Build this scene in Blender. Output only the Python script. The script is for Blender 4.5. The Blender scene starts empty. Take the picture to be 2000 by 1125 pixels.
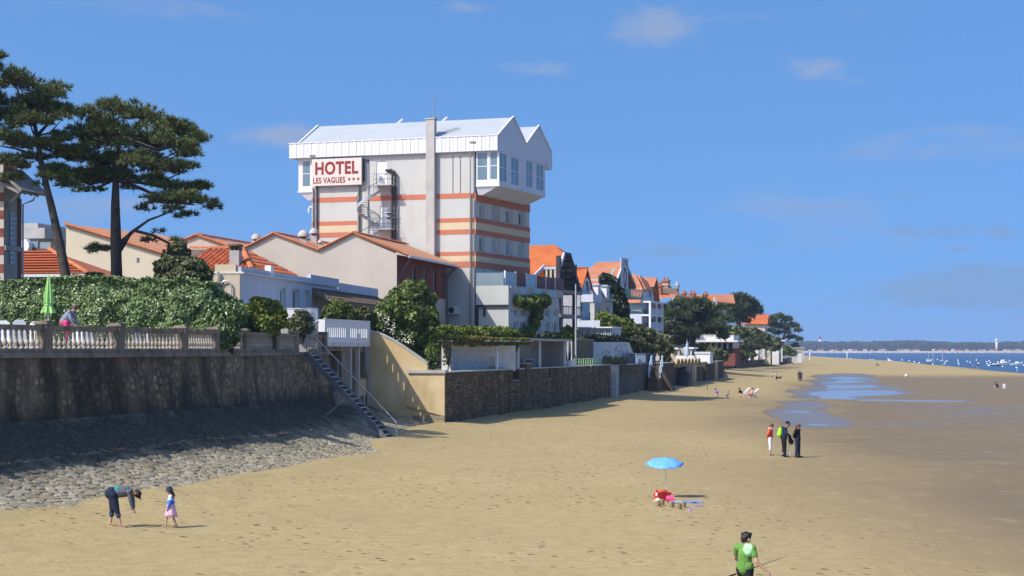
import bpy, math, random
import numpy as np
from mathutils import Vector, Matrix, noise as mnoise

sc = bpy.context.scene
C = sc.collection
rnd = random.Random(7)
R = math.radians

# ------------------------------------------------------------ camera
CAM_H = 5.3
FPX = 3570.0            # focal length in photo pixels (2000 px wide), horizon at row 684
cd = bpy.data.cameras.new('camera')
cd.sensor_width = 36.0
cd.lens = 36.0 * FPX / 2000.0
cd.shift_y = 121.5 / 2000.0
cd.clip_start = 0.5
cd.clip_end = 60000
cam = bpy.data.objects.new('camera', cd)
C.objects.link(cam)
cam.location = (0, 0, CAM_H)
cam.rotation_euler = (R(90), 0, 0)
sc.camera = cam

# ------------------------------------------------------------ sky, sun, exposure
SUN_EL, SUN_AZ = R(47), R(35)      # azimuth: angle behind the camera from due left
sun_dir = Vector((-math.cos(SUN_EL) * math.cos(SUN_AZ), -math.cos(SUN_EL) * math.sin(SUN_AZ), math.sin(SUN_EL)))
w = bpy.data.worlds.new('World')
sc.world = w
w.use_nodes = True
nt = w.node_tree
nt.nodes.clear()
wo = nt.nodes.new('ShaderNodeOutputWorld')
bg = nt.nodes.new('ShaderNodeBackground')
sky = nt.nodes.new('ShaderNodeTexSky')
sky.sky_type = 'NISHITA'
sky.sun_disc = False
sky.sun_elevation = SUN_EL
sky.sun_rotation = math.atan2(sun_dir.x, sun_dir.y)
sky.altitude = 0
sky.air_density = 1.0
sky.dust_density = 1.6
sky.ozone_density = 4.0
bg.inputs['Strength'].default_value = 0.15
def wn(t, **k):
    n = nt.nodes.new(t)
    for a, b in k.items():
        setattr(n, a, b)
    return n
L = nt.links.new
# the bay's air is very clear: the sky keeps its blue down to the horizon
tc = wn('ShaderNodeTexCoord')
lift = wn('ShaderNodeVectorMath', operation='MULTIPLY_ADD')
lift.inputs[1].default_value = (1, 1, 0.70)
lift.inputs[2].default_value = (0, 0, 0.28)
L(tc.outputs['Generated'], lift.inputs[0])
L(lift.outputs[0], sky.inputs['Vector'])
hsv = wn('ShaderNodeHueSaturation')
hsv.inputs['Hue'].default_value = 0.5015
hsv.inputs['Saturation'].default_value = 1.21
hsv.inputs['Value'].default_value = 1.10
L(sky.outputs['Color'], hsv.inputs['Color'])
# thin scattered fair-weather wisps, everywhere in the sky
mp = wn('ShaderNodeMapping')
mp.inputs['Scale'].default_value = (7.5, 7.5, 30.0)
mp.inputs['Location'].default_value = (0.35, 0.0, 0.9)
L(tc.outputs['Generated'], mp.inputs['Vector'])
n1 = wn('ShaderNodeTexNoise')
n1.inputs['Scale'].default_value = 1.0
n1.inputs['Detail'].default_value = 7
n1.inputs['Roughness'].default_value = 0.52
n1.inputs['Distortion'].default_value = 0.25
L(mp.outputs['Vector'], n1.inputs['Vector'])
mr = wn('ShaderNodeMapRange')
mr.inputs['From Min'].default_value = 0.60
mr.inputs['From Max'].default_value = 0.80
mr.inputs['To Max'].default_value = 0.8
L(n1.outputs['Fac'], mr.inputs['Value'])
mixc = wn('ShaderNodeMix', data_type='RGBA')
L(mr.outputs['Result'], mixc.inputs['Factor'])
L(hsv.outputs['Color'], mixc.inputs[6])
mixc.inputs[7].default_value = (1.75, 2.15, 3.1, 1)
# the few separate small clouds over the bay, each at its own bearing (tangents u = x/y, v = z/y)
sep = wn('ShaderNodeSeparateXYZ')
L(tc.outputs['Generated'], sep.inputs[0])
def wm(op, x, y=None, z=None):
    n = wn('ShaderNodeMath', operation=op)
    for i_, q in enumerate((x, y, z)):
        if q is None: continue
        if isinstance(q, (int, float)): n.inputs[i_].default_value = q
        else: L(q, n.inputs[i_])
    return n.outputs[0]
ypos = wm('MAXIMUM', sep.outputs['Y'], 0.02)
cu_, cv_ = wm('DIVIDE', sep.outputs['X'], ypos), wm('DIVIDE', sep.outputs['Z'], ypos)
mp2 = wn('ShaderNodeMapping')
mp2.inputs['Scale'].default_value = (46, 46, 95)
L(tc.outputs['Generated'], mp2.inputs['Vector'])
n2 = wn('ShaderNodeTexNoise')
n2.inputs['Scale'].default_value = 1.0
n2.inputs['Detail'].default_value = 6
n2.inputs['Roughness'].default_value = 0.62
L(mp2.outputs['Vector'], n2.inputs['Vector'])
def puffs(lst):
    tot = None
    for px_, py_, a_, b_, st_ in lst:
        du = wm('MULTIPLY', wm('SUBTRACT', cu_, (px_-1000)/FPX), FPX/a_)
        dv = wm('MULTIPLY', wm('SUBTRACT', cv_, (684-py_)/FPX), FPX/b_)
        r2_ = wm('ADD', wm('MULTIPLY', du, du), wm('MULTIPLY', dv, dv))
        e = wm('MULTIPLY', wm('EXPONENT', wm('MULTIPLY', r2_, -1.0)), st_)
        tot = e if tot is None else wm('ADD', tot, e)
    lum = wm('SUBTRACT', wm('ADD', wm('MULTIPLY', tot, 1.15), 0.55), wm('MULTIPLY', n2.outputs['Fac'], 2.15))
    q = wn('ShaderNodeMapRange')
    q.inputs['From Min'].default_value = -0.30; q.inputs['From Max'].default_value = 0.75; q.inputs['To Max'].default_value = 0.62
    q.clamp = True
    q.interpolation_type = 'SMOOTHSTEP'
    L(lum, q.inputs['Value'])
    return wm('MULTIPLY', q.outputs['Result'], wm('MINIMUM', wm('MULTIPLY', tot, 2.5), 1.0))
f1 = puffs([(575, 262, 60, 26, 1.0), (490, 268, 55, 22, .7), (1290, 42, 90, 36, .95), (1250, 75, 70, 30, .5), (1590, 132, 60, 26, .95), (1680, 155, 60, 14, .6), (1040, 132, 80, 18, .7), (880, 15, 80, 20, .5), (160, 185, 40, 22, .35)])
f2 = puffs([(1300, 490, 110, 16, .8), (1515, 476, 26, 10, .7), (1580, 490, 30, 10, .5), (1785, 383, 40, 10, .7), (1820, 452, 110, 18, .85), (1980, 456, 60, 18, .8), (1870, 487, 60, 8, .6), (1950, 540, 160, 40, .9), (1800, 575, 170, 30, .75), (1980, 590, 200, 40, .6)])
mx1 = wn('ShaderNodeMix', data_type='RGBA'); L(f1, mx1.inputs['Factor']); L(mixc.outputs[2], mx1.inputs[6]); mx1.inputs[7].default_value = (1.85, 2.2, 3.0, 1)
mx2 = wn('ShaderNodeMix', data_type='RGBA'); L(f2, mx2.inputs['Factor']); L(mx1.outputs[2], mx2.inputs[6]); mx2.inputs[7].default_value = (1.15, 1.75, 2.75, 1)
L(mx2.outputs[2], bg.inputs['Color'])
L(bg.outputs[0], wo.inputs['Surface'])

sl = bpy.data.lights.new('sun', 'SUN')
sl.energy = 3.7
sl.angle = R(0.5)
sl.color = (1.0, 0.945, 0.86)
so = bpy.data.objects.new('sun', sl)
C.objects.link(so)
so.rotation_euler = sun_dir.to_track_quat('Z', 'Y').to_euler()
sc.view_settings.view_transform = 'Standard'
sc.view_settings.look = 'None'
sc.view_settings.exposure = 0.42
sc.view_settings.gamma = 1.0
sc.cycles.max_bounces = 6
sc.cycles.diffuse_bounces = 3
sc.cycles.glossy_bounces = 3
sc.cycles.transparent_max_bounces = 6
sc.cycles.volume_bounces = 0

# ------------------------------------------------------------ materials
def mat(name, col, rough=0.75, var=0.18, scale=1.5, bump=0.0, bscale=30.0, spec=0.3, metal=0.0,
        col2=None, streak=0.0, streak_col=(0.03, 0.03, 0.03), island=0.0, trans=0.0, emit=None, streak_lo=0.5, algae=None, sscale=(1.1, 1.1, 0.16)):
    m = bpy.data.materials.new(name)
    m.use_nodes = True
    t = m.node_tree
    b = t.nodes['Principled BSDF']
    b.inputs['Roughness'].default_value = rough
    b.inputs['Metallic'].default_value = metal
    b.inputs['Specular IOR Level'].default_value = spec
    nn = t.nodes.new
    lk = t.links.new
    geo = nn('ShaderNodeNewGeometry')
    c2 = col2 if col2 else tuple(max(0, c * (1 - 2.2 * var)) for c in col)
    n = nn('ShaderNodeTexNoise')
    n.inputs['Scale'].default_value = scale
    n.inputs['Detail'].default_value = 6
    n.inputs['Roughness'].default_value = 0.62
    lk(geo.outputs['Position'], n.inputs['Vector'])
    r = nn('ShaderNodeMapRange')
    r.inputs['From Min'].default_value = 0.3
    r.inputs['From Max'].default_value = 0.7
    lk(n.outputs['Fac'], r.inputs['Value'])
    mx = nn('ShaderNodeMix'); mx.data_type = 'RGBA'
    mx.inputs[6].default_value = (*col, 1)
    mx.inputs[7].default_value = (*c2, 1)
    lk(r.outputs['Result'], mx.inputs['Factor'])
    out = mx.outputs[2]
    if island:
        h = nn('ShaderNodeHueSaturation')
        lk(out, h.inputs['Color'])
        mm = nn('ShaderNodeMapRange')
        mm.inputs['To Min'].default_value = 1 - island
        mm.inputs['To Max'].default_value = 1 + island
        oi = nn('ShaderNodeObjectInfo'); ad_ = nn('ShaderNodeMath'); ad_.operation = 'ADD'; lk(geo.outputs['Random Per Island'], ad_.inputs[0]); lk(oi.outputs['Random'], ad_.inputs[1])
        fr_ = nn('ShaderNodeMath'); fr_.operation = 'FRACT'; lk(ad_.outputs[0], fr_.inputs[0])
        lk(fr_.outputs[0], mm.inputs['Value'])
        lk(mm.outputs['Result'], h.inputs['Value'])
        out = h.outputs['Color']
    if streak:
        mp = nn('ShaderNodeMapping')
        mp.inputs['Scale'].default_value = sscale
        lk(geo.outputs['Position'], mp.inputs['Vector'])
        n2 = nn('ShaderNodeTexNoise')
        n2.inputs['Scale'].default_value = 1.0
        n2.inputs['Detail'].default_value = 7
        n2.inputs['Roughness'].default_value = 0.65
        lk(mp.outputs['Vector'], n2.inputs['Vector'])
        r2 = nn('ShaderNodeMapRange')
        r2.inputs['From Min'].default_value = streak_lo
        r2.inputs['From Max'].default_value = streak_lo + 0.16
        r2.inputs['To Max'].default_value = streak
        lk(n2.outputs['Fac'], r2.inputs['Value'])
        m2 = nn('ShaderNodeMix'); m2.data_type = 'RGBA'
        lk(r2.outputs['Result'], m2.inputs['Factor'])
        lk(out, m2.inputs[6])
        m2.inputs[7].default_value = (*streak_col, 1)
        out = m2.outputs[2]
    if algae:  # dark band by height: algae stain, with shade at the wall foot painted in
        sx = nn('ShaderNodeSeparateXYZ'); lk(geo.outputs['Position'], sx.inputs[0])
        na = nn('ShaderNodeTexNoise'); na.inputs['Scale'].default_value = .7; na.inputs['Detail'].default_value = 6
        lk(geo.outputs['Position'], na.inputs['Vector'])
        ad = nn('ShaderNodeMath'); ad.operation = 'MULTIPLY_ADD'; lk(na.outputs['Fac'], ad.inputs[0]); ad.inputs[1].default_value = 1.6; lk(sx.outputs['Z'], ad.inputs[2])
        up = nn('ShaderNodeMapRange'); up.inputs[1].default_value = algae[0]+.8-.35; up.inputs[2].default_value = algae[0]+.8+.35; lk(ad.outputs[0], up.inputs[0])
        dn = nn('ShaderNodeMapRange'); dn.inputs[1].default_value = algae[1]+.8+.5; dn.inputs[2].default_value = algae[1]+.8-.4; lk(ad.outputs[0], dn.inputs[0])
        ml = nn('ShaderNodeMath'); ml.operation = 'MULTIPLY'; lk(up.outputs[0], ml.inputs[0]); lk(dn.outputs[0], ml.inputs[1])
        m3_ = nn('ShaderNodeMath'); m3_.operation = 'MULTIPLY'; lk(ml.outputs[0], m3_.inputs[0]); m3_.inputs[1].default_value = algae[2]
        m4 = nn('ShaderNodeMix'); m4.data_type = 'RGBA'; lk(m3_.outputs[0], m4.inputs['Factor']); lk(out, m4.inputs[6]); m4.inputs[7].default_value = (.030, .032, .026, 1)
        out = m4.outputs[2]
    lk(out, b.inputs['Base Color'])
    if bump:
        nb = nn('ShaderNodeTexNoise')
        nb.inputs['Scale'].default_value = bscale
        nb.inputs['Detail'].default_value = 5
        lk(geo.outputs['Position'], nb.inputs['Vector'])
        bp = nn('ShaderNodeBump')
        bp.inputs['Strength'].default_value = min(1, bump)
        bp.inputs['Distance'].default_value = 0.03
        lk(nb.outputs['Fac'], bp.inputs['Height'])
        lk(bp.outputs['Normal'], b.inputs['Normal'])
    if trans:
        tr = nn('ShaderNodeBsdfTranslucent')
        lk(out, tr.inputs['Color'])
        ms = nn('ShaderNodeMixShader')
        ms.inputs[0].default_value = trans
        lk(b.outputs[0], ms.inputs[1])
        lk(tr.outputs[0], ms.inputs[2])
        lk(ms.outputs[0], t.nodes['Material Output'].inputs['Surface'])
    if emit:
        b.inputs['Emission Color'].default_value = (*emit, 1)
    return m

M = {}
def mk(k, *a, **kw):
    M[k] = mat(k, *a, **kw)
mk('hotel_wall', (0.515, 0.52, 0.48), 0.85, 0.04, 0.5, 0.1, 8, streak=0.4, streak_col=(0.40, 0.36, 0.30), streak_lo=0.55)
mk('hotel_white', (0.70, 0.71, 0.73), 0.6, 0.04, 0.6, streak=0.12, streak_col=(0.5, 0.5, 0.5), streak_lo=0.55)
mk('hotel_roof', (0.40, 0.425, 0.45), 0.6, 0.05, 0.4, streak=0.1, streak_col=(0.45, 0.47, 0.5))
mk('band_red', (0.52, 0.175, 0.10), 0.8, 0.06, 1.0)
mk('band_yellow', (0.62, 0.51, 0.33), 0.8, 0.05, 1.0)
mk('concrete', (0.50, 0.48, 0.44), 0.9, 0.12, 0.8, 0.2, 12, streak=0.35, streak_col=(0.28, 0.26, 0.22))
mk('glass', (0.13, 0.21, 0.25), 0.06, 0.15, 0.4, spec=0.8)
mk('glass_dark', (0.035, 0.045, 0.055), 0.05, 0.2, 0.4, spec=0.8)
mk('glass_pale', (0.25, 0.32, 0.36), 0.15, 0.1, 0.6, spec=0.6)
mk('curtain', (0.42, 0.43, 0.45), 0.6, 0.1, 1.0)
mk('white_paint', (0.78, 0.78, 0.78), 0.55, 0.04, 1.5)
mk('white_old', (0.70, 0.69, 0.66), 0.8, 0.10, 1.2, 0.15, 10, streak=0.25, streak_col=(0.40, 0.39, 0.36))
mk('blue_white', (0.56, 0.59, 0.66), 0.8, 0.07, 0.8, streak=0.15, streak_col=(0.35, 0.36, 0.38))
mk('sign_board', (0.64, 0.585, 0.51), 0.6, 0.03, 1.0)
mk('sign_red', (0.25, 0.03, 0.035), 0.6, 0.05, 3)
mk('dark_metal', (0.05, 0.05, 0.055), 0.5, 0.1, 2, metal=0.3)
mk('grey_metal', (0.33, 0.34, 0.35), 0.45, 0.1, 2, metal=0.5)
mk('light_metal', (0.55, 0.56, 0.57), 0.45, 0.08, 2, metal=0.3)
mk('galv', (0.20, 0.22, 0.25), 0.5, 0.2, 2, metal=0.3)
mk('tile_a', (0.54, 0.155, 0.06), 0.8, 0.2, 1.2, col2=(0.40, 0.12, 0.055), island=0.22)
mk('tile_b', (0.60, 0.25, 0.12), 0.85, 0.18, 0.9, col2=(0.42, 0.22, 0.13), bump=0.3, bscale=5)
mk('tile_c', (0.56, 0.15, 0.045), 0.85, 0.16, 0.8, bump=0.3, bscale=6)
mk('tile_d', (0.50, 0.20, 0.11), 0.85, 0.16, 0.6, bump=0.3, bscale=6)
mk('tile_verge', (0.58, 0.20, 0.08), 0.8, 0.15, 2.0, island=0.1)
mk('tile_old', (0.20, 0.14, 0.10), 0.9, 0.25, 2.0, bump=0.4)
mk('pink_wall', (0.53, 0.455, 0.375), 0.9, 0.07, 0.35, 0.15, 8, streak=0.18, streak_col=(0.55, 0.42, 0.32), streak_lo=0.52)
mk('cream_wall', (0.62, 0.525, 0.38), 0.9, 0.05, 0.4, 0.1, 8)
mk('brick_red', (0.26, 0.085, 0.06), 0.9, 0.2, 2.0, 0.3, 20)
mk('brick_or', (0.45, 0.17, 0.09), 0.9, 0.2, 3.0, 0.3, 20)
mk('yellow_wall', (0.64, 0.51, 0.31), 0.9, 0.10, 0.45, 0.2, 8, col2=(0.50, 0.365, 0.17), streak=0.5, streak_col=(0.36, 0.27, 0.12), sscale=(.6, .6, .3))
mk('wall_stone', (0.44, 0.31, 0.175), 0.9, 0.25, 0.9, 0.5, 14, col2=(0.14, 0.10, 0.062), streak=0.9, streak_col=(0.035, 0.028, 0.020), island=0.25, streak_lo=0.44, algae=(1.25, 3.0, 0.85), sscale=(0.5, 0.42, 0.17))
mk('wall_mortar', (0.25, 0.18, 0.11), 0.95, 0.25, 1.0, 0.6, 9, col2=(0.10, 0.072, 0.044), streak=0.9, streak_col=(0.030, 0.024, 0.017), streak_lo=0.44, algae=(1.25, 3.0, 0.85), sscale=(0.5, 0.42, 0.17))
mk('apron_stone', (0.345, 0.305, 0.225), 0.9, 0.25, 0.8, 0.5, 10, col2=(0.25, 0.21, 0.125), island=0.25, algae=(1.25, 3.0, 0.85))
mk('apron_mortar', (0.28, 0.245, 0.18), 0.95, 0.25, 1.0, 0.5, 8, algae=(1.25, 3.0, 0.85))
mk('sea_stone', (0.26, 0.185, 0.105), 0.9, 0.25, 1.0, 0.5, 14, col2=(0.12, 0.085, 0.05), island=0.4, streak=0.6, streak_col=(0.04, 0.03, 0.02))
mk('sea_mortar', (0.14, 0.10, 0.06), 0.95, 0.25, 1.2, 0.5, 10, streak=0.6, streak_col=(0.035, 0.027, 0.018))
mk('rail_stone', (0.32, 0.265, 0.195), 0.9, 0.2, 1.2, 0.3, 14, streak=0.6, streak_col=(0.08, 0.066, 0.048), streak_lo=0.48)
mk('baluster', (0.52, 0.46, 0.37), 0.9, 0.2, 2.0, 0.2, 20, streak=0.35, streak_col=(0.2, 0.17, 0.13))
mk('leaf_hedge', (0.14, 0.205, 0.06), 0.36, 0.3, 2.5, spec=0.5, island=0.6, col2=(0.07, 0.12, 0.03))
mk('leaf_bright', (0.20, 0.26, 0.04), 0.5, 0.3, 2.0, island=0.4, trans=0.2)
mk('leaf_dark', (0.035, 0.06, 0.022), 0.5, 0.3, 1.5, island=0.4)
mk('leaf_mid', (0.17, 0.21, 0.05), 0.5, 0.3, 0.8, island=0.4, trans=0.2, col2=(0.10, 0.15, 0.035))
mk('leaf_olive', (0.16, 0.18, 0.07), 0.55, 0.25, 1.0, island=0.4, trans=0.12)
mk('leaf_creeper', (0.17, 0.19, 0.03), 0.5, 0.3, 0.6, col2=(0.19, 0.13, 0.03), island=0.35, trans=0.15)
mk('needle', (0.095, 0.14, 0.045), 0.55, 0.3, 0.9, col2=(0.12, 0.125, 0.04), island=0.45)
mk('needle_far', (0.085, 0.115, 0.045), 0.55, 0.3, 0.35, col2=(0.05, 0.075, 0.032), island=0.35)
mk('flower', (0.72, 0.70, 0.52), 0.6, 0.1, 3)
mk('bark', (0.105, 0.085, 0.07), 0.95, 0.35, 3.0, 0.8, 14)
mk('wood_dark', (0.055, 0.06, 0.075), 0.7, 0.2, 2)
mk('wood_grey', (0.30, 0.28, 0.25), 0.8, 0.2, 3)
mk('soil', (0.16, 0.125, 0.085), 0.95, 0.2, 0.5)
mk('slate', (0.10, 0.115, 0.15), 0.6, 0.15, 1.0)
mk('green_paint', (0.25, 0.42, 0.36), 0.65, 0.1, 0.8)
mk('stone_wall', (0.55, 0.53, 0.47), 0.9, 0.12, 1.0, 0.3, 10)
mk('navy_panel', (0.035, 0.05, 0.085), 0.6, 0.15, 1)
mk('lime', (0.32, 0.62, 0.18), 0.6, 0.1, 2)
mk('lime_fence', (0.50, 0.72, 0.34), 0.6, 0.08, 2)
mk('teal_glass', (0.28, 0.38, 0.40), 0.2, 0.1, 1)
mk('maroon', (0.18, 0.09, 0.085), 0.7, 0.1, 1)
mk('pale_blue', (0.45, 0.58, 0.72), 0.6, 0.1, 2)
mk('skin', (0.56, 0.33, 0.235), 0.55, 0.06, 6)
mk('hair_dark', (0.025, 0.016, 0.012), 0.5, 0.2, 20)
mk('hair_brown', (0.11, 0.06, 0.035), 0.5, 0.2, 20)
mk('hair_grey', (0.22, 0.19, 0.17), 0.6, 0.2, 20)
mk('cloth_denim', (0.020, 0.032, 0.075), 0.85, 0.2, 9)
mk('cloth_denim_cuff', (0.06, 0.085, 0.14), 0.85, 0.15, 9)
mk('cloth_black', (0.012, 0.012, 0.016), 0.85, 0.15, 9)
mk('cloth_navy', (0.022, 0.032, 0.070), 0.8, 0.15, 9)
mk('cloth_grey', (0.13, 0.14, 0.16), 0.9, 0.15, 9)
mk('cloth_bluegrey', (0.24, 0.27, 0.34), 0.9, 0.1, 9)
mk('cloth_teal', (0.03, 0.26, 0.25), 0.9, 0.1, 9)
mk('cloth_green', (0.135, 0.30, 0.06), 0.85, 0.1, 7)
mk('cloth_mint', (0.42, 0.75, 0.42), 0.85, 0.06, 7)
mk('cloth_white', (0.78, 0.77, 0.77), 0.85, 0.06, 7)
mk('cloth_orange', (0.80, 0.105, 0.05), 0.85, 0.08, 7)
mk('cloth_red', (0.72, 0.045, 0.04), 0.7, 0.1, 7)
mk('cloth_pink', (0.70, 0.45, 0.56), 0.85, 0.08, 7)
mk('cloth_magenta', (0.75, 0.08, 0.22), 0.8, 0.1, 7)
mk('cloth_blue', (0.06, 0.20, 0.72), 0.8, 0.1, 7)
mk('cloth_sky', (0.36, 0.52, 0.75), 0.8, 0.08, 7)
mk('cloth_lime', (0.36, 0.80, 0.03), 0.75, 0.06, 7)
mk('cloth_purple', (0.36, 0.22, 0.72), 0.6, 0.06, 7)
mk('parasol_blue', (0.07, 0.30, 0.80), 0.6, 0.1, 7, col2=(0.20, 0.47, 0.88))
mk('towel_blue', (0.16, 0.24, 0.60), 0.9, 0.1, 6)
mk('sand_castle', (0.33, 0.25, 0.13), 0.95, 0.15, 12, 0.3, 40)
mk('canvas', (0.68, 0.55, 0.52), 0.8, 0.08, 4)
mk('boat_white', (0.82, 0.82, 0.82), 0.35, 0.03, 1, spec=0.5)
mk('far_tree', (0.045, 0.060, 0.035), 0.9, 0.25, 0.02)
mk('far_sand', (0.58, 0.49, 0.36), 0.9, 0.1, 0.02)
mk('far_wall', (0.72, 0.70, 0.66), 0.8, 0.08, 0.05)
mk('far_roof', (0.42, 0.19, 0.13), 0.85, 0.1, 0.05)
mk('light_red', (0.42, 0.05, 0.045), 0.6, 0.05, 0.1)

# ------------------------------------------------------------ mesh helpers
def V(*a):
    return np.array(a, float)

class MB:
    def __init__(s):
        s.v = []; s.f = []
    def add(s, vs, fs):
        o = len(s.v)
        s.v.extend([tuple(map(float, p)) for p in vs])
        s.f.extend([tuple(i + o for i in f) for f in fs])
        return s
    def box(s, x0, x1, y0, y1, z0, z1):
        return s.add([(x0,y0,z0),(x1,y0,z0),(x1,y1,z0),(x0,y1,z0),(x0,y0,z1),(x1,y0,z1),(x1,y1,z1),(x0,y1,z1)],
              [(0,3,2,1),(4,5,6,7),(0,1,5,4),(1,2,6,5),(2,3,7,6),(3,0,4,7)])
    def beam(s, p, q, w_, h_=None, up=(0,0,1)):
        h_ = h_ or w_
        p, q = Vector(p), Vector(q)
        d = (q - p).normalized()
        u = Vector(up)
        if abs(d.dot(u)) > 0.98: u = Vector((0,1,0))
        a = d.cross(u).normalized() * w_ / 2
        b = a.cross(d).normalized() * h_ / 2
        vs = [p-a-b, p+a-b, p+a+b, p-a+b, q-a-b, q+a-b, q+a+b, q-a+b]
        return s.add(vs, [(0,3,2,1),(4,5,6,7),(0,1,5,4),(1,2,6,5),(2,3,7,6),(3,0,4,7)])
    def tube(s, pts, r, n=8, cap=True):
        pts = [Vector(p) for p in pts]
        rs = r if isinstance(r, (list, tuple)) else [r] * len(pts)
        vs = []; fs = []
        pu = None
        for i, p in enumerate(pts):
            d = (pts[min(i+1, len(pts)-1)] - pts[max(i-1, 0)]).normalized()
            if pu is None:
                pu = Vector((0,0,1)) if abs(d.z) < 0.9 else Vector((1,0,0))
            a = d.cross(pu)
            if a.length < 1e-5: a = d.cross(Vector((0,1,0.1)))
            a.normalize(); b = d.cross(a).normalized(); pu = a.cross(d)
            for k in range(n):
                t = 2*math.pi*k/n
                vs.append(p + (a*math.cos(t) + b*math.sin(t)) * rs[i])
        for i in range(len(pts)-1):
            for k in range(n):
                fs.append((i*n+k, i*n+(k+1)%n, (i+1)*n+(k+1)%n, (i+1)*n+k))
        if cap:
            fs.append(tuple(range(n))[::-1]); fs.append(tuple((len(pts)-1)*n+k for k in range(n)))
        return s.add(vs, fs)
    def capsule(s, p, q, r0, r1, n=12):
        p, q = Vector(p), Vector(q)
        d = q - p
        d = d.normalized() if d.length > 1e-6 else Vector((0,0,1))
        pts = []; rs = []
        for t in (0.02, 0.35, 0.7):
            a = t*math.pi/2; pts.append(p - d*r0*math.cos(a)); rs.append(r0*math.sin(a))
        pts.append(p); rs.append(r0)
        pts.append(p.lerp(q, 0.5)); rs.append((r0+r1)/2)
        pts.append(q); rs.append(r1)
        for t in (0.7, 0.35, 0.02):
            a = t*math.pi/2; pts.append(q + d*r1*math.cos(a)); rs.append(r1*math.sin(a))
        if (q-p).length < 1e-6: pts = pts[:4]+pts[6:]; rs = rs[:4]+rs[6:]
        return s.tube(pts, rs, n)
    def ellipsoid(s, c, rx, ry, rz, n=12, m=8, rot=None):
        vs = []; fs = []
        Rm = Matrix.Rotation(rot[0], 3, rot[1]) if rot else Matrix.Identity(3)
        for j in range(m+1):
            a = math.pi*(j/m); a = min(max(a, 0.02), math.pi-0.02)
            for k in range(n):
                t = 2*math.pi*k/n
                vs.append(Vector(c) + Rm @ Vector((rx*math.sin(a)*math.cos(t), ry*math.sin(a)*math.sin(t), rz*math.cos(a))))
        for j in range(m):
            for k in range(n):
                fs.append((j*n+k, (j+1)*n+k, (j+1)*n+(k+1)%n, j*n+(k+1)%n))
        fs.append(tuple(range(n))); fs.append(tuple(m*n+k for k in range(n))[::-1])
        return s.add(vs, fs)
    def prism(s, poly, axis, c0, c1):
        n = len(poly)
        def P(a, b, c):
            return {'y': (a, c, b), 'x': (c, a, b), 'z': (a, b, c)}[axis]
        vs = [P(a, b, c0) for a, b in poly] + [P(a, b, c1) for a, b in poly]
        fs = [tuple(range(n)), tuple(range(n, 2*n))[::-1]] + [(i, i+n, (i+1)%n+n, (i+1)%n) for i in range(n)]
        return s.add(vs, fs)
    def lathe(s, prof, c=(0,0,0), n=12):
        vs = []; fs = []
        for r_, z_ in prof:
            for k in range(n):
                t = 2*math.pi*k/n
                vs.append((c[0]+max(r_,1e-4)*math.cos(t), c[1]+max(r_,1e-4)*math.sin(t), c[2]+z_))
        for j in range(len(prof)-1):
            for k in range(n):
                fs.append((j*n+k, j*n+(k+1)%n, (j+1)*n+(k+1)%n, (j+1)*n+k))
        fs.append(tuple(range(n))[::-1]); fs.append(tuple((len(prof)-1)*n+k for k in range(n)))
        return s.add(vs, fs)
    def poly(s, pts):
        return s.add(pts, [tuple(range(len(pts)))])
    def slab(s, pts, th):
        """polygon in space given a thickness th along its normal (downwards for th<0)"""
        P = [Vector(p) for p in pts]
        nrm = (P[1]-P[0]).cross(P[2]-P[0]).normalized()
        if nrm.z < 0: nrm = -nrm
        n = len(P)
        vs = P + [p + nrm*th for p in P]
        return s.add(vs, [tuple(range(n)), tuple(range(n,2*n))[::-1]] + [(i,i+n,(i+1)%n+n,(i+1)%n) for i in range(n)])
    def mesh(s, name, smooth=False, fix=True):
        me = bpy.data.meshes.new(name)
        me.from_pydata(s.v, [], s.f)
        if fix and len(s.f) < 20000:
            import bmesh
            bm = bmesh.new(); bm.from_mesh(me)
            bmesh.ops.recalc_face_normals(bm, faces=bm.faces)
            bm.to_mesh(me); bm.free()
        if smooth:
            me.polygons.foreach_set('use_smooth', [True]*len(me.polygons))
        me.update()
        return me
    def build(s, name, m, parent=None, smooth=False, fix=True):
        return obj(name, s.mesh(name, smooth, fix), m, parent)

def obj(name, me, m, parent=None):
    o = bpy.data.objects.new(name, me)
    C.objects.link(o)
    if m is not None and len(me.materials) == 0:
        me.materials.append(M[m] if isinstance(m, str) else m)
    if parent is not None: o.parent = parent
    return o
def npmesh(name, v, f, smooth=False):
    """fast mesh from numpy arrays; f is (n,3) or (n,4)"""
    v = np.asarray(v, np.float32).reshape(-1, 3); f = np.asarray(f, np.int32)
    me = bpy.data.meshes.new(name)
    k = f.shape[1]
    me.vertices.add(len(v)); me.vertices.foreach_set('co', v.ravel())
    me.loops.add(f.size); me.loops.foreach_set('vertex_index', f.ravel())
    me.polygons.add(len(f))
    me.polygons.foreach_set('loop_start', np.arange(0, f.size, k, dtype=np.int32))
    me.polygons.foreach_set('loop_total', np.full(len(f), k, np.int32))
    if smooth: me.polygons.foreach_set('use_smooth', np.ones(len(f), bool))
    me.update(calc_edges=True)
    return me
def tag(o, label=None, cat=None, group=None, kind=None):
    if label: o['label'] = label
    if cat: o['category'] = cat
    if group: o['group'] = group
    if kind: o['kind'] = kind
    return o
def thing(name, label, cat, loc=(0,0,0), rz=0, group=None):
    o = bpy.data.objects.new(name, None)
    o.empty_display_size = 0.2
    C.objects.link(o)
    o.location = loc; o.rotation_euler = (0, 0, rz)
    return tag(o, label, cat, group)

def PX(px, Y): return (px - 1000.0) / FPX * Y
def PZ(py, Y): return CAM_H - (py - 684.0) / FPX * Y
def at(px, py, Y): return (PX(px, Y), Y, PZ(py, Y))

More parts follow.
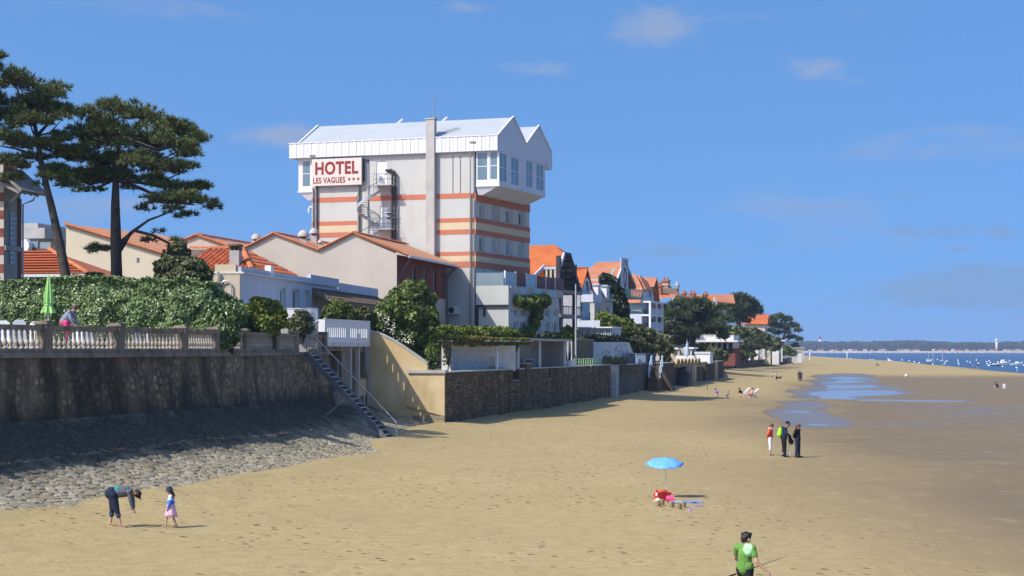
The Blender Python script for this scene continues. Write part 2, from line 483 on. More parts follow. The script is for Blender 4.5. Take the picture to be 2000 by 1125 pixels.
class Fr:
    """local frame of a building: x to the right (seaward), y away from the camera, turned th degrees"""
    def __init__(s, px, Y, th):
        s.X, s.Y = PX(px, Y), Y
        s.t = R(th); s.s, s.c = math.sin(s.t), math.cos(s.t)
        s.loc = (s.X, s.Y, 0); s.rz = -s.t
    def w(s, x, y): return s.X + x*s.c + y*s.s, s.Y - x*s.s + y*s.c
    def x(s, px, y=0):
        k = (px-1000)/FPX
        return (k*(s.Y + y*s.c) - s.X - y*s.s) / (s.c + k*s.s)
    def y(s, px, x=0):
        k = (px-1000)/FPX
        return (k*(s.Y - x*s.s) - s.X - x*s.c) / (s.s - k*s.c)
    def z(s, py, x=0, y=0): return PZ(py, s.w(x, y)[1])
    def thing(s, name, label, cat, group=None): return thing(name, label, cat, s.loc, s.rz, group)

def facade(mb, plane, c, a0, a1, z0, z1, holes, depth=0.25):
    """wall face with real openings; plane 'y' looks at the camera (-y), plane 'x' looks seaward (+x); holes: (a0,a1,z0,z1)"""
    A = sorted({a0, a1, *[h[0] for h in holes], *[h[1] for h in holes]})
    Z = sorted({z0, z1, *[h[2] for h in holes], *[h[3] for h in holes]})
    A = [a for a in A if a0 <= a <= a1]; Z = [z for z in Z if z0 <= z <= z1]
    P = (lambda a, z, d: (a, c+d, z)) if plane == 'y' else (lambda a, z, d: (c-d, a, z))
    for i in range(len(A)-1):
        for j in range(len(Z)-1):
            ca, cz = (A[i]+A[i+1])/2, (Z[j]+Z[j+1])/2
            if any(h[0] < ca < h[1] and h[2] < cz < h[3] for h in holes): continue
            mb.poly([P(A[i],Z[j],0), P(A[i+1],Z[j],0), P(A[i+1],Z[j+1],0), P(A[i],Z[j+1],0)])
    for h in holes:
        k = [(h[0],h[2]),(h[1],h[2]),(h[1],h[3]),(h[0],h[3])]
        for i in range(4):
            a, b = k[i], k[(i+1)%4]
            mb.poly([P(a[0],a[1],0), P(b[0],b[1],0), P(b[0],b[1],depth), P(a[0],a[1],depth)])
    return mb

def window(root, plane, c, a0, a1, z0, z1, depth=0.2, fm='white_paint', gm='glass', bars=(1, 0), fw=0.07, name='window'):
    """frame (part) with its pane (sub-part), set back in its opening"""
    mb = MB()
    B = (lambda p0,p1,q0,q1,d0,d1: mb.box(p0,p1,c+d0,c+d1,q0,q1)) if plane == 'y' else (lambda p0,p1,q0,q1,d0,d1: mb.box(c-d1,c-d0,p0,p1,q0,q1))
    d0, d1 = depth-0.08, depth-0.01
    B(a0+.002,a0+fw,z0+.002,z1-.002,d0,d1); B(a1-fw,a1-.002,z0+.002,z1-.002,d0,d1); B(a0+fw,a1-fw,z0+.002,z0+fw,d0,d1); B(a0+fw,a1-fw,z1-fw,z1-.002,d0,d1)
    for i in range(bars[0]):
        m_ = a0 + (a1-a0)*(i+1)/(bars[0]+1); B(m_-fw*.4,m_+fw*.4,z0+fw,z1-fw,d0+.003,d1)
    for i in range(bars[1]):
        m_ = z0 + (z1-z0)*(i+1)/(bars[1]+1); B(a0+fw,a1-fw,m_-fw*.4,m_+fw*.4,d0+.006,d1)
    o = mb.build(name, fm, root)
    g = MB()
    e = fw*.5
    if plane == 'y': g.box(a0+e,a1-e,c+depth-.045,c+depth-.03,z0+e,z1-e)
    else: g.box(c-depth+.03,c-depth+.045,a0+e,a1-e,z0+e,z1-e)
    g.build('pane', gm, o)
    return o

# ---- foliage
def leaves(name, m, parent, P, N, size, seed=0, stretch=1.6, cup=0.25, jit=0.9):
    """one small folded two-triangle leaf per point"""
    g = np.random.default_rng(seed)
    P = np.asarray(P, float); n = len(P)
    N = np.asarray(N, float) + g.normal(0, jit, (n, 3)); N /= np.linalg.norm(N, axis=1, keepdims=True) + 1e-9
    T = g.normal(0, 1, (n, 3)); T -= (T*N).sum(1, keepdims=True)*N; T /= np.linalg.norm(T, axis=1, keepdims=True) + 1e-9
    B = np.cross(N, T)
    s = (size * g.uniform(0.65, 1.3, n))[:, None]
    v = np.empty((n, 4, 3))
    v[:,0] = P - T*s*stretch*.5
    v[:,1] = P + B*s*.5 + N*s*cup
    v[:,2] = P + T*s*stretch*.5
    v[:,3] = P - B*s*.5 + N*s*cup
    base = np.arange(n)[:, None]*4
    f = np.concatenate([base + [0,1,2], base + [0,2,3]], 0)
    return obj(name, npmesh(name, v, f), m, parent)

def blob_points(blobs, density, seed, inner=0.55, lump=0.22):
    """points through the outer shell of ellipsoids (cx,cy,cz,rx,ry,rz) with a lumpy outline"""
    g = np.random.default_rng(seed)
    Ps = []; Ns = []
    for bi, (cx,cy,cz,rx,ry,rz) in enumerate(blobs):
        area = 4*math.pi*((rx*ry)**1.6/3 + (rx*rz)**1.6/3 + (ry*rz)**1.6/3)**(1/1.6)
        n = max(20, int(area*density))
        d = g.normal(0,1,(n,3)); d /= np.linalg.norm(d,axis=1,keepdims=True)
        ph = g.uniform(0, 6.28, 6)
        lum = (np.sin(d[:,0]*5+ph[0])*np.sin(d[:,1]*5+ph[1]) + np.sin(d[:,2]*6+ph[2]+d[:,0]*3) + .7*np.sin(d[:,0]*11+ph[3])*np.sin(d[:,2]*11+ph[4]))*lump*.5
        r_ = (1 - (1-inner)*g.random(n)**1.8) * (1 + lum)
        Ps.append(d*r_[:,None]*[rx,ry,rz] + [cx,cy,cz]); Ns.append(d)
    return np.concatenate(Ps), np.concatenate(Ns)

def inside_any(P, blobs, k, skip=None):
    m = np.zeros(len(P), bool)
    for (cx,cy,cz,rx,ry,rz) in blobs:
        m |= (((P[:,0]-cx)/rx)**2 + ((P[:,1]-cy)/ry)**2 + ((P[:,2]-cz)/rz)**2) < k*k
    return m

def bush(name, label, cat, blobs, m, size, density, seed=0, base=None, group=None, stems=True, extra=None, jit=0.9, foliage='foliage'):
    bx_ = np.mean([b[0] for b in blobs]); by_ = np.mean([b[1] for b in blobs])
    zb = base if base is not None else min(b[2]-b[5] for b in blobs)
    t = thing(name, label, cat, (bx_, by_, zb), 0, group)
    lb = [(b[0]-bx_, b[1]-by_, b[2]-zb, b[3], b[4], b[5]) for b in blobs]
    P, N = blob_points(lb, density, seed)
    keep = (~inside_any(P, lb, 0.62)) & (P[:,2] > -0.1)
    leaves(foliage, m, t, P[keep], N[keep] + [0,0,.25], size, seed, jit=jit)
    if stems:
        mb = MB(); r2 = random.Random(seed)
        for b in lb:
            for _ in range(3):
                q = (b[0]+r2.uniform(-.5,.5)*b[3], b[1]+r2.uniform(-.5,.5)*b[4], b[2]+r2.uniform(0,.5)*b[5])
                p = (b[0]*.6+r2.uniform(-.1,.1), b[1]*.6, 0)
                mid = tuple((p[i]+q[i])/2 + r2.uniform(-.15,.15) for i in range(3))
                mb.tube([p, mid, q], [.05+.012*b[5], .035+.01*b[5], .012], 5)
        mb.build('stem', 'bark', t, True)
    # shaded heart of older leaves, so that no daylight shows through the middle
    return t
# ============================================================ ground lines (plan)
SEA_Z = -1.2
W_Y = np.array([20, 45, 67.5, 73.2, 79.8, 90.2, 98.0, 103.0, 107.9, 109.2, 111.9, 121.7])
W_X = np.array([-29.5, -22.9, -17.07, -15.6, -14.2, -13.04, -12.55, -11.85, -10.95, -10.95, -11.65, -9.75])
def Wx(y): return np.interp(y, W_Y, W_X)
F_Y = np.array([10, 30, 54.1, 59.1, 71.25, 75.9, 88.3, 101.3, 118.0, 120.6])
F_X = np.array([-27., -21.5, -15.1, -13.2, -9.97, -8.5, -6.55, -6.75, -5.4, -4.4])
SW0 = np.array([-4.4, 120.7]); SWT = 0.229              # right sea wall: x = -4.4 + (y-120.7)*.229
def SWx(y): return SW0[0] + (np.asarray(y) - SW0[1]) * SWT
XF_Y = np.concatenate([F_Y, [184, 280, 300, 576, 789, 1400, 2300]])
XF_X = np.concatenate([F_X, [10.1, 32.1, 35, 66, 117, 215, 335]])
XS_Y = np.array([0, 300, 527, 663, 892, 1115, 1415, 2129, 2600]); XS_X = np.array([105, 128, 148, 169, 202, 223, 252, 334, 372])
ZC_Y = np.array([0, 100, 150, 184, 280, 600, 1400, 2300]); ZC_Z = np.array([.45, .45, .5, .6, 1.1, 1.1, .4, -.4])

def poly_mask(px, py, poly, soft):
    """soft inside mask of a polygon"""
    px = np.asarray(px); x = np.asarray(px, float); y = np.asarray(py, float)
    ins = np.zeros(x.shape, bool); dmin = np.full(x.shape, 1e9)
    n = len(poly)
    for i in range(n):
        (x0, y0), (x1, y1) = poly[i], poly[(i+1) % n]
        c = ((y0 > y) != (y1 > y)) & (x < (x1-x0)*(y-y0)/((y1-y0) if y1 != y0 else 1e-9)+x0)
        ins ^= c
        ex, ey = x1-x0, y1-y0
        t = np.clip(((x-x0)*ex+(y-y0)*ey)/(ex*ex+ey*ey+1e-9), 0, 1)
        dmin = np.minimum(dmin, np.hypot(x-x0-t*ex, y-y0-t*ey))
    sd = np.where(ins, dmin, -dmin)
    return np.clip(0.5 + sd/soft*0.5, 0, 1)

def gpt(px, py, z=0.0):
    Y = (CAM_H - z) * FPX / (py - 684.0)
    return (PX(px, Y), Y)
POOL1 = [gpt(*p) for p in [(1562,776),(1578,766),(1595,757.6),(1600,749),(1606,740),(1624,733),(1640,731),(1665,730.5),(1683,734),(1707,740),(1690,744.4),(1681,748),(1714,755),(1749,763),(1785,767),(1714,771.5),(1660,774),(1692,778.6),(1780,780.3),(1872,781.6),(1872,783.5),(1780,783),(1690,781.5),(1626,779),(1582,779)]]
POOL2 = [gpt(*p) for p in [(1590,783.5),(1552,785),(1536,797),(1542,813),(1560,826),(1578,832),(1602,834),(1640,833),(1610,824),(1590,812),(1580,799)]]
def ss(a, b, x):
    t = np.clip((x-a)/(b-a), 0, 1); return t*t*(3-2*t)
def vnoise(X, Y, s, seed=0):
    """cheap smooth value noise"""
    g = np.random.default_rng(seed); T = g.random((256, 256))
    x = X/s; y = Y/s
    xi = np.floor(x).astype(int); yi = np.floor(y).astype(int)
    fx = x-xi; fy = y-yi; fx = fx*fx*(3-2*fx); fy = fy*fy*(3-2*fy)
    g00 = T[xi%256, yi%256]; g10 = T[(xi+1)%256, yi%256]; g01 = T[xi%256, (yi+1)%256]; g11 = T[(xi+1)%256, (yi+1)%256]
    return (g00*(1-fx)+g10*fx)*(1-fy)+(g01*(1-fx)+g11*fx)*fy
def sand_base(X, Y):
    xf = np.interp(Y, XF_Y, XF_X); xs = np.interp(Y, XS_Y, XS_X)
    d = X - xf; t = d/(xs-xf)
    zc = np.interp(Y, ZC_Y, ZC_Z)
    z = zc*np.exp(-np.clip(d, 0, None)/np.interp(Y, [0, 150, 280, 600], [9, 6, 9, 20]))
    z = z - 1.4*ss(.72, 1.04, t) - 2.5*ss(1.0, 1.6, t)
    return z
def sand_z(x, y): return float(sand_base(np.array([x], float), np.array([y], float))[0])
def sand_full(X, Y):
    z = sand_base(X, Y)
    near = 1-ss(110, 200, Y)
    z = z + (vnoise(X, Y, 3.2, 1)-.5)*.07*near + (vnoise(X, Y, 1.1, 2)-.5)*.035*near + (vnoise(X*.3, Y*.12, 6, 3)-.5)*.10*ss(90,200,Y)*(1-ss(1500,2000,Y))
    xf2 = np.interp(Y, XF_Y, XF_X); z = z + (vnoise(X, Y, 2.3, 21)-.35)*.2*np.exp(-((X-xf2-.3)/1.1)**2)*(Y < 121) + (vnoise(X, Y, 1.6, 22)-.4)*.2*np.exp(-((X-xf2)/1.5)**2)*(Y >= 121)*(Y < 300)
    wob = (vnoise(X, Y*.35, 5, 4)-.5)*.5 + (vnoise(X, Y*.35, 2, 5)-.5)*.3
    m = np.maximum(poly_mask(X, Y, POOL1, 3.0), poly_mask(X, Y, POOL2, 3.0))
    m = np.clip(m + wob*((m > .02) & (m < .98)), 0, 1)
    isl = vnoise(X*.22, Y, 9, 31)*.6 + vnoise(X*.5, Y, 4, 32)*.4
    z = z*(1-m) + (-.15 + .15*np.clip((isl-.42)/.3, 0, 1))*m
    return z, m

# ------------------------------------------------------------ sand: one sheet, fine in front and coarser far off
rowsY = np.exp(np.arange(math.log(14), math.log(2500), 0.0105))
cols = np.unique(np.concatenate([np.linspace(-1.2, -.32, 30), np.linspace(-.32, .10, 150), np.linspace(.10, .31, 240), np.linspace(.31, 1.2, 30)]))
RX = rowsY[:, None]*cols[None, :]; RY = np.repeat(rowsY[:, None], len(cols), 1)
RZ, PM = sand_full(RX, RY)
nr, nc = RX.shape
idx = np.arange(nr*nc).reshape(nr, nc)
sf = np.stack([idx[:-1,:-1].ravel(), idx[:-1,1:].ravel(), idx[1:,1:].ravel(), idx[1:,:-1].ravel()], 1)
sand_me = npmesh('sand', np.stack([RX, RY, RZ], -1).reshape(-1, 3), sf, True)
# damp sand: seaward of a wandering line, and round the pools
line = np.interp(RY, [0, 37, 60, 90, 130, 190, 260, 330, 600], [14, 12.5, 13, 14, 17, 29, 42, 60, 90])
wob = (vnoise(RX, RY*.3, 6, 11)-.5)*8
wet = ss(-9, 9, RX-line+wob)*.60*(1-ss(330, 420, RY))
wetzone = [gpt(*p) for p in [(1575,786),(1700,788),(1850,786),(2200,784),(2300,838),(2000,832),(1850,842),(1700,838),(1600,836)]]
streak = vnoise(RX*.15, RY, 4, 12)*.6 + vnoise(RX*.4, RY, 2.0, 13)*.4
wz = poly_mask(RX, RY, wetzone, 16)
wet = np.maximum(wet, wz*(.50+.75*streak))
bar = [gpt(*p) for p in [(1700,742),(1900,748),(2300,765),(2300,771),(1900,768),(1760,760)]]
wet = np.maximum(wet, poly_mask(RX, RY, bar, 16)*(.25+.75*streak))
xs_ = np.interp(RY, XS_Y, XS_X); xf_ = np.interp(RY, XF_Y, XF_X)
tt = (RX-xf_)/(xs_-xf_)
wet = np.maximum(wet, ss(.86, .99, tt)*.8)
wet = np.maximum(wet, ss(.0, .4, PM))
at_ = sand_me.attributes.new('wet', 'FLOAT', 'POINT')
at_.data.foreach_set('value', np.clip(wet, 0, 1).astype(np.float32).ravel())

def sand_material():
    m = bpy.data.materials.new('sand'); m.use_nodes = True
    t = m.node_tree; b = t.nodes['Principled BSDF']; nn = t.nodes.new; lk = t.links.new
    geo = nn('ShaderNodeNewGeometry')
    def noise(s, det=6, sc=None, rough=.6):
        n = nn('ShaderNodeTexNoise'); n.inputs['Scale'].default_value = s; n.inputs['Detail'].default_value = det; n.inputs['Roughness'].default_value = rough
        if sc:
            mp = nn('ShaderNodeMapping'); mp.inputs['Scale'].default_value = sc
            lk(geo.outputs['Position'], mp.inputs['Vector']); lk(mp.outputs['Vector'], n.inputs['Vector'])
        else: lk(geo.outputs['Position'], n.inputs['Vector'])
        return n.outputs['Fac']
    def rng(x, a, b_, c=0, d=1):
        r = nn('ShaderNodeMapRange'); r.inputs[1].default_value = a; r.inputs[2].default_value = b_; r.inputs[3].default_value = c; r.inputs[4].default_value = d
        lk(x, r.inputs[0]); return r.outputs[0]
    def mix(f, a, c):
        x = nn('ShaderNodeMix'); x.data_type = 'RGBA'
        lk(f, x.inputs['Factor'])
        for s, q in ((6, a), (7, c)):
            if isinstance(q, tuple): x.inputs[s].default_value = (*q, 1)
            else: lk(q, x.inputs[s])
        return x.outputs[2]
    def mul(a, c):
        x = nn('ShaderNodeMath'); x.operation = 'MULTIPLY'
        lk(a, x.inputs[0])
        if isinstance(c, float): x.inputs[1].default_value = c
        else: lk(c, x.inputs[1])
        return x.outputs[0]
    def addm(a, c):
        x = nn('ShaderNodeMath'); x.operation = 'ADD'; lk(a, x.inputs[0]); lk(c, x.inputs[1]); return x.outputs[0]
    wetn = nn('ShaderNodeAttribute'); wetn.attribute_name = 'wet'
    wet = wetn.outputs['Fac']
    big = rng(noise(.12, 4), .3, .7)
    dry = mix(big, (0.402, 0.308, 0.151), (0.362, 0.275, 0.132))
    dry = mix(rng(noise(2.2, 7), .42, .72), dry, (0.30, 0.232, 0.118))
    damp = mix(rng(noise(.25, 5, (.5, 1, 1)), .3, .7), (0.20, 0.152, 0.088), (0.165, 0.126, 0.075))
    # worm casts and shell grit on the damp flat
    vo = nn('ShaderNodeTexVoronoi'); vo.inputs['Scale'].default_value = 2.6
    lk(geo.outputs['Position'], vo.inputs['Vector'])
    fleck = rng(vo.outputs['Distance'], .12, .05)
    damp = mix(mul(fleck, .5), damp, (0.32, 0.25, 0.155))
    soak = (0.17, 0.135, 0.10)
    col = mix(rng(wet, 0, .55), dry, damp)
    col = mix(rng(wet, .55, .95), col, soak)
    # footprints: dimples scattered in trodden patches
    fp = nn('ShaderNodeTexVoronoi'); fp.inputs['Scale'].default_value = 1.55; fp.inputs['Randomness'].default_value = 1.0
    lk(geo.outputs['Position'], fp.inputs['Vector'])
    trod = mul(rng(noise(.10, 4), .40, .56), rng(wet, .45, .1))
    dim = mul(rng(fp.outputs['Distance'], .24, .06), trod)
    fp2 = nn('ShaderNodeTexVoronoi'); fp2.inputs['Scale'].default_value = 3.4
    lk(geo.outputs['Position'], fp2.inputs['Vector'])
    dim2 = mul(rng(fp2.outputs['Distance'], .22, .05), rng(wet, .6, .1))
    col = mix(mul(rng(noise(.9, 5, (1, .5, 1)), .55, .7), .18), col, (0.50, 0.40, 0.23))
    col = mix(mul(dim, .48), col, (0.21, 0.145, 0.07))
    col = mix(mul(dim2, .12), col, (0.24, 0.17, 0.085))
    lk(col, b.inputs['Base Color'])
    rg = rng(wet, .45, 1.0, .95, .34)
    lk(rg, b.inputs['Roughness'])
    sp = rng(wet, .3, 1.0, .12, .30); lk(sp, b.inputs['Specular IOR Level'])
    h = nn('ShaderNodeMath'); h.operation = 'SUBTRACT'
    lk(mul(noise(9, 6), rng(wet, .8, .2, .04, .20)), h.inputs[0]); lk(addm(dim, mul(dim2, .16)), h.inputs[1])
    bp = nn('ShaderNodeBump'); bp.inputs['Strength'].default_value = 1.0; bp.inputs['Distance'].default_value = .11
    lk(h.outputs[0], bp.inputs['Height']); lk(bp.outputs['Normal'], b.inputs['Normal'])
    return m
M['sand'] = sand_material()
tag(obj('beach_sand', sand_me, 'sand'), 'pale beach sand running along the bay', kind='structure')

def water_material(name, col, rough, bs, strength, spec=.5, sc=(1, .35, 1)):
    m = bpy.data.materials.new(name); m.use_nodes = True
    t = m.node_tree; b = t.nodes['Principled BSDF']; nn = t.nodes.new; lk = t.links.new
    b.inputs['Roughness'].default_value = rough; b.inputs['Specular IOR Level'].default_value = spec
    geo = nn('ShaderNodeNewGeometry'); mp = nn('ShaderNodeMapping'); mp.inputs['Scale'].default_value = sc
    lk(geo.outputs['Position'], mp.inputs['Vector'])
    n = nn('ShaderNodeTexNoise'); n.inputs['Scale'].default_value = bs; n.inputs['Detail'].default_value = 5
    lk(mp.outputs['Vector'], n.inputs['Vector'])
    bp = nn('ShaderNodeBump'); bp.inputs['Strength'].default_value = strength; bp.inputs['Distance'].default_value = .2
    lk(n.outputs['Fac'], bp.inputs['Height']); lk(bp.outputs['Normal'], b.inputs['Normal'])
    n2 = nn('ShaderNodeTexNoise'); n2.inputs['Scale'].default_value = .006; n2.inputs['Detail'].default_value = 5
    mp2 = nn('ShaderNodeMapping'); mp2.inputs['Scale'].default_value = (.4, 1, 1)
    lk(geo.outputs['Position'], mp2.inputs['Vector']); lk(mp2.outputs['Vector'], n2.inputs['Vector'])
    mx = nn('ShaderNodeMix'); mx.data_type = 'RGBA'; lk(n2.outputs['Fac'], mx.inputs['Factor'])
    mx.inputs[6].default_value = (*col, 1); mx.inputs[7].default_value = (*[c*.6 for c in col], 1)
    lk(mx.outputs[2], b.inputs['Base Color'])
    return m
M['sea'] = water_material('sea', (0.022, 0.066, 0.15), .30, .8, 1.0, .28)
M['pool'] = water_material('pool', (0.27, 0.23, 0.19), .12, 1.2, .10, .33)
tag(MB().poly([(-400,0,SEA_Z),(7000,0,SEA_Z),(7000,5600,SEA_Z),(-400,5600,SEA_Z)]).build('sea_water', 'sea'), 'blue water of the bay', kind='structure')
for nm, pl, lb in (('tidal_pool', POOL1, 'long curved tidal pool on the wet sand'), ('tidal_pool', POOL2, 'small tidal pool nearest the three walkers')):
    xs0, xs1 = min(p[0] for p in pl)-3, max(p[0] for p in pl)+3; ys0, ys1 = min(p[1] for p in pl)-4, max(p[1] for p in pl)+4
    tag(MB().poly([(xs0,ys0,-.075),(xs1,ys0,-.075),(xs1,ys1,-.075),(xs0,ys1,-.075)]).build(nm, 'pool'), lb, kind='structure')

# ------------------------------------------------------------ land behind the walls
yy = np.concatenate([np.arange(14, 121, 4), [121.6]])
mb = MB()
for a, b_ in zip(yy[:-1], yy[1:]):
    mb.poly([(-420, a, 5.17), (Wx(a)-.25, a, 5.17), (Wx(b_)-.25, b_, 5.17), (-420, b_, 5.17)])
mb.poly([(-420, 121.6, 3.6), (-9.9, 121.6, 3.6), (-9.9, 121.6, 5.17), (-420, 121.6, 5.17)])
tag(mb.build('terrace_ground', 'soil'), 'garden ground behind the sea wall', kind='structure')
tag(MB().box(-26, -17.6, 73.6, 88, 5.0, 5.42).build('terrace_deck', 'concrete'), 'raised paved terrace in front of the hedge', kind='structure')
mb = MB()
ly = [121.9, 150, 184, 230, 279, 300, 420, 576, 789, 1100, 1400, 1900]
lx = [float(SWx(y))-.6 if y < 285 else float(np.interp(y, XF_Y, XF_X))-1.2 for y in ly]
lz = [3.78, 3.78, 3.78, 3.7, 3.6, 3.4, 3.0, 2.8, 2.6, 2.4, 2.0, 1.2]
for i in range(len(ly)-1):
    mb.poly([(-900, ly[i], lz[i]), (lx[i], ly[i], lz[i]), (lx[i+1], ly[i+1], lz[i+1]), (-900, ly[i+1], lz[i+1])])
    mb.poly([(lx[i], ly[i], lz[i]), (lx[i]+.5, ly[i], -1), (lx[i+1]+.5, ly[i+1], -1), (lx[i+1], ly[i+1], lz[i+1])])
tag(mb.build('town_ground', 'soil'), 'ground of the town along the shore', kind='structure')

# ------------------------------------------------------------ stones
def stone_variants(n, k, seed, round_=.30):
    """unit stones, base at z=0, face bulging to z=1; 1x1 in plan"""
    g = random.Random(seed); out = []
    for _ in range(n):
        pts = []
        for i in range(k):
            a = 2*math.pi*(i+.5)/k + g.uniform(-.18,.18)
            c, s_ = math.cos(a), math.sin(a)
            rr = 1/(abs(c)**2.6+abs(s_)**2.6)**(1/2.6)*.5*g.uniform(.88, 1.0)
            pts.append((c*rr, s_*rr))
        vs = [(x, y, 0) for x, y in pts] + [(x*.97, y*.97, .62) for x, y in pts] + [(x*(1-round_), y*(1-round_), 1+g.uniform(-.12,.12)) for x, y in pts]
        fs = []
        for j in (0, 1):
            for i in range(k): fs.append((j*k+i, j*k+(i+1)%k, (j+1)*k+(i+1)%k, (j+1)*k+i))
        fs.append(tuple(2*k+i for i in range(k)))
        out.append((np.array(vs), fs))
    return out
SV = stone_variants(14, 8, 3)
SVW = stone_variants(18, 7, 9, .22)
SVQ = stone_variants(14, 6, 5, .12)
def place_stones(root, cells, variants, m, n_parts, name='stone', rest='stone_mass'):
    """cells: (origin, tangent, bitangent, normal, w, h, depth, score); the n_parts that show largest become parts, the rest one mass"""
    ms = []
    for i, (vs, fs) in enumerate(variants):
        b = MB().add(vs, fs); me = b.mesh(name+'_shape'); me.materials.append(M[m]); ms.append(me)
    order = sorted(range(len(cells)), key=lambda i: -cells[i][7])
    vv = []; ff = []; off = 0
    g = random.Random(1)
    inv = Matrix.Translation(-root.location) if root.rotation_euler.z == 0 else None
    for r_, i in enumerate(order):
        o, t, b, n, w_, h_, d_, _ = cells[i]
        j = g.randrange(len(variants))
        mtx = np.eye(4); mtx[:3,0] = t*w_; mtx[:3,1] = b*h_; mtx[:3,2] = n*d_; mtx[:3,3] = o - np.array(root.location)
        if r_ < n_parts:
            ob = bpy.data.objects.new(name, ms[j]); C.objects.link(ob); ob.parent = root
            ob.matrix_local = Matrix(mtx.tolist())
        else:
            vs, fs = variants[j]
            vv.append(vs @ mtx[:3,:3].T + mtx[:3,3]); ff += [tuple(q+off for q in f) for f in fs]; off += len(vs)
    if vv:
        me = bpy.data.meshes.new(rest); me.from_pydata(np.concatenate(vv).tolist(), [], ff); me.update()
        tag(obj(rest, me, m, root), kind='stuff')

# ------------------------------------------------------------ left sea wall, its paved apron and balustrade
g = random.Random(5)
ZT = 5.02; BAT = 0.30
def wall_pt(y, z):          # face of the wall, battered
    return np.array([float(Wx(y)) + BAT*(ZT-z)/2.4, y, z])
def apron_top(y): return float(np.interp(y, [20, 60, 75, 90, 104, 121], [2.75, 2.75, 2.75, 2.6, 2.3, 1.6]))
def apron_pt(y, t):
    a = wall_pt(y, apron_top(y)); fx = float(np.interp(y, F_Y, F_X))+.35
    zf = sand_z(fx, y) - .12
    z = zf + (a[2]-zf)*((1-t)**1.75*.82 + .18*(1-t))
    return np.array([a[0]+(fx-a[0])*t, y, z])
ys = np.arange(22, 121.6, 1.2)
ROOT_L = thing('stone_sea_wall', 'high stained rubble stone sea wall below the balustrade', 'sea wall', (-15, 75, 0))
mb = MB(); OL = np.array(ROOT_L.location); ysw = np.append(ys[ys < 108.8], 109.2)
for a, b_ in zip(ysw[:-1], ysw[1:]):
    P = [wall_pt(a, z) for z in (ZT, apron_top(a)-.3)] + [wall_pt(b_, z) for z in (apron_top(b_)-.3, ZT)]
    mb.poly([p-OL for p in P])
    q = [wall_pt(a, ZT), wall_pt(b_, ZT)]
    mb.poly([q[0]-OL, q[1]-OL, q[1]+[-.7,0,0]-OL, q[0]+[-.7,0,0]-OL])
q = [wall_pt(109.2, ZT), wall_pt(109.2, 1.2)]; mb.poly([q[0]-OL, q[1]-OL, q[1]+[-2,0,0]-OL, q[0]+[-2,0,0]-OL])
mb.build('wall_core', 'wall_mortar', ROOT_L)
mb = MB()
for a, b_ in zip(ysw[:-1], ysw[1:]):
    for x0, x1, z0, z1 in ((-.7, .07, ZT, 5.2),):
        A = [np.array([float(Wx(a))+x0, a, z0]), np.array([float(Wx(a))+x1, a, z0]), np.array([float(Wx(a))+x1, a, z1]), np.array([float(Wx(a))+x0, a, z1])]
        B = [np.array([float(Wx(b_))+x0, b_, z0]), np.array([float(Wx(b_))+x1, b_, z0]), np.array([float(Wx(b_))+x1, b_, z1]), np.array([float(Wx(b_))+x0, b_, z1])]
        for k in range(4): mb.poly([A[k]-OL, A[(k+1)%4]-OL, B[(k+1)%4]-OL, B[k]-OL])
mb.build('coping', 'rail_stone', ROOT_L)
cells = []
z = 2.2; row = 0
while z < 5.0:
    h = g.uniform(.26, .42); y = 40 + g.random()
    while y < 108.6:
        w_ = g.uniform(.30, .66)
        zc = z + h/2 + g.uniform(-.13, .13); yc = y + w_/2
        if zc - h/2 > apron_top(yc)-.05 and zc + h/2 < 5.0 and g.random() < .80:
            tx = np.array([float(Wx(yc+.5)-Wx(yc-.5)), 1.0, 0]); tx /= np.linalg.norm(tx)
            nn_ = np.array([tx[1], -tx[0], BAT/2.4]); nn_ /= np.linalg.norm(nn_)
            bt = np.cross(nn_, tx)
            an = g.uniform(-.3, .3); t2 = tx*math.cos(an)+bt*math.sin(an); b2 = np.cross(nn_, t2)
            cells.append((wall_pt(yc, zc) - nn_*.03, t2, b2, nn_, w_*g.uniform(.8,.95), h*g.uniform(.8,.98), g.uniform(.035,.052), 1/yc*w_ + (-9 if yc < 57 else 0)))
        y += w_
    z += h
place_stones(ROOT_L, cells, SVW, 'wall_stone', 300)

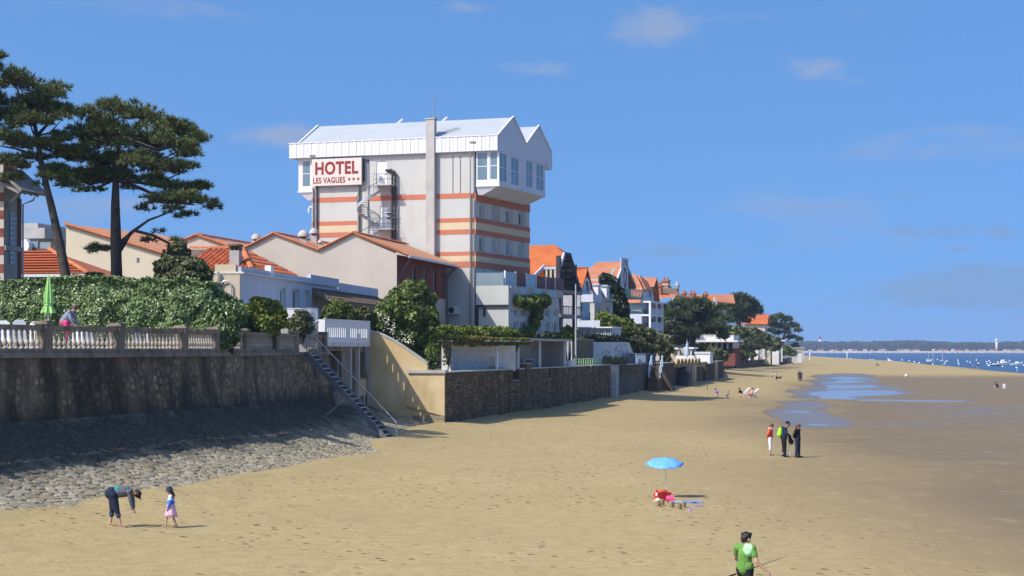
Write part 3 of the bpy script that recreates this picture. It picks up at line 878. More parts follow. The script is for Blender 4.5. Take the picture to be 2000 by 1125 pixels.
ROOT_A = thing('paved_apron', 'sloping apron of flat pale paving stones at the foot of the sea wall', 'apron', (-12, 75, 0))
OA = np.array(ROOT_A.location)
NT = 12
G = np.array([[apron_pt(a, t)-OA for t in np.linspace(0, 1.0, NT)] for a in ys])
i2 = np.arange(G.shape[0]*NT).reshape(-1, NT)
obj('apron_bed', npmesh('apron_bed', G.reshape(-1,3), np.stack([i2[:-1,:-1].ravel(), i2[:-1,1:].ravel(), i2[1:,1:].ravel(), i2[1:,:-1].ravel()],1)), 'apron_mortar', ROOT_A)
cells = []
y = 36.0
while y < 120.5:
    wy = g.uniform(.24, .52); t = .0
    width = float(np.interp(y, F_Y, F_X)) - float(Wx(y)) + 1
    while t < 1.0:
        wt = g.uniform(.20, .46)/width
        yc = y + wy/2 + g.uniform(-.15,.15); tc_ = t + wt/2
        if tc_ < 1.01:
            e = .04
            p = apron_pt(yc, tc_); a = apron_pt(yc, min(1, tc_+e)) - apron_pt(yc, max(0, tc_-e)); a /= np.linalg.norm(a)
            l = apron_pt(yc+.4, tc_) - apron_pt(yc-.4, tc_); n_ = np.cross(a, l); n_ /= np.linalg.norm(n_); n_ *= (1 if n_[2] > 0 else -1)
            n_ = n_ + np.array([g.uniform(-.05,.05), g.uniform(-.05,.05), 0]); n_ /= np.linalg.norm(n_)
            an = g.uniform(-.35, .35); a2 = a - n_*(a@n_); a2 /= np.linalg.norm(a2)
            b2 = np.cross(n_, a2); a3 = a2*math.cos(an)+b2*math.sin(an); b3 = np.cross(n_, a3)
            cells.append((p - n_*.06, a3, b3, n_, wt*width*g.uniform(.98,1.12), wy*g.uniform(.98,1.14), g.uniform(.075,.105), wt*wy*(1+tc_)/yc**2 + (-9 if yc < 52 else 0)))
        t += wt
    y += wy*.92
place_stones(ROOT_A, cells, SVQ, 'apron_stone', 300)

# balustrade
BY = [38, 44.5, 50.5, 56.3, 61.8, 67.5, 73.2, 79.8, 84.9, 90.2, 98.0, 102.2]
ROOT_B = thing('stone_balustrade', 'weathered stone balustrade with turned balusters along the terrace edge', 'balustrade', (-15, 75, 5.2))
OB = np.array(ROOT_B.location)
bal_prof = [(.085,0),(.085,.05),(.05,.07),(.045,.10),(.075,.15),(.095,.20),(.085,.26),(.055,.32),(.048,.36),(.06,.38),(.06,.40),(.055,.42),(.058,.50),(.05,.58),(.045,.62),(.075,.65),(.075,.69)]
bal_me = MB().lathe(bal_prof, n=8).mesh('baluster', True); bal_me.materials.append(M['baluster'])
ped_me = MB().box(-.24,.24,-.24,.24,0,1.06).box(-.30,.30,-.30,.30,1.06,1.13).box(-.25,.25,-.25,.25,1.13,1.18).mesh('pedestal'); ped_me.materials.append(M['rail_stone'])
def bxc(y): return float(Wx(y)) - .22
for i, y0 in enumerate(BY + [107.9]):
    o = obj('pedestal', ped_me, None, ROOT_B); o.location = (bxc(y0)-OB[0], y0-OB[1], .003)
    o.rotation_euler.z = -math.atan2(float(Wx(y0+1)-Wx(y0-1)), 2)
segs = [(a, b_) for a, b_ in zip(BY[:-1], BY[1:])] + [(105.3, 107.9)]
for a, b_ in segs:
    pa = Vector((bxc(a)-OB[0], a-OB[1], 0)); pb = Vector((bxc(b_)-OB[0], b_-OB[1], 0))
    d = (pb-pa).normalized(); Ls = (pb-pa).length
    p0, p1 = pa + d*.24, pb - d*.24
    MB().beam(p0+Vector((0,0,.08)), p1+Vector((0,0,.08)), .34, .155).build('plinth', 'rail_stone', ROOT_B)
    MB().beam(p0+Vector((0,0,.93)), p1+Vector((0,0,.93)), .32, .17).build('handrail', 'rail_stone', ROOT_B)
    if b_ < 56: continue
    n = max(3, int((p1-p0).length/.37))
    for k in range(n):
        o = obj('baluster', bal_me, None, ROOT_B); o.location = p0.lerp(p1, (k+.5)/n) + Vector((0,0,.155))

# ------------------------------------------------------------ right sea wall (coursed stone)
SWD = np.array([SWT, 1.0]); SWD /= np.linalg.norm(SWD); SWN = np.array([SWD[1], -SWD[0]])
def sea_wall(name, label, y0, y1, top, setback, stones, core_m='sea_mortar', stone_m='sea_stone', cop='stone_wall', notch=()):
    p0 = np.array([float(SWx(y0)), y0]) - SWN*setback
    Ls = (y1-y0)/SWD[1]
    rz = -math.atan2(SWD[0], SWD[1])
    t = thing(name, label, 'sea wall', (p0[0], p0[1], 0))
    ax = lambda s_, n_, z_: (SWD[0]*s_+SWN[0]*n_, SWD[1]*s_+SWN[1]*n_, z_)
    def blk(s0, s1, n0, n1, z0, z1, b):
        vs = [ax(s0,n0,z0),ax(s1,n0,z0),ax(s1,n1,z0),ax(s0,n1,z0),ax(s0,n0,z1),ax(s1,n0,z1),ax(s1,n1,z1),ax(s0,n1,z1)]
        b.add(vs, [(0,3,2,1),(4,5,6,7),(0,1,5,4),(1,2,6,5),(2,3,7,6),(3,0,4,7)])
    cuts = [0] + [c for n_ in notch for c in (n_[0], n_[1])] + [Ls]
    mb = MB(); mc = MB()
    for i in range(len(cuts)-1):
        tz = top if i % 2 == 0 else top - notch[i//2][2]
        blk(cuts[i], cuts[i+1], -.55, 0, -.6, tz, mb)
        if i % 2 == 0: blk(cuts[i]+.004, cuts[i+1]-.004, -.58, .06, tz, tz+.09, mc)
        else: blk(cuts[i]+.004, cuts[i+1]-.004, -.6, .05, tz, tz+.05, mc)
    mb.build('wall_core', core_m, t); mc.build('coping', cop, t)
    cells = []; g = random.Random(int(y0))
    if stones:
        z = -.15
        while z < top-.1:
            h = g.uniform(.17, .27); s_ = g.uniform(-.2, 0)
            while s_ < Ls:
                w_ = g.uniform(.28, .60); sc_ = s_+w_/2; zc = z+h/2+g.uniform(-.06,.06)
                inn = any(n_[0]-.25 < sc_ < n_[1]+.25 and zc+h/2 > top-n_[2] for n_ in notch)
                if .15 < sc_ < Ls-.15 and zc+h*.5 < top and not inn and g.random() < .86:
                    P = np.array(ax(sc_, -.02, zc)) + np.array(t.location)
                    cells.append((P, np.array([*SWD,0]), np.array([0,0,1.]), np.array([*SWN,0]), w_*g.uniform(.86,.97), h*g.uniform(.72,.98), g.uniform(.05,.09), w_*h/(y0+sc_)**2))
                s_ += w_
            z += h
        place_stones(t, cells, SVW, stone_m, stones)
    return t
sea_wall('stone_sea_wall', 'long dark coursed stone sea wall in front of the two beach shelters', 120.7, 183.0, 3.80, 0, 300, notch=((20.0,22.2,.85),(33.5,34.3,.9),(52.5,53.2,.55)))
# grey pier at the end of that wall
def pier(name, label, y, w_, top, n0=-.4, n1=.35, m='concrete'):
    p = np.array([float(SWx(y)), y]); t = thing(name, label, 'pier', (p[0], p[1], 0), -math.atan2(SWD[0], SWD[1]))
    MB().box(n0, n1, -w_/2, w_/2, -.6, top).build('shaft', m, t)
    MB().box(n0-.04, n1+.05, -w_/2-.05, w_/2+.05, top, top+.10).build('cap', m, t)
    return t
pier('wall_pier', 'pale concrete pier standing between two stretches of dark sea wall', 185.0, 1.7, 3.72)
sea_wall('stone_sea_wall', 'short dark sea wall between the concrete pier and the blue-railed stairs', 186.5, 205, 3.72, .5, 120)
sea_wall('stone_sea_wall', 'dark sea wall under the navy panel beside the blue-railed stairs', 210, 231, 3.7, .3, 0)
sea_wall('stone_sea_wall', 'sea wall carrying the row of yellow arches', 236, 258, 3.05, 0.1, 0)
sea_wall('stone_sea_wall', 'plain dark sea wall right of the yellow arches', 258.6, 281, 3.62, -.2, 0)
# ============================================================ HOTEL
H = Fr(927, 170, 20)
hotel = H.thing('hotel', 'tall cream hotel with orange bands and a white double-gabled top floor', 'hotel')
HX0 = H.x(609, 0)                 # inland end of the side wall (negative)
HY1 = H.y(1033, 0)                # far end of the front
zb = lambda py: H.z(py, 0, 0)     # heights read at the near corner
GZ = 3.7
ZE = zb(300); ZTOP = H.z(262, 2.4, 0)
# walls with openings
wins = []
for px_ in (939, 965.5, 991.5, 1016):
    y0 = H.y(px_-4.2, 0); y1 = H.y(px_+4.6, 0)
    for (pa, pb) in ((397, 424), (460, 491)):
        wins.append((y0, y1, zb(pb), zb(pa)))
doors = [(H.y(945, 0), H.y(953.5, 0), zb(556), zb(524.5)), (H.y(985,0), H.y(993,0), zb(556), zb(528)), (H.y(1010,0), H.y(1018,0), zb(556), zb(530))]
mb = facade(MB(), 'x', 0, 0, HY1, GZ, ZE+1, wins+doors, .28)
mb.box(HX0, -.30, .30, HY1, GZ, ZE+1)
sd = [(H.x(735.5,0), H.x(755,0), H.z(361,-8,0), H.z(314,-8,0)), (H.x(742,0), H.x(757,0), H.z(447,-8,0), H.z(402,-8,0))]
facade(mb, 'y', 0, HX0, 0, GZ, ZE+1, sd, .15)
mb.poly([(HX0,0,GZ),(HX0,HY1,GZ),(HX0,HY1,ZE+1),(HX0,0,ZE+1)])
mb.poly([(HX0,HY1,GZ),(0,HY1,GZ),(0,HY1,ZE+1),(HX0,HY1,ZE+1)])
mb.build('wall', 'hotel_wall', hotel, fix=False)
for i_, w_ in enumerate(wins): window(hotel, 'x', 0, *w_, depth=.24, gm=('glass_pale', 'curtain', 'glass', 'glass_dark', 'curtain')[(i_*3) % 5], bars=(0,0), fw=.09)
for w_ in doors: window(hotel, 'x', 0, *w_, depth=.24, gm='glass', bars=(1,0), fw=.09, name='glazed_door')
for d_ in sd:
    o = MB().box(d_[0]+.02, d_[1]-.02, .06, .11, d_[2], d_[3]-.02).build('door', 'white_paint', hotel)
    MB().box(d_[1]-.16, d_[1]-.10, .02, .06, d_[2]+.95, d_[2]+1.1).build('handle', 'dark_metal', o)
# proud piers between the window strips, storey by storey
for (pa, pb) in ((393, 424.4), (457.5, 490.6), (522.5, 556)):
    for qa, qb in ((928.5,934.5),(945,959),(973.5,986),(999,1010.5),(1023,1032)):
        ya, yb = H.y(qa,0)+.02, H.y(qb,0)
        MB().box(.0, .10, ya, yb, zb(pb), zb(pa)).build('pier_panel', 'hotel_wall', hotel)
# painted bands
XP0, XP1 = H.x(832, -.5), H.x(848.5, -.5)
XS = H.x(697, 0)
def band(pa, pb, m, spans):
    z0, z1 = zb(pb), zb(pa)
    for s_ in spans:
        if s_ == 'front': MB().box(0, .125, -.012, HY1+.01, z0, z1).build('painted_band', m, hotel)
        else: MB().box(s_[0], s_[1], -.022, .0, z0, z1).build('painted_band', m, hotel)
side_r = (XP1+.01, 0.12); side_l = (HX0, XS); side_m = (XS+1.3, XP0-.01)
band(376.5, 386.5, 'band_red', [side_r, side_l, side_m, 'front'])
band(386.5, 393, 'band_red', ['front'])
band(425, 433.5, 'band_red', [side_r, side_l, 'front'])
band(433.7, 447.5, 'band_yellow', [side_r, side_l, 'front'])
band(447.7, 457, 'band_red', [side_r, side_l, 'front'])
band(491, 499, 'band_red', [side_r, 'front'])
band(499.2, 510.3, 'band_yellow', [side_r, 'front'])
band(510.5, 522, 'band_red', [side_r, 'front'])
# chimney pilaster
zt = H.z(233, -3, 0)
MB().box(XP0, XP1, -.55, -.001, GZ, zt).build('chimney_pilaster', 'concrete', hotel)
MB().box(XP0-.06, XP1+.06, -.62, .3, zt, zt+.12).build('chimney_cap', 'concrete', hotel)
MB().box(XP0+.1, XP1-.1, .001, .28, ZE+1.0, zt).build('chimney_back', 'concrete', hotel)
# roof : two ridges running inland, gables to the sea
BX = H.x(975, 0); RX0 = H.x(565, -.35)
YG = [-.35, 3.87, 7.4, 11.2, 15.0]
ze, zr = H.z(265, BX, 0), H.z(229.5, BX, 3.87)
zf0 = H.z(294, BX, 0)
for a, b_, c_ in ((YG[0],YG[1],YG[2]),(YG[2],YG[3],YG[4])):
    for (p, q) in ((a,b_),(c_,b_)):
        MB().slab([(RX0+1.1,p,ze),(BX-.05,p,ze),(BX-.05,q,zr),(RX0+1.1,q,zr)], -.12).build('roof_sheet', 'hotel_roof', hotel)
    for xx in (BX, RX0+1.0):
        m_ = MB()
        m_.beam((xx,a-.05,ze-.02),(xx,b_,zr+.06),.16,.22); m_.beam((xx,c_+.02,ze-.02),(xx,b_,zr+.06),.155,.22)
        m_.build('verge_trim', 'hotel_white', hotel)
    MB().prism([(a+.1,ze-.05),(c_-.1,ze-.05),(b_,zr-.14)], 'x', BX-.14, BX-.02).build('gable_panel', 'hotel_white', hotel)
    MB().prism([(a+.1,ze-.05),(c_-.1,ze-.05),(b_,zr-.14)], 'x', RX0+1.05, RX0+1.2).build('gable_panel', 'hotel_white', hotel)
# ridge end brackets seen on the skyline
for px_ in (782, 869):
    x_ = H.x(px_, 3.87); MB().beam((x_-.35,3.87,zr-.1),(x_+.25,3.87,zr+.35),.12,.2).build('ridge_vent', 'light_metal', hotel)
# cladding fascia, board by board
nb = 54
for i in range(nb):
    x0 = RX0 + (BX-RX0)*i/nb; x1 = RX0 + (BX-RX0)*(i+1)/nb
    d_ = .02 if i % 2 else 0
    if XP0-.05 < (x0+x1)/2 < XP1+.05: continue
    MB().box(x0+.015, x1-.015, -.40-d_, -.30, zf0, ze).build('cladding_board', 'hotel_white', hotel)
MB().box(RX0, BX, -.30, -.22, zf0+.03, ze-.03).build('fascia_back', 'hotel_white', hotel)
MB().box(RX0-.02, BX+.03, -.46, -.2, ze, ze+.09).build('gutter', 'hotel_white', hotel)
MB().box(RX0, BX-.01, -.22, 15.0, zf0-.004, zf0+.05).build('soffit', 'hotel_white', hotel)
MB().box(RX0, RX0+.1, -.3, 15.0, zf0+.05, ze).build('fascia_end', 'hotel_white', hotel)
# sea-side fascia under the gables and its far lug
MB().box(BX-.12, BX, -.30, 15.0, zf0+.05, ze-.05).build('fascia_front', 'hotel_white', hotel)
MB().box(.2, BX+.05, 13.6, 15.1, zf0-.4, ze-.1).build('eave_lug', 'hotel_white', hotel)
# projecting glazed bays
def bay(x0, x1, y0, y1, sgn):
    zs, zt_ = H.z(357, BX, 0), zf0-.01
    front = x1 if sgn > 0 else x0
    mb = MB()
    if sgn > 0:
        ww = [(H.y(a, BX), H.y(b, BX), H.z(c, BX, H.y(a,BX)), H.z(d, BX, H.y(a,BX))) for a,b,c,d in ((976.5,991,354.5,296),(999,1014.5,360.5,305),(1028,1041.5,365.5,312),(1048,1063,371,318))]
        facade(mb, 'x', front, y0, y1, zs-.25, zt_, ww, .15)
        sw = [(H.x(931,y0), H.x(953,y0), H.z(352.5,1.5,0), H.z(296,1.5,0)), (H.x(956,y0), H.x(972.5,y0), H.z(351.5,2,0), H.z(295,2,0))]
    else:
        ww = []
        mb.poly([(front,y0,zs-.25),(front,y1,zs-.25),(front,y1,zt_),(front,y0,zt_)])
        sw = [(H.x(590,y0), H.x(607,y0), H.z(365,-17,0), H.z(313,-17,0))]
    facade(mb, 'y', y0, min(x0,x1), max(x0,x1), zs-.25, zt_, sw, .12)
    mb.poly([(x0,y1,zs-.25),(x1,y1,zs-.25),(x1,y1,zt_),(x0,y1,zt_)])
    # soffit slanting back to the wall
    zl = zs - 1.05; inn = 0.15 if sgn > 0 else HX0-.1
    mb.poly([(front,y0,zs-.25),(front,y1,zs-.25),(inn+.5*sgn,y1-.3,zl),(inn+.5*sgn,y0+.3,zl)])
    mb.poly([(inn,y0,zs-.25),(front,y0,zs-.25),(inn+.5*sgn,y0+.3,zl),(inn,y0+.3,zl)])
    mb.poly([(inn,y1,zs-.25),(front,y1,zs-.25),(inn+.5*sgn,y1-.3,zl),(inn,y1-.3,zl)])
    mb.poly([(inn,y0+.3,zl),(inn+.5*sgn,y0+.3,zl),(inn+.5*sgn,y1-.3,zl),(inn,y1-.3,zl)])
    mb.build('bay', 'hotel_white', hotel, fix=False)
    for q in ww: window(hotel, 'x', front, *q, depth=.13, gm='glass', bars=(1,1), fw=.08, name='bay_window')
    for q in sw: window(hotel, 'y', y0, *q, depth=.11, gm='glass', bars=(0,1), fw=.08, name='bay_window')
    MB().box(min(x0,x1)-(.0 if sgn>0 else .06), max(x0,x1)+(.06 if sgn>0 else 0), y0-.07, y1, zs-.30, zs-.18).build('bay_sill', 'hotel_white', hotel)
bay(0.13, BX-.02, .05, H.y(1064, BX)+.2, 1)
bay(H.x(583, .1), HX0-.002, .1, 13.5, -1)
# sign with its lettering
SX0, SX1 = H.x(609.5, -.45), H.x(706.5, -.45)
SZ0, SZ1 = H.z(362, -14, -.45), H.z(309.5, -14, -.45)
sign = MB().box(SX0, SX1, -.50, -.44, SZ0, SZ1).build('sign_board', 'sign_board', hotel)
def text(body, size, x, z, y, parent, m, bold=.0, sx=1.0, w_target=None, lift=.004, name='lettering'):
    cu = bpy.data.curves.new('t', 'FONT'); cu.body = body; cu.size = size; cu.extrude = lift; cu.offset = bold; cu.space_character = 1.08
    to = bpy.data.objects.new('t', cu); C.objects.link(to)
    dg = bpy.context.evaluated_depsgraph_get(); me = bpy.data.meshes.new_from_object(to.evaluated_get(dg))
    bpy.data.objects.remove(to); bpy.data.curves.remove(cu)
    co = np.empty(len(me.vertices)*3); me.vertices.foreach_get('co', co); co = co.reshape(-1,3)
    co[:,0] -= co[:,0].min(); 
    wd = co[:,0].max()
    k = (w_target/wd) if w_target else sx
    out = np.stack([x + co[:,0]*k, y - co[:,2]-lift, z + co[:,1]], 1)
    me.vertices.foreach_set('co', out.ravel()); me.update(); me.materials.clear()
    return obj(name, me, m, parent)
lx = lambda px_: H.x(px_, -.52)
hz = (H.z(340,-14,-.5), H.z(317,-14,-.5))
text('HOTEL', (hz[1]-hz[0])/.69, lx(615.5), hz[0]+.03, -.502, sign, 'sign_red', bold=.06, w_target=lx(699.5)-lx(615.5))
hz2 = (H.z(357.2,-14,-.5), H.z(346.3,-14,-.5))
text('LES VAGUES', (hz2[1]-hz2[0])/.69, lx(611.5), hz2[0]+.01, -.502, sign, 'sign_red', bold=.022, w_target=lx(674)-lx(611.5))
for px_ in (682, 690.5, 699.5):
    cx, cz = lx(px_), H.z(350.2,-13,-.5); r_ = .20
    pl = [(cx + (r_ if k%2==0 else r_*.42)*math.sin(k*math.pi/5), cz + (r_ if k%2==0 else r_*.42)*math.cos(k*math.pi/5)) for k in range(10)]
    MB().prism(pl, 'y', -.51, -.502).build('star', 'sign_red', sign)
for px_ in (617.5, 700.5):
    x_ = H.x(px_, -.2); MB().box(x_-.06,x_+.06,-.32,-.02,GZ+4,SZ1).build('sign_support', 'wood_grey', hotel)
MB().box(SX1+.02, SX1+.12, -.45, -.02, SZ0+.3, SZ1-.1).build('sign_bracket', 'dark_metal', hotel)
# lamps on tall brackets
def lamp(px_, py_, arm):
    x_ = H.x(px_, -.35); z_ = H.z(py_, -5, -.35)
    m_ = MB().tube([(x_,-.35,z_-4.5 if arm>0 else z_-1.2),(x_,-.35,z_)],.05,6)
    if arm > 0: m_.tube([(x_,-.35,GZ+3),(x_,-.35,z_)],.055,6)
    o = m_.build('lamp_pole', 'wood_grey', hotel)
    MB().box(min(x_,x_+arm),max(x_,x_+arm),-.48,-.24,z_-.02,z_+.13).build('lamp_head', 'wood_grey', o)
lamp(918.5, 283, .55); lamp(616.5, 296.5, -.6)
# drain pipes, ducts
for px_, pa, pb in ((612, 366, 500), (620, 366, 480)): 
    x_ = H.x(px_, -.1); MB().tube([(x_,-.12,H.z(pb,-15,0)),(x_,-.12,H.z(pa,-15,0))],.06,6).build('drain_pipe', 'galv', hotel)
for px_ in (884.5, 899):
    x_ = H.x(px_, -.02); MB().box(x_-.035,x_+.035,-.024,-.002,zb(376),ZE-.2).build('rust_stained_joint', 'tile_old', hotel)
for k, px_ in enumerate((766.5, 772)):
    x_ = H.x(px_, -.3); zt_ = H.z(331+k*3, -7, -.3)
    MB().tube([(x_-.8,-.05,zt_),(x_-.1,-.3,zt_),(x_,-.3,zt_-.12),(x_,-.3,H.z(475,-7,-.3))],.11,8).build('duct', 'dark_metal', hotel)
for py_ in (416, 424):
    z_ = H.z(py_, -7, -.3); MB().tube([(H.x(756,-.05),-.05,z_),(H.x(764,-.3),-.34,z_),(H.x(775,-.3),-.34,z_-.06)],.07,6).build('duct_clamp', 'dark_metal', hotel)
x_ = H.x(601, -.2); z_ = H.z(404, -17, 0)
MB().tube([(HX0+.2,.3,z_),(x_,.3,z_),(x_-.12,.3,z_-.15),(x_-.12,.3,z_-.55)],.1,8).build('vent_elbow', 'hotel_white', hotel)
# aerials
x_ = H.x(849.5, -.2); z0 = zt-.8; z1 = H.z(190, -3, -.2)
m_ = MB().tube([(x_,-.2,z0-1.5),(x_,-.2,z1)],.035,6)
for zz, l_, n_ in ((z1-.15,.35,4),(z1-1.7,.7,5),(z1-2.0,.5,4)):
    m_.tube([(x_-l_,-.2,zz),(x_+l_,-.2,zz)],.018,5)
    for k in range(n_): xx = x_-l_+2*l_*k/(n_-1); m_.tube([(xx,-.45,zz),(xx,.05,zz)],.013,4); m_.tube([(xx,-.2,zz-.15),(xx,-.2,zz+.15)],.013,4)
m_.build('aerial', 'grey_metal', hotel)
x_ = H.x(866,1.2); zq = H.z(266,-2,1.2)
m_ = MB().tube([(x_,1.2,zq-.3),(x_+.5,1.2,zq+.55)],.03,5).tube([(x_+.2,1.2,zq+.45),(x_+1.6,1.2,zq+.75)],.02,5)
for k in range(6): m_.tube([(x_+.3+.24*k,.9,zq+.35+.05*k),(x_+.3+.24*k,1.5,zq+.7+.05*k)],.014,4)
m_.build('aerial', 'grey_metal', hotel)
MB().box(x_-.7,x_+.1,.6,1.0,zq-.45,zq-.3).build('roof_hatch', 'dark_metal', hotel)

# spiral stair on the side wall
SS = thing('spiral_stair', 'grey steel spiral fire stair climbing the hotel side wall', 'stair', (0,0,0))
sx_, sy_ = H.x(720, -1.25), -1.25
SS.location = (*H.w(sx_, sy_), 0); SS.rotation_euler.z = H.rz
zl1, zl2 = H.z(361,-9,-1), H.z(447,-9,-1)
zlow = zl2 - 3.2
MB().tube([(0,0,zlow-1.5),(0,0,H.z(316,-9,-1))],.10,8).build('centre_pole', 'grey_metal', SS)
MB().box(-.28,.02,-.2,.15,H.z(317,-9,-1),H.z(311,-9,-1)).build('lantern', 'dark_metal', SS)
tread = MB().add([(.08,-.05,0),(1.12,-.24,0),(1.12,.24,0),(.08,.05,0),(.08,-.05,-.05),(1.12,-.24,-.05),(1.12,.24,-.05),(.08,.05,-.05)], [(0,1,2,3),(4,7,6,5),(0,4,5,1),(1,5,6,2),(2,6,7,3),(3,7,4,0)]).mesh('tread')
tread.materials.append(M['light_metal'])
n_ = 42; rail = []; low = []
ztop_ = zl1
for k in range(n_):
    a = R(60) - k*R(20); z_ = ztop_ - k*(zl1-zl2)/20.0
    if z_ < zlow: break
    o = obj('tread', tread, None, SS); o.location = (0,0,z_); o.rotation_euler.z = a
    rail.append((1.1*math.cos(a), 1.1*math.sin(a), z_+1.0)); low.append((1.1*math.cos(a), 1.1*math.sin(a), z_+.05))
MB().tube(rail, .03, 5).build('hand_rail', 'dark_metal', SS)
m_ = MB()
for p, q in zip(low[:-1], low[1:]): m_.add([(p[0],p[1],p[2]-.20),(q[0],q[1],q[2]-.20),(q[0],q[1],q[2]+.12),(p[0],p[1],p[2]+.12),(p[0]*.97,p[1]*.97,p[2]-.20),(q[0]*.97,q[1]*.97,q[2]-.20),(q[0]*.97,q[1]*.97,q[2]+.12),(p[0]*.97,p[1]*.97,p[2]+.12)], [(0,1,2,3),(7,6,5,4),(3,2,6,7),(1,0,4,5)])
m_.build('stringer', 'light_metal', SS)
for p, q in zip(rail, low): MB().tube([q, p], .014, 4).build('rail_bar', 'grey_metal', SS)
for zl in (zl1, zl2):
    MB().box(.35, 2.3, -.2, 1.2, zl-.08, zl).build('landing', 'light_metal', SS)
    m_ = MB()
    for hh in (.5, 1.0): m_.tube([(.6,-.18,zl+hh),(2.28,-.18,zl+hh),(2.28,1.15,zl+hh)],.025,5)
    m_.build('landing_rail', 'dark_metal', SS)
    for k in range(7): MB().tube([(.6+.28*k,-.18,zl),(.6+.28*k,-.18,zl+1)],.014,4).build('rail_bar', 'grey_metal', SS)
    MB().beam((2.1,-.1,zl-.08),(2.0,1.2,zl-1.6),.06,.08).build('landing_brace', 'grey_metal', SS)

# low terrace block in front of the hotel
TBX = H.x(993, 0); ZTB = H.z(557.5, TBX, 0); YT1 = H.y(1092, TBX)
annex = H.thing('hotel_terrace_block', 'low cream hotel block with glazed sea front and a roof terrace', 'building')
ww = []
for (pa, pb) in ((602, 619), (627, 652)):
    for qa, qb in ((997.5,1013),(1017,1031),(1048,1057),(1062,1074),(1079,1090)):
        y0, y1 = H.y(qa,TBX), H.y(qb,TBX); ym = (y0+y1)/2
        ww.append((y0, y1, H.z(pb,TBX,ym*.5), H.z(pa,TBX,ym*.5)))
mb = facade(MB(), 'x', TBX, 0, YT1, GZ, ZTB-.65, ww, .3)
mb.poly([(0.13,0,GZ),(TBX,0,GZ),(TBX,0,ZTB),(.13,0,ZTB)])
mb.box(.14, TBX-.35, .25, YT1-.1, GZ, ZTB-.66)
mb.poly([(.13,YT1,GZ),(TBX,YT1,GZ),(TBX,YT1,ZTB-.65),(.13,YT1,ZTB-.65)])
mb.poly([(.13,0,ZTB-.65),(TBX,0,ZTB-.65),(TBX,YT1,ZTB-.65),(.13,YT1,ZTB-.65)])
mb.poly([(.13,0,ZTB),(TBX,0,ZTB),(TBX,.25,ZTB),(.13,.25,ZTB)]); mb.poly([(.13,.25,ZTB-.65),(TBX,.25,ZTB-.65),(TBX,.25,ZTB),(.13,.25,ZTB)])
mb.poly([(TBX,0,ZTB-.65),(TBX,.25,ZTB-.65),(TBX,.25,ZTB),(TBX,0,ZTB)])
mb.build('wall', 'hotel_wall', annex, fix=False)
for i, q in enumerate(ww): window(annex, 'x', TBX, *q, depth=.26, gm='glass_pale' if i % 3 else 'glass', bars=(1,0), fw=.12)
# terrace parapet panels and glass wind screens
for k in range(7):
    y0 = .4 + (YT1+1-.4)*k/7; y1 = .4 + (YT1+1-.4)*(k+1)/7
    MB().box(TBX+.02, TBX+.12, y0+.03, y1-.03, ZTB-.75, ZTB-.02).build('parapet_panel', 'teal_glass' if k % 2 else 'concrete', annex)
for k in range(6):
    y0 = .5 + (YT1+2.6)*k/6; y1 = .5 + (YT1+2.6)*(k+1)/6; h_ = 1.35 if k < 3 else 1.25
    o = MB().box(TBX-.55, TBX-.51, y0+.05, y1-.05, ZTB-.05, ZTB+h_).build('wind_screen', ('glass_pale','maroon','glass_pale','maroon','maroon','maroon')[k], annex)
    MB().box(TBX-.60, TBX-.46, y0-.06, y0+.06, ZTB-.65, ZTB+h_+.06).build('screen_post', 'white_paint', o)
MB().box(.15, TBX-.5, 0.02, 0.06, ZTB, ZTB+1.2).build('wind_screen', 'glass_pale', annex)
m_ = MB(); zq = H.z(596,TBX,0)
m_.box(H.x(930,-.1), TBX, -.22, -.004, zq-.14, zq+.05); m_.box(H.x(930,-.1), H.x(934,-.1), -.22, -.003, GZ, zq-.15)
m_.build('black_duct', 'dark_metal', annex)
MB().box(H.x(944,-.1), H.x(947.5,-.1), -.14, -.003, zq-1.0, zq-.2).build('duct_stub', 'dark_metal', annex)
MB().tube([(H.x(919.5,-.12),-.12,GZ),(H.x(919.5,-.12),-.12,zb(378))],.06,6).build('drain_pipe', 'concrete', hotel)
# ivy over the block's front
ivy = []
for px_, py_, rp, rh in ((1012,588,10,10),(1028,592,14,13),(1045,590,16,14),(1062,588,14,12),(1048,612,13,14),(1042,632,11,14),(1034,650,10,12),(1020,652,12,9)):
    y_ = H.y(px_, TBX+.3); wx, wy = H.w(TBX+.35, y_); k = wy/FPX
    ivy.append((wx, wy, PZ(py_, wy), rp*k*.9, rp*k*2.2, rh*k))
bush('ivy', 'dark green ivy hanging over the front of the hotel terrace block', 'ivy', ivy, 'leaf_mid', .22, 150, 31, base=GZ, stems=False)
# ============================================================ neighbouring buildings, left to right
def verge_tiles(root, p, q, n, w_=.32, m='tile_verge', name='verge_tile'):
    p, q = Vector(p), Vector(q)
    me = None
    for k in range(n):
        a, b_ = p.lerp(q, k/n), p.lerp(q, (k+1.12)/n)
        b_ = b_ + Vector((0,0,.03))
        d = (b_-a); L_ = d.length
        if me is None:
            t = MB(); pts = []
            nn_ = 6
            for e, rr in ((0,.5),(1,.56)):
                for i in range(nn_+1):
                    an = math.pi*i/nn_; pts.append((e*L_, math.cos(an)*w_*rr, math.sin(an)*w_*rr*.7-.02))
            fs = [(i, i+1, nn_+1+i+1, nn_+1+i) for i in range(nn_)] + [tuple(range(nn_+1)), tuple(range(nn_+1, 2*nn_+2))]
            me = t.add(pts, fs).mesh(name); me.materials.append(M[m])
        o = obj(name, me, None, root)
        x = d.normalized(); y = Vector((0,0,1)).cross(x).normalized(); z = x.cross(y)
        o.matrix_local = Matrix(((x.x,y.x,z.x,a.x),(x.y,y.y,z.y,a.y),(x.z,y.z,z.z,a.z),(0,0,0,1)))

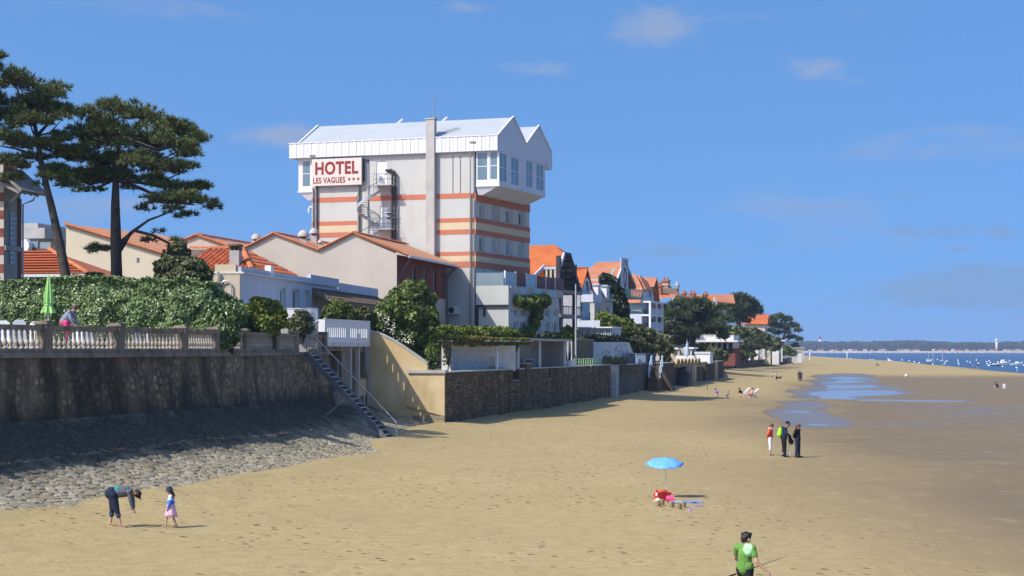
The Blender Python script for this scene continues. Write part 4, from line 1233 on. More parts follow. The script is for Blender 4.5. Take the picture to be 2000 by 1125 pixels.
def tile_rows(quad, w_=.26, L_=.42, r_=.10):
    """canal tiles over a roof quad: quad = eave0, eave1, ridge1, ridge0 (may be a triangle: ridge1==ridge0)"""
    e0, e1, r1, r0 = [Vector(q) for q in quad]
    nrm = (e1-e0).cross(r0-e0 if (r0-e0).length > .1 else r1-e0).normalized()
    if nrm.z < 0: nrm = -nrm
    n = max(2, int(((e1-e0).length)/w_)); mb = MB()
    ed = (e1-e0).normalized(); up = nrm.cross(ed)
    if up.z < 0: up = -up
    for i in range(n):
        t = (i+.5)/n; b = e0.lerp(e1, t); 
        # length of this course: climb along up until the hip line
        def inside(p):
            # convex quad test through signed areas
            pts = [e0, e1, r1, r0]; c = 0
            for k in range(4):
                a, d = pts[k], pts[(k+1)%4]
                if (d-a).length < 1e-4: continue
                if (d-a).cross(p-a).dot(nrm)*((e1-e0).cross(r0-e0+(r1-e1)).dot(nrm)) < -1e-6: return False
            return True
        s = 0.02
        while inside(b+up*(s+.1)) and s < 30:
            a0 = b+up*s; a1 = b+up*(s+L_*1.08)
            vs = []
            for p, rr, ze_ in ((a0, r_*1.15, .03), (a1, r_*.9, .0)):
                for k in range(5):
                    an = math.pi*k/4; vs.append(p + ed*math.cos(an)*rr + nrm*(math.sin(an)*rr*.9+ze_))
            mb.add(vs, [(k, k+1, 6+k, 5+k) for k in range(4)] + [(0,1,2,3,4)])
            s += L_
    return mb

# --- the three-gabled pink building beside the hotel
G3 = Fr(775, 153, 11.5)
gab = G3.thing('gabled_building', 'pink rendered building with three orange tiled gables below the hotel', 'building')
GL = G3.y(870, 0); gz = 3.7
pk = [(690, 455), (535, 456), (385, 459)]; vl = [(775, 489), (622, 488.5), (470, 489), (300, 492)]
xs_v = [G3.x(p, 0) for p, _ in vl]; xs_p = [G3.x(p, 0) for p, _ in pk]
zv = G3.z(489, 0, 0) ; zp = G3.z(456, xs_p[0], 0)
zv3 = [G3.z(p[1], x_, 0) for p, x_ in zip(vl, xs_v)]; zp3 = [G3.z(p[1], x_, 0) for p, x_ in zip(pk, xs_p)]
wz0, wz1 = G3.z(558, 0, 8), G3.z(521, 0, 8)
bw = [(G3.y(a,0), G3.y(b,0), G3.z(565,0,8), G3.z(526,0,8)) for a, b in ((804,811),(826,832.5),(845.5,851.5),(864,868.5))]
mb = MB()
facade(mb, 'x', 0, 0, GL, gz, zv3[0]-.35, bw, .3)
pts = [(xs_v[3], gz)] + [(0, gz)]
top = [(0, zv3[0]-.3)]
for k in range(3): top += [(xs_p[k], zp3[k]-.15), (xs_v[k+1], zv3[k+1]-.15)]
mb.poly([(x_, 0, z_) for x_, z_ in pts + top])
mb.poly([(xs_v[3],0,gz),(xs_v[3],GL,gz),(xs_v[3],GL,zv3[3]-.15),(xs_v[3],0,zv3[3]-.15)])
mb.build('wall', 'pink_wall', gab, fix=False)
zbr = G3.z(573, 0, 0)
mb = facade(MB(), 'x', .035, .02, GL-.02, zbr, zv3[0]-.36, bw, .3); mb.build('brick_facing', 'brick_red', gab, fix=False)
for q in bw: window(gab, 'x', 0, *q, depth=.26, gm='glass_dark', bars=(1,0), fw=.08)
for k in range(3):
    xa, xb, xc = xs_v[k], xs_p[k], xs_v[k+1]; za, zb_, zc = zv3[k], zp3[k], zv3[k+1]
    if k == 0:      # long eave with overhang to the sea
        sl_ = (zb_-za)/(xa-xb); xe = 1.0; zee = za - sl_*xe
        q1 = [(xe,-.12,zee),(xe,GL+.6,zee),(xb,GL+.6,zb_),(xb,-.12,zb_)]
    else: q1 = [(xa,-.12,za),(xa,GL+.6,za),(xb,GL+.6,zb_),(xb,-.12,zb_)]
    q2 = [(xc,-.12,zc),(xc,GL+.6,zc),(xb,GL+.6,zb_),(xb,-.12,zb_)]
    for q in (q1, q2): MB().slab(q, -.14).build('roof_slope', 'tile_b', gab)
    verge_tiles(gab, (q1[0][0],-.1,q1[0][2]+.03), (xb,-.1,zb_+.03), 11 if k else 14)
    verge_tiles(gab, (xc,-.1,zc+.03), (xb,-.1,zb_+.03), 11)
    verge_tiles(gab, (xb,-.1,zb_+.06), (xb,GL+.5,zb_+.06), 36, name='ridge_tile')
MB().box(1.0,1.16,-.1,GL+.55,zee-.22,zee-.02).build('gutter', 'white_paint', gab)
for yy_ in (1.0, GL*.5, GL-.2): MB().beam((.05,yy_,zee-1.6),(.95,yy_,zee-.2),.07,.09).build('eave_strut', 'galv', gab)
MB().tube([(1.05,GL+.3,zee-.2),(.8,GL+.3,zee-.5),(.12,GL+.3,zee-.9),(.12,GL+.3,gz)],.06,6).build('drain_pipe', 'galv', gab)
# roof ventilators
def ventilator(px_, py_, yl, s_, lab):
    x_ = G3.x(px_, yl); z_ = G3.z(py_, x_, yl)
    wx, wy = G3.w(x_, yl)
    t = thing('roof_ventilator', lab, 'ventilator', (wx, wy, z_))
    MB().box(-.32*s_,.32*s_,-.32*s_,.32*s_,-1.2,.12*s_).build('curb', 'concrete', t)
    MB().lathe([(.26*s_,.12*s_),(.26*s_,.30*s_)],n=10).build('neck', 'dark_metal', t, True)
    MB().lathe([(.5*s_,.28*s_),(.5*s_,.36*s_),(.46*s_,.55*s_),(.34*s_,.75*s_),(.18*s_,.85*s_),(.08*s_,.88*s_)],n=16).build('cowl', 'concrete', t, True)
ventilator(592.5, 469, 3.5, 1.0, 'larger domed concrete roof ventilator on a square curb beside the hotel')
ventilator(613, 462, 9, .85, 'domed roof ventilator partly behind the larger one')
ventilator(500, 473, 4, .85, 'domed roof ventilator peeping over the left side of the tiled gable')
ventilator(626, 478, 2.5, .5, 'smallest roof ventilator low in the valley between two gables')
# air conditioner on the side of the hotel wall
ac = thing('air_conditioner', 'white air conditioner unit on the wall under the hotel pipes', 'air conditioner', (*H.w(H.x(885,-.4), -.35), zb(606)), H.rz)
MB().box(-.55,.55,-.25,.33,-.35,.42).build('casing', 'white_old', ac)
MB().lathe([(.29,0),(.29,.03)],n=16).build('fan_grille', 'dark_metal', ac)
ac.children[-1].rotation_euler = (R(90),0,0); ac.children[-1].location = (-.12,-.252,.03)
MB().box(-.5,-.44,-.2,.35,-.43,-.35).box(.44,.5,-.2,.35,-.43,-.35).build('bracket', 'grey_metal', ac)

# --- long cream shed with a falling tiled verge
S1 = Fr(129, 150, 11.5)
shed = S1.thing('cream_building', 'long cream walled building whose tiled roof edge falls to the right', 'building')
xe = S1.x(345, 0); z0, z1 = S1.z(438, 0, 0), S1.z(503, xe, 0)
wn_ = [(S1.x(267,0), S1.x(272,0), S1.z(512,8,0), S1.z(503,8,0))]
mb = MB(); mb.poly([(0,0,gz),(xe,0,gz),(xe,0,z1-.1),(0,0,z0-.1)]); mb.poly([(0,0,gz),(0,20,gz),(0,20,z0-.1),(0,0,z0-.1)])
mb.build('wall', 'cream_wall', shed, fix=False)
MB().slab([(0,-.15,z0),(xe,-.15,z1),(xe,20,z1+.4),(0,20,z0+.4)], -.15).build('roof_slope', 'tile_b', shed)
verge_tiles(shed, (xe,-.12,z1+.03), (-.05,-.12,z0+.03), 24, .42)
MB().box(wn_[0][0], wn_[0][1], -.03, -.002, wn_[0][2], wn_[0][3]).build('vent_grille', 'galv', shed)
MB().box(S1.x(158,6)-.4, S1.x(158,6)+.1, 6,7, z0-2, z0-1.2).build('roof_box', 'concrete', shed)

# --- hip-roofed house far left, tiled
HR = Fr(42, 118, 8)
hip = HR.thing('hip_roof_house', 'low house with a red ribbed hip roof behind the leaning pine', 'house')
xa, xb = -6.0, HR.x(172, 0); ze_ = HR.z(536, 2, 0); zr_ = HR.z(489, 0, 4)
MB().box(xa, xb-.4, .4, 8, 5.1, ze_).build('wall', 'blue_white', hip)
q = [(xa,0,ze_),(xb,0,ze_),(.2,4.2,zr_),(xa,4.2,zr_)]
MB().slab(q, -.1).build('roof_slope', 'tile_a', hip)
MB().slab([(xb,0,ze_),(xb,8.4,ze_),(.2,4.2,zr_)], -.1).build('roof_slope', 'tile_a', hip)
for k in range(9):
    t_ = (k+.3)/9; zc_ = ze_+(zr_-ze_)*t_; xr = xb+(.2-xb)*t_; yy_ = 4.2*t_
    MB().beam((xa,yy_-.05,zc_+.07),(xr,yy_-.05,zc_+.07),.26,.10).build('tile_course', 'tile_a', hip)
verge_tiles(hip, (xb,0,ze_+.08), (.2,4.2,zr_+.08), 14, .34, name='hip_tile')
MB().box(xa, xb+.05, -.14, -.02, ze_-.16, ze_+.02).build('gutter', 'white_paint', hip)

# --- apartment block with balconies behind it
AP = Fr(40, 190, 10)
apt = AP.thing('apartment_block', 'beige flat-roofed apartment block with glass balconies far left', 'building')
xr = AP.x(92, 0); zt_ = AP.z(446, 0, 0)
MB().box(-8, AP.x(76,0), 0, 10, 3.7, zt_).build('wall', 'cream_wall', apt)
MB().box(-8, xr, -.6, 9, zt_-1.1, zt_-.02).build('roof_slab', 'concrete', apt)
MB().box(AP.x(41,0), AP.x(78,0), -.5, 9, zt_, zt_+.5).build('parapet', 'concrete', apt)
for k, (a, b_, c, d) in enumerate(((58,76,485,503),(79,101,487,507))):
    MB().box(AP.x(a,-1), AP.x(b_,-1), -1.2, -1.1, AP.z(d,0,0), AP.z(c,0,0)).build('balcony_panel', 'maroon', apt)
    MB().box(AP.x(a,-1)+.05, AP.x(b_,-1)-.05, -1.18, -1.12, AP.z(c,0,0), AP.z(c-12,0,0)).build('balcony_glass', 'glass_pale', apt)
MB().box(AP.x(78,0), AP.x(101,0), -1.05, 3, AP.z(520,0,0), AP.z(506,0,0)).build('balcony_slab', 'concrete', apt)
window(apt, 'y', -.25, AP.x(58,0), AP.x(75,0), AP.z(485,0,0), AP.z(466,0,0), depth=.2, gm='glass_dark')
MB().lathe([(.02,0),(.02,0)],n=6)
o = MB().prism([(AP.x(41,-2),AP.z(498,0,0)),(AP.x(53,-2),AP.z(498,0,0))]+[(AP.x(47,-2)+.65*math.cos(R(a)),AP.z(484,0,0)+.8*math.sin(R(a))) for a in range(0,181,30)], 'y', -2.2, -1.3).build('white_dome_light', 'white_paint', apt)

# --- striped brick house at the left edge
BH = Fr(40, 101, 11.5)
bh = BH.thing('brick_villa', 'tall villa with striped brick corner and wide eaves at the left edge', 'house')
xl = -9; zt_ = BH.z(388, 0, 0); yn = BH.y(7, 0)
MB().box(xl, 0, yn, 0, 5.1, zt_+1.2).build('wall', 'concrete', bh)
MB().box(xl-6, -7, 0.01, 9, 5.1, zt_+1.0).build('rear_wall', 'concrete', bh)
n_ = 22; zz = np.linspace(5.1, BH.z(330,0,0), n_)
for k in range(n_-1):
    MB().box(-1.2, .03, yn-.04, yn+.001, zz[k], zz[k+1]-.003).build('brick_band', 'brick_red' if k % 2 else 'pink_wall', bh)
MB().box(0, .05, BH.y(34,0), .04, 5.1, zt_-.01).build('corner_pilaster', 'maroon', bh)
wl = (BH.y(18,0), BH.y(27,0))
o = MB().box(.002, .05, wl[0], wl[1], BH.z(520,0,0), BH.z(415,0,0)).build('stair_window', 'glass', bh)
for k in range(11): MB().box(.05, .08, wl[0], wl[1], BH.z(515-9.5*k,0,0)-.03, BH.z(515-9.5*k,0,0)+.03).build('glazing_bar', 'white_paint', o)
MB().box(0, .12, yn, -.05, BH.z(492,0,0), BH.z(483,0,0)).build('string_course', 'concrete', bh)
e1 = BH.x(87, 0); zl_ = BH.z(384,0,0)
MB().slab([(-.2,yn-.9,zt_+1.5),(e1,yn-.9,zl_),(e1,.5,zl_),(-.2,.5,zt_+1.5)], .14).build('eave', 'wood_grey', bh)
for k in range(4): MB().beam((0.02,yn-.7+k*.75,zt_+.7),(e1-.15,yn-.7+k*.75,zl_-.02),.09,.16).build('rafter', 'wood_grey', bh)
MB().beam((.02,yn+.3,zt_-.6),(e1*.7,yn+.3,zl_+.25),.12,.16).build('eave_bracket', 'wood_grey', bh)
MB().slab([(xl,yn-1.1,zt_+1.65),(.55,yn-1.1,zt_+1.35),(.35,.6,zt_+1.75),(xl,.6,zt_+2.2)], .3).build('roof_slope', 'tile_a', bh)
MB().box(xl, .6, yn-1.22, yn-1.11, zt_+1.1, zt_+1.55).build('fascia', 'concrete', bh)
MB().tube([(.1,.1,5.1),(.1,.1,zt_-.3),(.7,.1,zt_-.1),(.8,.1,zt_+.1)],.05,6).build('drain_pipe', 'light_metal', bh)

# --- tiled house with chimney and white flat-roofed annex
AN = Fr(470, 111, 8)
ann = AN.thing('white_annex_house', 'white flat-roofed villa annex with tall windows above the terrace', 'house')
y1 = AN.y(609, 0); y2 = AN.y(744, 0)
zt_ = AN.z(520, 0, 0); zc_ = AN.z(534, 0, 0)
ww = [(AN.y(547,0), AN.y(559,0), 5.3, AN.z(562,0,9)), (AN.y(571,0), AN.y(586,0), 6.0, AN.z(563,0,11)), (AN.y(595,0), AN.y(606,0), 5.3, AN.z(566,0,15))]
mb = facade(MB(), 'x', 0, 0, y1, 5.1, zc_, ww, .4)
XA = AN.x(420,0)
mb.poly([(XA,0,5.1),(0,0,5.1),(0,0,zc_),(XA,0,zc_)]); mb.poly([(0,y1,5.1),(XA,y1,5.1),(XA,y1,zc_),(0,y1,zc_)]); mb.box(XA,-.45,.2,y1-.2,5.1,zc_-.03)
mb.build('wall', 'blue_white', ann, fix=False)
for i, q in enumerate(ww): window(ann, 'x', 0, *q, depth=.35, gm='glass' if i < 2 else 'white_paint', bars=(1,1 if i<2 else 0), fw=.12)
MB().box(XA-.1,.22,-.1,y1+.12,zc_,zc_+.10).build('cornice', 'white_old', ann)
MB().box(-.25,.0,.1,AN.y(528,0),zc_+.1,AN.z(528,0,3)+.1).build('parapet', 'blue_white', ann)
MB().box(-.25,.0,AN.y(532,0)+.05,y1,zc_+.1,zt_-.05).build('parapet', 'blue_white', ann)
MB().box(-.35,.06,AN.y(529,0)-.2,AN.y(533,0),zc_+.1,zt_+.35).build('parapet_pier', 'white_paint', ann)
MB().box(XA,-.3,-.02,.24,zc_+.1,zc_+.55).build('parapet', 'cream_wall', ann)
MB().box(XA,.02,-.03,.0,5.1,zc_-.002).build('cream_face', 'cream_wall', ann)
# rear wing with tiled awning
mb = MB(); ys1 = y1+.3
mb.box(-5,-.35,ys1,y2-.3,3.7,AN.z(553,0,y1)); mb.build('rear_wing', 'blue_white', ann)
MB().box(-.4,-.15,ys1,AN.y(662,-.15),AN.z(553,0,y1)+.0,AN.z(551,0,y1)+.55).build('parapet', 'blue_white', ann)
MB().box(-.4,-.15,AN.y(663,-.15),y2-.4,AN.z(553,0,y1)-.3,AN.z(553,0,y1)+.35).build('parapet', 'blue_white', ann)
za = AN.z(566,0,y1)
aw = [(1.5,ys1,za-.8),(1.5,y2-.2,za-.8),(-.3,y2-.2,za+.05),(-.3,ys1,za+.05)]
MB().slab(aw, -.1).build('awning_deck', 'wood_grey', ann)
tag(tile_rows(aw, .30, .45, .12).build('awning_tiles', 'tile_old', ann), kind='stuff')
for t_ in (.15,.4,.65,.9):
    yy_ = ys1+(y2-ys1)*t_; MB().tube([(-.2,yy_,za-2.0),(.5,yy_,za-1.6),(1.3,yy_,za-.9)],.06,5).build('awning_bracket', 'wood_grey', ann)
MB().box(-.02,.3,y2-.5,y2-.2,3.7,za-.9).build('awning_post', 'white_old', ann)

TH = Fr(440, 116, 8)
th = TH.thing('tiled_house', 'house with a weathered canal-tile hip roof behind the white annex', 'house')
xa, xb = TH.x(355,0), TH.x(543,6); ze_ = TH.z(531,0,0)+.1; zr_ = TH.z(486,0,5)
yr = 5.5
rx = TH.x(472, yr); rl = TH.x(372, yr)
q1 = [(xa,-.3,ze_),(xb,-.3,ze_),(rx,yr,zr_),(rl,yr,zr_)]; q2 = [(xb,-.3,ze_),(xb,11.3,ze_),(rx,yr,zr_),(rx,yr,zr_)]
MB().box(xa+.3, xb-.3, 0, 11, 5.1, ze_-.02).build('wall', 'cream_wall', th)
for q in (q1, q2): MB().slab(q if q is q1 else q[:3], -.1).build('roof_deck', 'tile_old', th); tag(tile_rows(q, .34, .5, .145).build('canal_tiles', 'tile_a', th), kind='stuff')
verge_tiles(th, (xb,-.3,ze_+.12), (rx,yr,zr_+.12), 14, .36, name='hip_tile')
verge_tiles(th, (rx,yr,zr_+.1), (rl,yr,zr_+.1), 12, .36, name='ridge_tile')
ch = MB().box(TH.x(448,.5), TH.x(466.5,.5), .5, 1.2, 7, TH.z(489,0,.5)).build('chimney', 'concrete', th)
MB().box(TH.x(446,.5), TH.x(468,.5), .4, 1.3, TH.z(489,0,.5)+.28, TH.z(489,0,.5)+.4).build('chimney_slab', 'tile_old', ch)
for px_ in (448.5, 457, 466): MB().box(TH.x(px_,.5)-.08, TH.x(px_,.5)+.08, .6, 1.1, TH.z(489,0,.5), TH.z(489,0,.5)+.28).build('chimney_prop', 'tile_old', ch)

# --- arch-topped side wall parts left of the annex
aw_ = AN.thing('garden_arch_wall', 'cream garden wall with arched piers left of the white annex', 'wall')
MB().box(AN.x(418,-.2), AN.x(470,-.2)-.02, -.32, -.06, 5.1, AN.z(534,0,0)-.1).build('wall', 'cream_wall', aw_)
MB().tube([(AN.x(426,-.5),-.5,5.1),(AN.x(426,-.5),-.5,AN.z(531,0,0))],.09,8).build('flue_pipe', 'concrete', aw_)
xx = AN.x(441,-.45); zz0 = AN.z(560,0,0)
MB().tube([(xx-.35,-.45,5.1)]+[(xx+.35*math.cos(R(a)),-.45,zz0+.35*math.sin(R(a))) for a in range(180,-1,-30)]+[(xx+.35,-.45,5.1)],.05,6).build('arch_pipe', 'light_metal', aw_)

# ------------------------------------------------------------ cabin with balcony, yellow wall, metal stair
cb = thing('beach_cabin', 'concrete cabin under the white balcony with dark openings', 'cabin', (-10.9, 112.5, 0))
A, B = np.array([-11.65, 111.9]), np.array([-9.72, 121.5]); dv = (B-A); LB = np.linalg.norm(dv); dv /= LB; nv = np.array([dv[1], -dv[0]])
cb.location = (A[0], A[1], 0); cb.rotation_euler.z = -math.atan2(dv[0], dv[1])     # local y along the front, x seaward
zbal = PZ(672, 117)
cy = lambda px_: Fr.y(type('q', (), dict(X=A[0], Y=A[1], s=dv[0], c=dv[1])), px_, 0)
op = [(.25, cy(667), 2.75, zbal-.45), (cy(683.5), cy(693), 2.6, zbal-.4), (cy(701), cy(714), 3.5, zbal-.5)]
mb = facade(MB(), 'x', 0, 0, LB, .6, zbal-.18, op, 1.2)
mb.poly([(0,0,.6),(-1.5,0,.6),(-1.5,0,zbal-.18),(0,0,zbal-.18)])
mb.poly([(-1.25,0,1),(-1.25,LB,1),(-1.25,LB,zbal-.2),(-1.25,0,zbal-.2)])
mb.build('wall', 'rail_stone', cb, fix=False)
for px_ in (682, 697.5, 718.5):
    y_ = cy(px_); MB().box(.0,.16,y_-.14,y_+.14,1.0,zbal-.2).build('post', 'concrete', cb)
MB().box(.01,.06,cy(702),cy(714),2.3,3.45).build('yellow_panel', 'yellow_wall', cb)
MB().box(.05,.12,cy(702),cy(714),3.45,3.6).build('lintel', 'tile_old', cb)
bc = thing('white_balcony', 'white slatted balcony over the cabin at the top of the wall', 'balcony', (A[0], A[1], zbal), cb.rotation_euler.z)
hb = PZ(626, 116) - zbal
MB().box(-1.6,.30,-.3,LB+.02,-.16,.10).build('floor_slab', 'white_old', bc)
MB().box(.22,.30,-.3,LB,.10,.42).build('lower_panel', 'white_paint', bc)
MB().box(.22,.30,-.3,LB,hb-.42,hb).build('upper_panel', 'white_paint', bc)
MB().box(.18,.34,-.32,LB+.02,hb,hb+.05).build('top_rail', 'white_paint', bc)
ns = 24
for k in range(ns+1):
    y_ = -.3+(LB+.1)*k/ns; w_ = .13 if k % 12 else .3
    MB().box(.225,.295,max(-.3,y_-w_),min(LB,y_+w_),.42,hb-.42).build('slat', 'white_paint', bc)
MB().box(-1.6,.22,-.3,-.22,.10,hb).build('side_panel', 'white_paint', bc)
MB().box(-1.6,.22,LB-.1,LB,.10,hb).build('side_panel', 'white_paint', bc)
o = MB().tube([(.25,cy(702),-.15),(.34,cy(702),-.35),(.30,cy(702),-.5)],.04,5).build('hook', 'dark_metal', bc)

yw = thing('yellow_return_wall', 'curved-top yellow rendered wall running down to the sea wall corner', 'wall', (SW0[0], SW0[1], 0), -math.atan2(SWD[0], SWD[1]))
YF = Fr.__new__(Fr); YF.X, YF.Y = SW0; YF.t = math.atan2(SWD[0], SWD[1]); YF.s, YF.c = math.sin(YF.t), math.cos(YF.t)
def yp(px_, py_): x_ = YF.x(px_, -.02); return (x_, YF.z(py_, x_, -.02))
pl = [yp(*p) for p in ((722,649),(735,650.5),(747,655),(765,664),(785,676),(805,690),(822,702),(834,711),(835,726))]
xl = yp(716, 650)[0]
poly = [(pl[-1][0], .2), (xl, .2), (xl, pl[0][1])] + pl
MB().prism(poly, 'y', -.02, .3).build('wall', 'yellow_wall', yw)
m_ = MB()
for p, q in zip(pl[:-2], pl[1:-1]): m_.beam((p[0],.14,p[1]+.05),(q[0],.14,q[1]+.05),.42,.10)
m_.build('coping', 'concrete', yw)
xs_ = yp(800,727)[0]; zt_ = yp(835,727)[1]
MB().prism([(xs_,zt_-.8),(xs_,zt_-.06),(-.02,zt_-.06),(-.02,.95),(xs_-.3,1.6)], 'y', -.14, -.021).build('lower_wall', 'yellow_wall', yw)
MB().box(xs_-.1,.06,-.26,.28,zt_-.06,zt_+.14).build('coping', 'concrete', yw)
MB().box(pl[-1][0]+.002,-.01,-.02,.3,.2,zt_-.061).build('end_block', 'yellow_wall', yw)
g = random.Random(4)
for r_ in range(4):
    x_ = -.02
    while x_ > -2.2:
        w_ = g.uniform(.3,.5)
        MB().box(x_-w_+.02,x_,-.17+g.uniform(0,.04),-.03,.0+r_*.25,.23+r_*.25).build('base_stone', 'apron_stone', yw); x_ -= w_

st = thing('metal_stair', 'steep grey metal stair with handrail from the terrace down to the sand', 'stair', (0,0,0))
T0 = np.array([-11.6, 102.6, 5.15]); T1 = np.array([-6.75, 100.2, .25]); NS = 20
pv = np.array([.44, .898, 0])*.85           # width of the stair, away from the camera
for off, nm in ((0, 'stringer'), (1, 'stringer')):
    a, b_ = T0 + pv*off, T1 + pv*off
    MB().beam(tuple(a), tuple(b_), .06, .30).build(nm, 'galv', st)
for k in range(NS):
    t_ = (k+.6)/(NS+.3); c = T0 + (T1-T0)*t_
    d2 = np.array([T1[0]-T0[0], T1[1]-T0[1], 0]); d2 /= np.linalg.norm(d2)
    a, b_ = c+pv*.03, c+pv*.97
    MB().beam(tuple(a+d2*.0), tuple(b_+d2*.0), .25, .035).build('tread', 'light_metal', st)
hr = [T0+pv+[0,0,.15]+[-.4,0.15,0], T0+pv+[-.4,.15,1.0], T0+pv+[0,0,1.0], T1+pv+[0,0,1.05], T1+pv+[0,0,.1]]
MB().tube([tuple(p) for p in hr], .035, 6).build('handrail', 'grey_metal', st)
for t_ in (.3,.62): c = T0+(T1-T0)*t_+pv; MB().tube([tuple(c), tuple(c+[0,0,1.0])],.028,6).build('rail_post', 'grey_metal', st)
MB().tube([tuple(T0+[-.4,0,0]), tuple(T0+[-.4,0,1.2]), tuple(T0+[.1,0,1.0]), tuple(T0+[.1,0,.1])],.03,6).build('handrail', 'grey_metal', st)
c = T0+(T1-T0)*.5; MB().beam(tuple(c), (c[0]-1.1, c[1]-.1, c[2]-1.0), .07).build('brace', 'wood_grey', st)
MB().beam(tuple(T1+[.1,0,-.05]), tuple(T1+pv+[.1,0,-.05]), .5, .08).build('foot_plate', 'galv', st)
# old timber lying on the apron below the stair
tag(MB().beam(apron_pt(107,.55)+[0,0,.12], apron_pt(102.0,.97)+[0,0,.12], .25, .22).build('timber_beam', 'wood_grey'), 'weathered timber beam lying on the apron behind the metal stair foot', 'beam')
# ============================================================ vegetation
def needles(name, m, parent, P, D, length, width, per, seed):
    """tufts of thin needle blades at points P with mean direction D"""
    g = np.random.default_rng(seed)
    n = len(P)
    Pp = np.repeat(P, per, 0); Dd = np.repeat(D, per, 0) + g.normal(0, .62, (n*per, 3))
    Dd /= np.linalg.norm(Dd, axis=1, keepdims=True)
    s = g.normal(0, 1, Dd.shape); s -= (s*Dd).sum(1, keepdims=True)*Dd; s /= np.linalg.norm(s, axis=1, keepdims=True)
    Ln = (length*g.uniform(.6, 1.25, n*per))[:, None]
    v = np.empty((n*per, 3, 3))
    v[:,0] = Pp - s*width; v[:,1] = Pp + s*width; v[:,2] = Pp + Dd*Ln + s*width*.3
    return obj(name, npmesh(name, v, np.arange(n*per*3).reshape(-1, 3)), m, parent)

def pine(name, label, trunk, clumps, Y, r0, seed, tuft=60, blade=.26, bw=.028, m='needle', depth=.9, limbs=None, forks=()):
    """trunk: [(px,py)], clumps: [(px,py,rpx,rpy)] as seen, spread in depth round Y"""
    g = np.random.default_rng(seed); k = Y/FPX
    base = at(trunk[0][0], trunk[0][1], Y)
    zb_ = min(base[2], 5.0 if Y < 125 else 3.0)
    t = thing(name, label, 'pine tree', (base[0], base[1], zb_))
    o = np.array([base[0], base[1], zb_])
    tp = [np.array(at(px_, py_, Y)) - o for px_, py_ in trunk]
    tp = [np.array([tp[0][0], 0, 0])] + tp
    n_ = len(tp); rs = [r0*(1-.72*i/(n_-1)) for i in range(n_)]; rs[0] *= 1.15
    MB().tube([tuple(p) for p in tp], rs, 10).build('trunk', 'bark', t, True)
    cs = []
    tx = np.mean([c[0] for c in clumps]); wide = max(abs(c[0]-tx) for c in clumps)
    for (px_, py_, rx, ry) in clumps:
        dep = math.sqrt(max(.05, 1-((px_-tx)/(wide*1.1))**2))*wide*k*depth
        for rep in range(2 if rx > 22 else 1):
            dy = g.uniform(-dep, dep)
            cs.append((np.array(at(px_+g.uniform(-6,6)*(rep>0), py_+g.uniform(-5,5)*(rep>0), Y)) - o + [0, dy, 0], rx*k*.92, ry*k*1.2))
    for (c, rx, rz) in list(cs):
        if rx/k > 20:
            for _ in range(1):
                d = g.normal(0, 1, 3); d /= np.linalg.norm(d); cs.append((c + d*[rx*1.0, rx*.9, rz*1.15], rx*g.uniform(.28,.5), rz*g.uniform(.35,.6)))
    for fk in forks:
        pts = [np.array(at(a, b, Y)) - o for a, b in fk]
        MB().tube([tuple(p) for p in pts], [r0*.34*(1-.7*i/(len(pts)-1)) for i in range(len(pts))], 7).build('limb', 'bark', t, True)
    lm = limbs if limbs is not None else len(clumps)
    order = list(range(len(cs)))[:lm]
    for i in order:
        c, rx, rz = cs[i]
        q = min(range(1, n_), key=lambda j: np.linalg.norm((tp[j]-c)*[1,1,1.4]) + (5 if tp[j][2] > c[2]+.5 else 0))
        s_ = tp[q]; mid = (s_+c)/2 + [0,0,-.15*np.linalg.norm(c-s_)]
        MB().tube([tuple(s_), tuple(mid), tuple(c)], [r0*.22, r0*.15, r0*.05], 6).build('limb', 'bark', t, True)
    PP = []; DD = []; bt = MB()
    for (c, rx, rz) in cs:
        n = max(10, int(tuft*(rx*(rz+.25*rx))/.5))
        d = g.normal(0, 1, (n, 3)); d /= np.linalg.norm(d, axis=1, keepdims=True); d[:,2] = np.abs(d[:,2])*.9 - .25*g.random(n)
        rr = g.random(n)**.45
        p = c + d*rr[:,None]*[rx, rx*.95, rz*1.05]
        PP.append(p); DD.append(d*[.6,.6,.5] + [0,0,.55])
        for j in range(0, n, 6): bt.tube([tuple(c+[0,0,-rz*.3]), tuple(p[j])], [r0*.05+.008, .008], 3, False)
    tag(bt.build('twigs', 'bark', t, fix=False), kind='stuff')
    needles('crown', m, t, np.concatenate(PP), np.concatenate(DD), blade, bw, 12, seed)
    return t
BIG = [(200,240,35,20),(245,226,40,18),(285,228,45,18),(330,245,40,20),(365,262,35,18),(390,275,22,13),(170,270,45,22),(225,268,55,25),(290,270,50,25),(345,290,35,15),(150,308,40,22),(200,312,55,24),(260,308,50,20),(375,300,25,12),
       (130,343,30,15),(175,345,45,15),(225,345,45,16),(290,330,45,13),(345,325,40,12),(380,330,20,8),(330,363,48,10),(372,358,28,9),(300,350,30,9),(320,393,45,9),(365,393,35,10),(398,398,26,8),(416,398,13,6),(345,410,28,6),(150,365,32,7),(112,350,25,12),
       (180,486,24,7),(165,490,10,5),(290,472,20,6),(315,478,14,5),(368,478,14,6),(300,450,14,4),(260,400,22,6),(345,380,26,7)]
pine('pine_tree', 'large round-headed pine with a double trunk rising behind the hedge', [(228,556),(227,500),(227,450),(226,400),(226,350),(228,300),(235,265)], BIG, 97, .36, 3, tuft=62, blade=.30, bw=.028,
     forks=[[(228,500),(255,455),(290,430),(330,415)],[(228,480),(262,450),(300,460),(340,480),(375,490)],[(225,350),(280,370),(330,395),(380,400)],[(226,480),(205,487),(175,488)],[(222,556),(219,480),(219,400),(222,340)]])
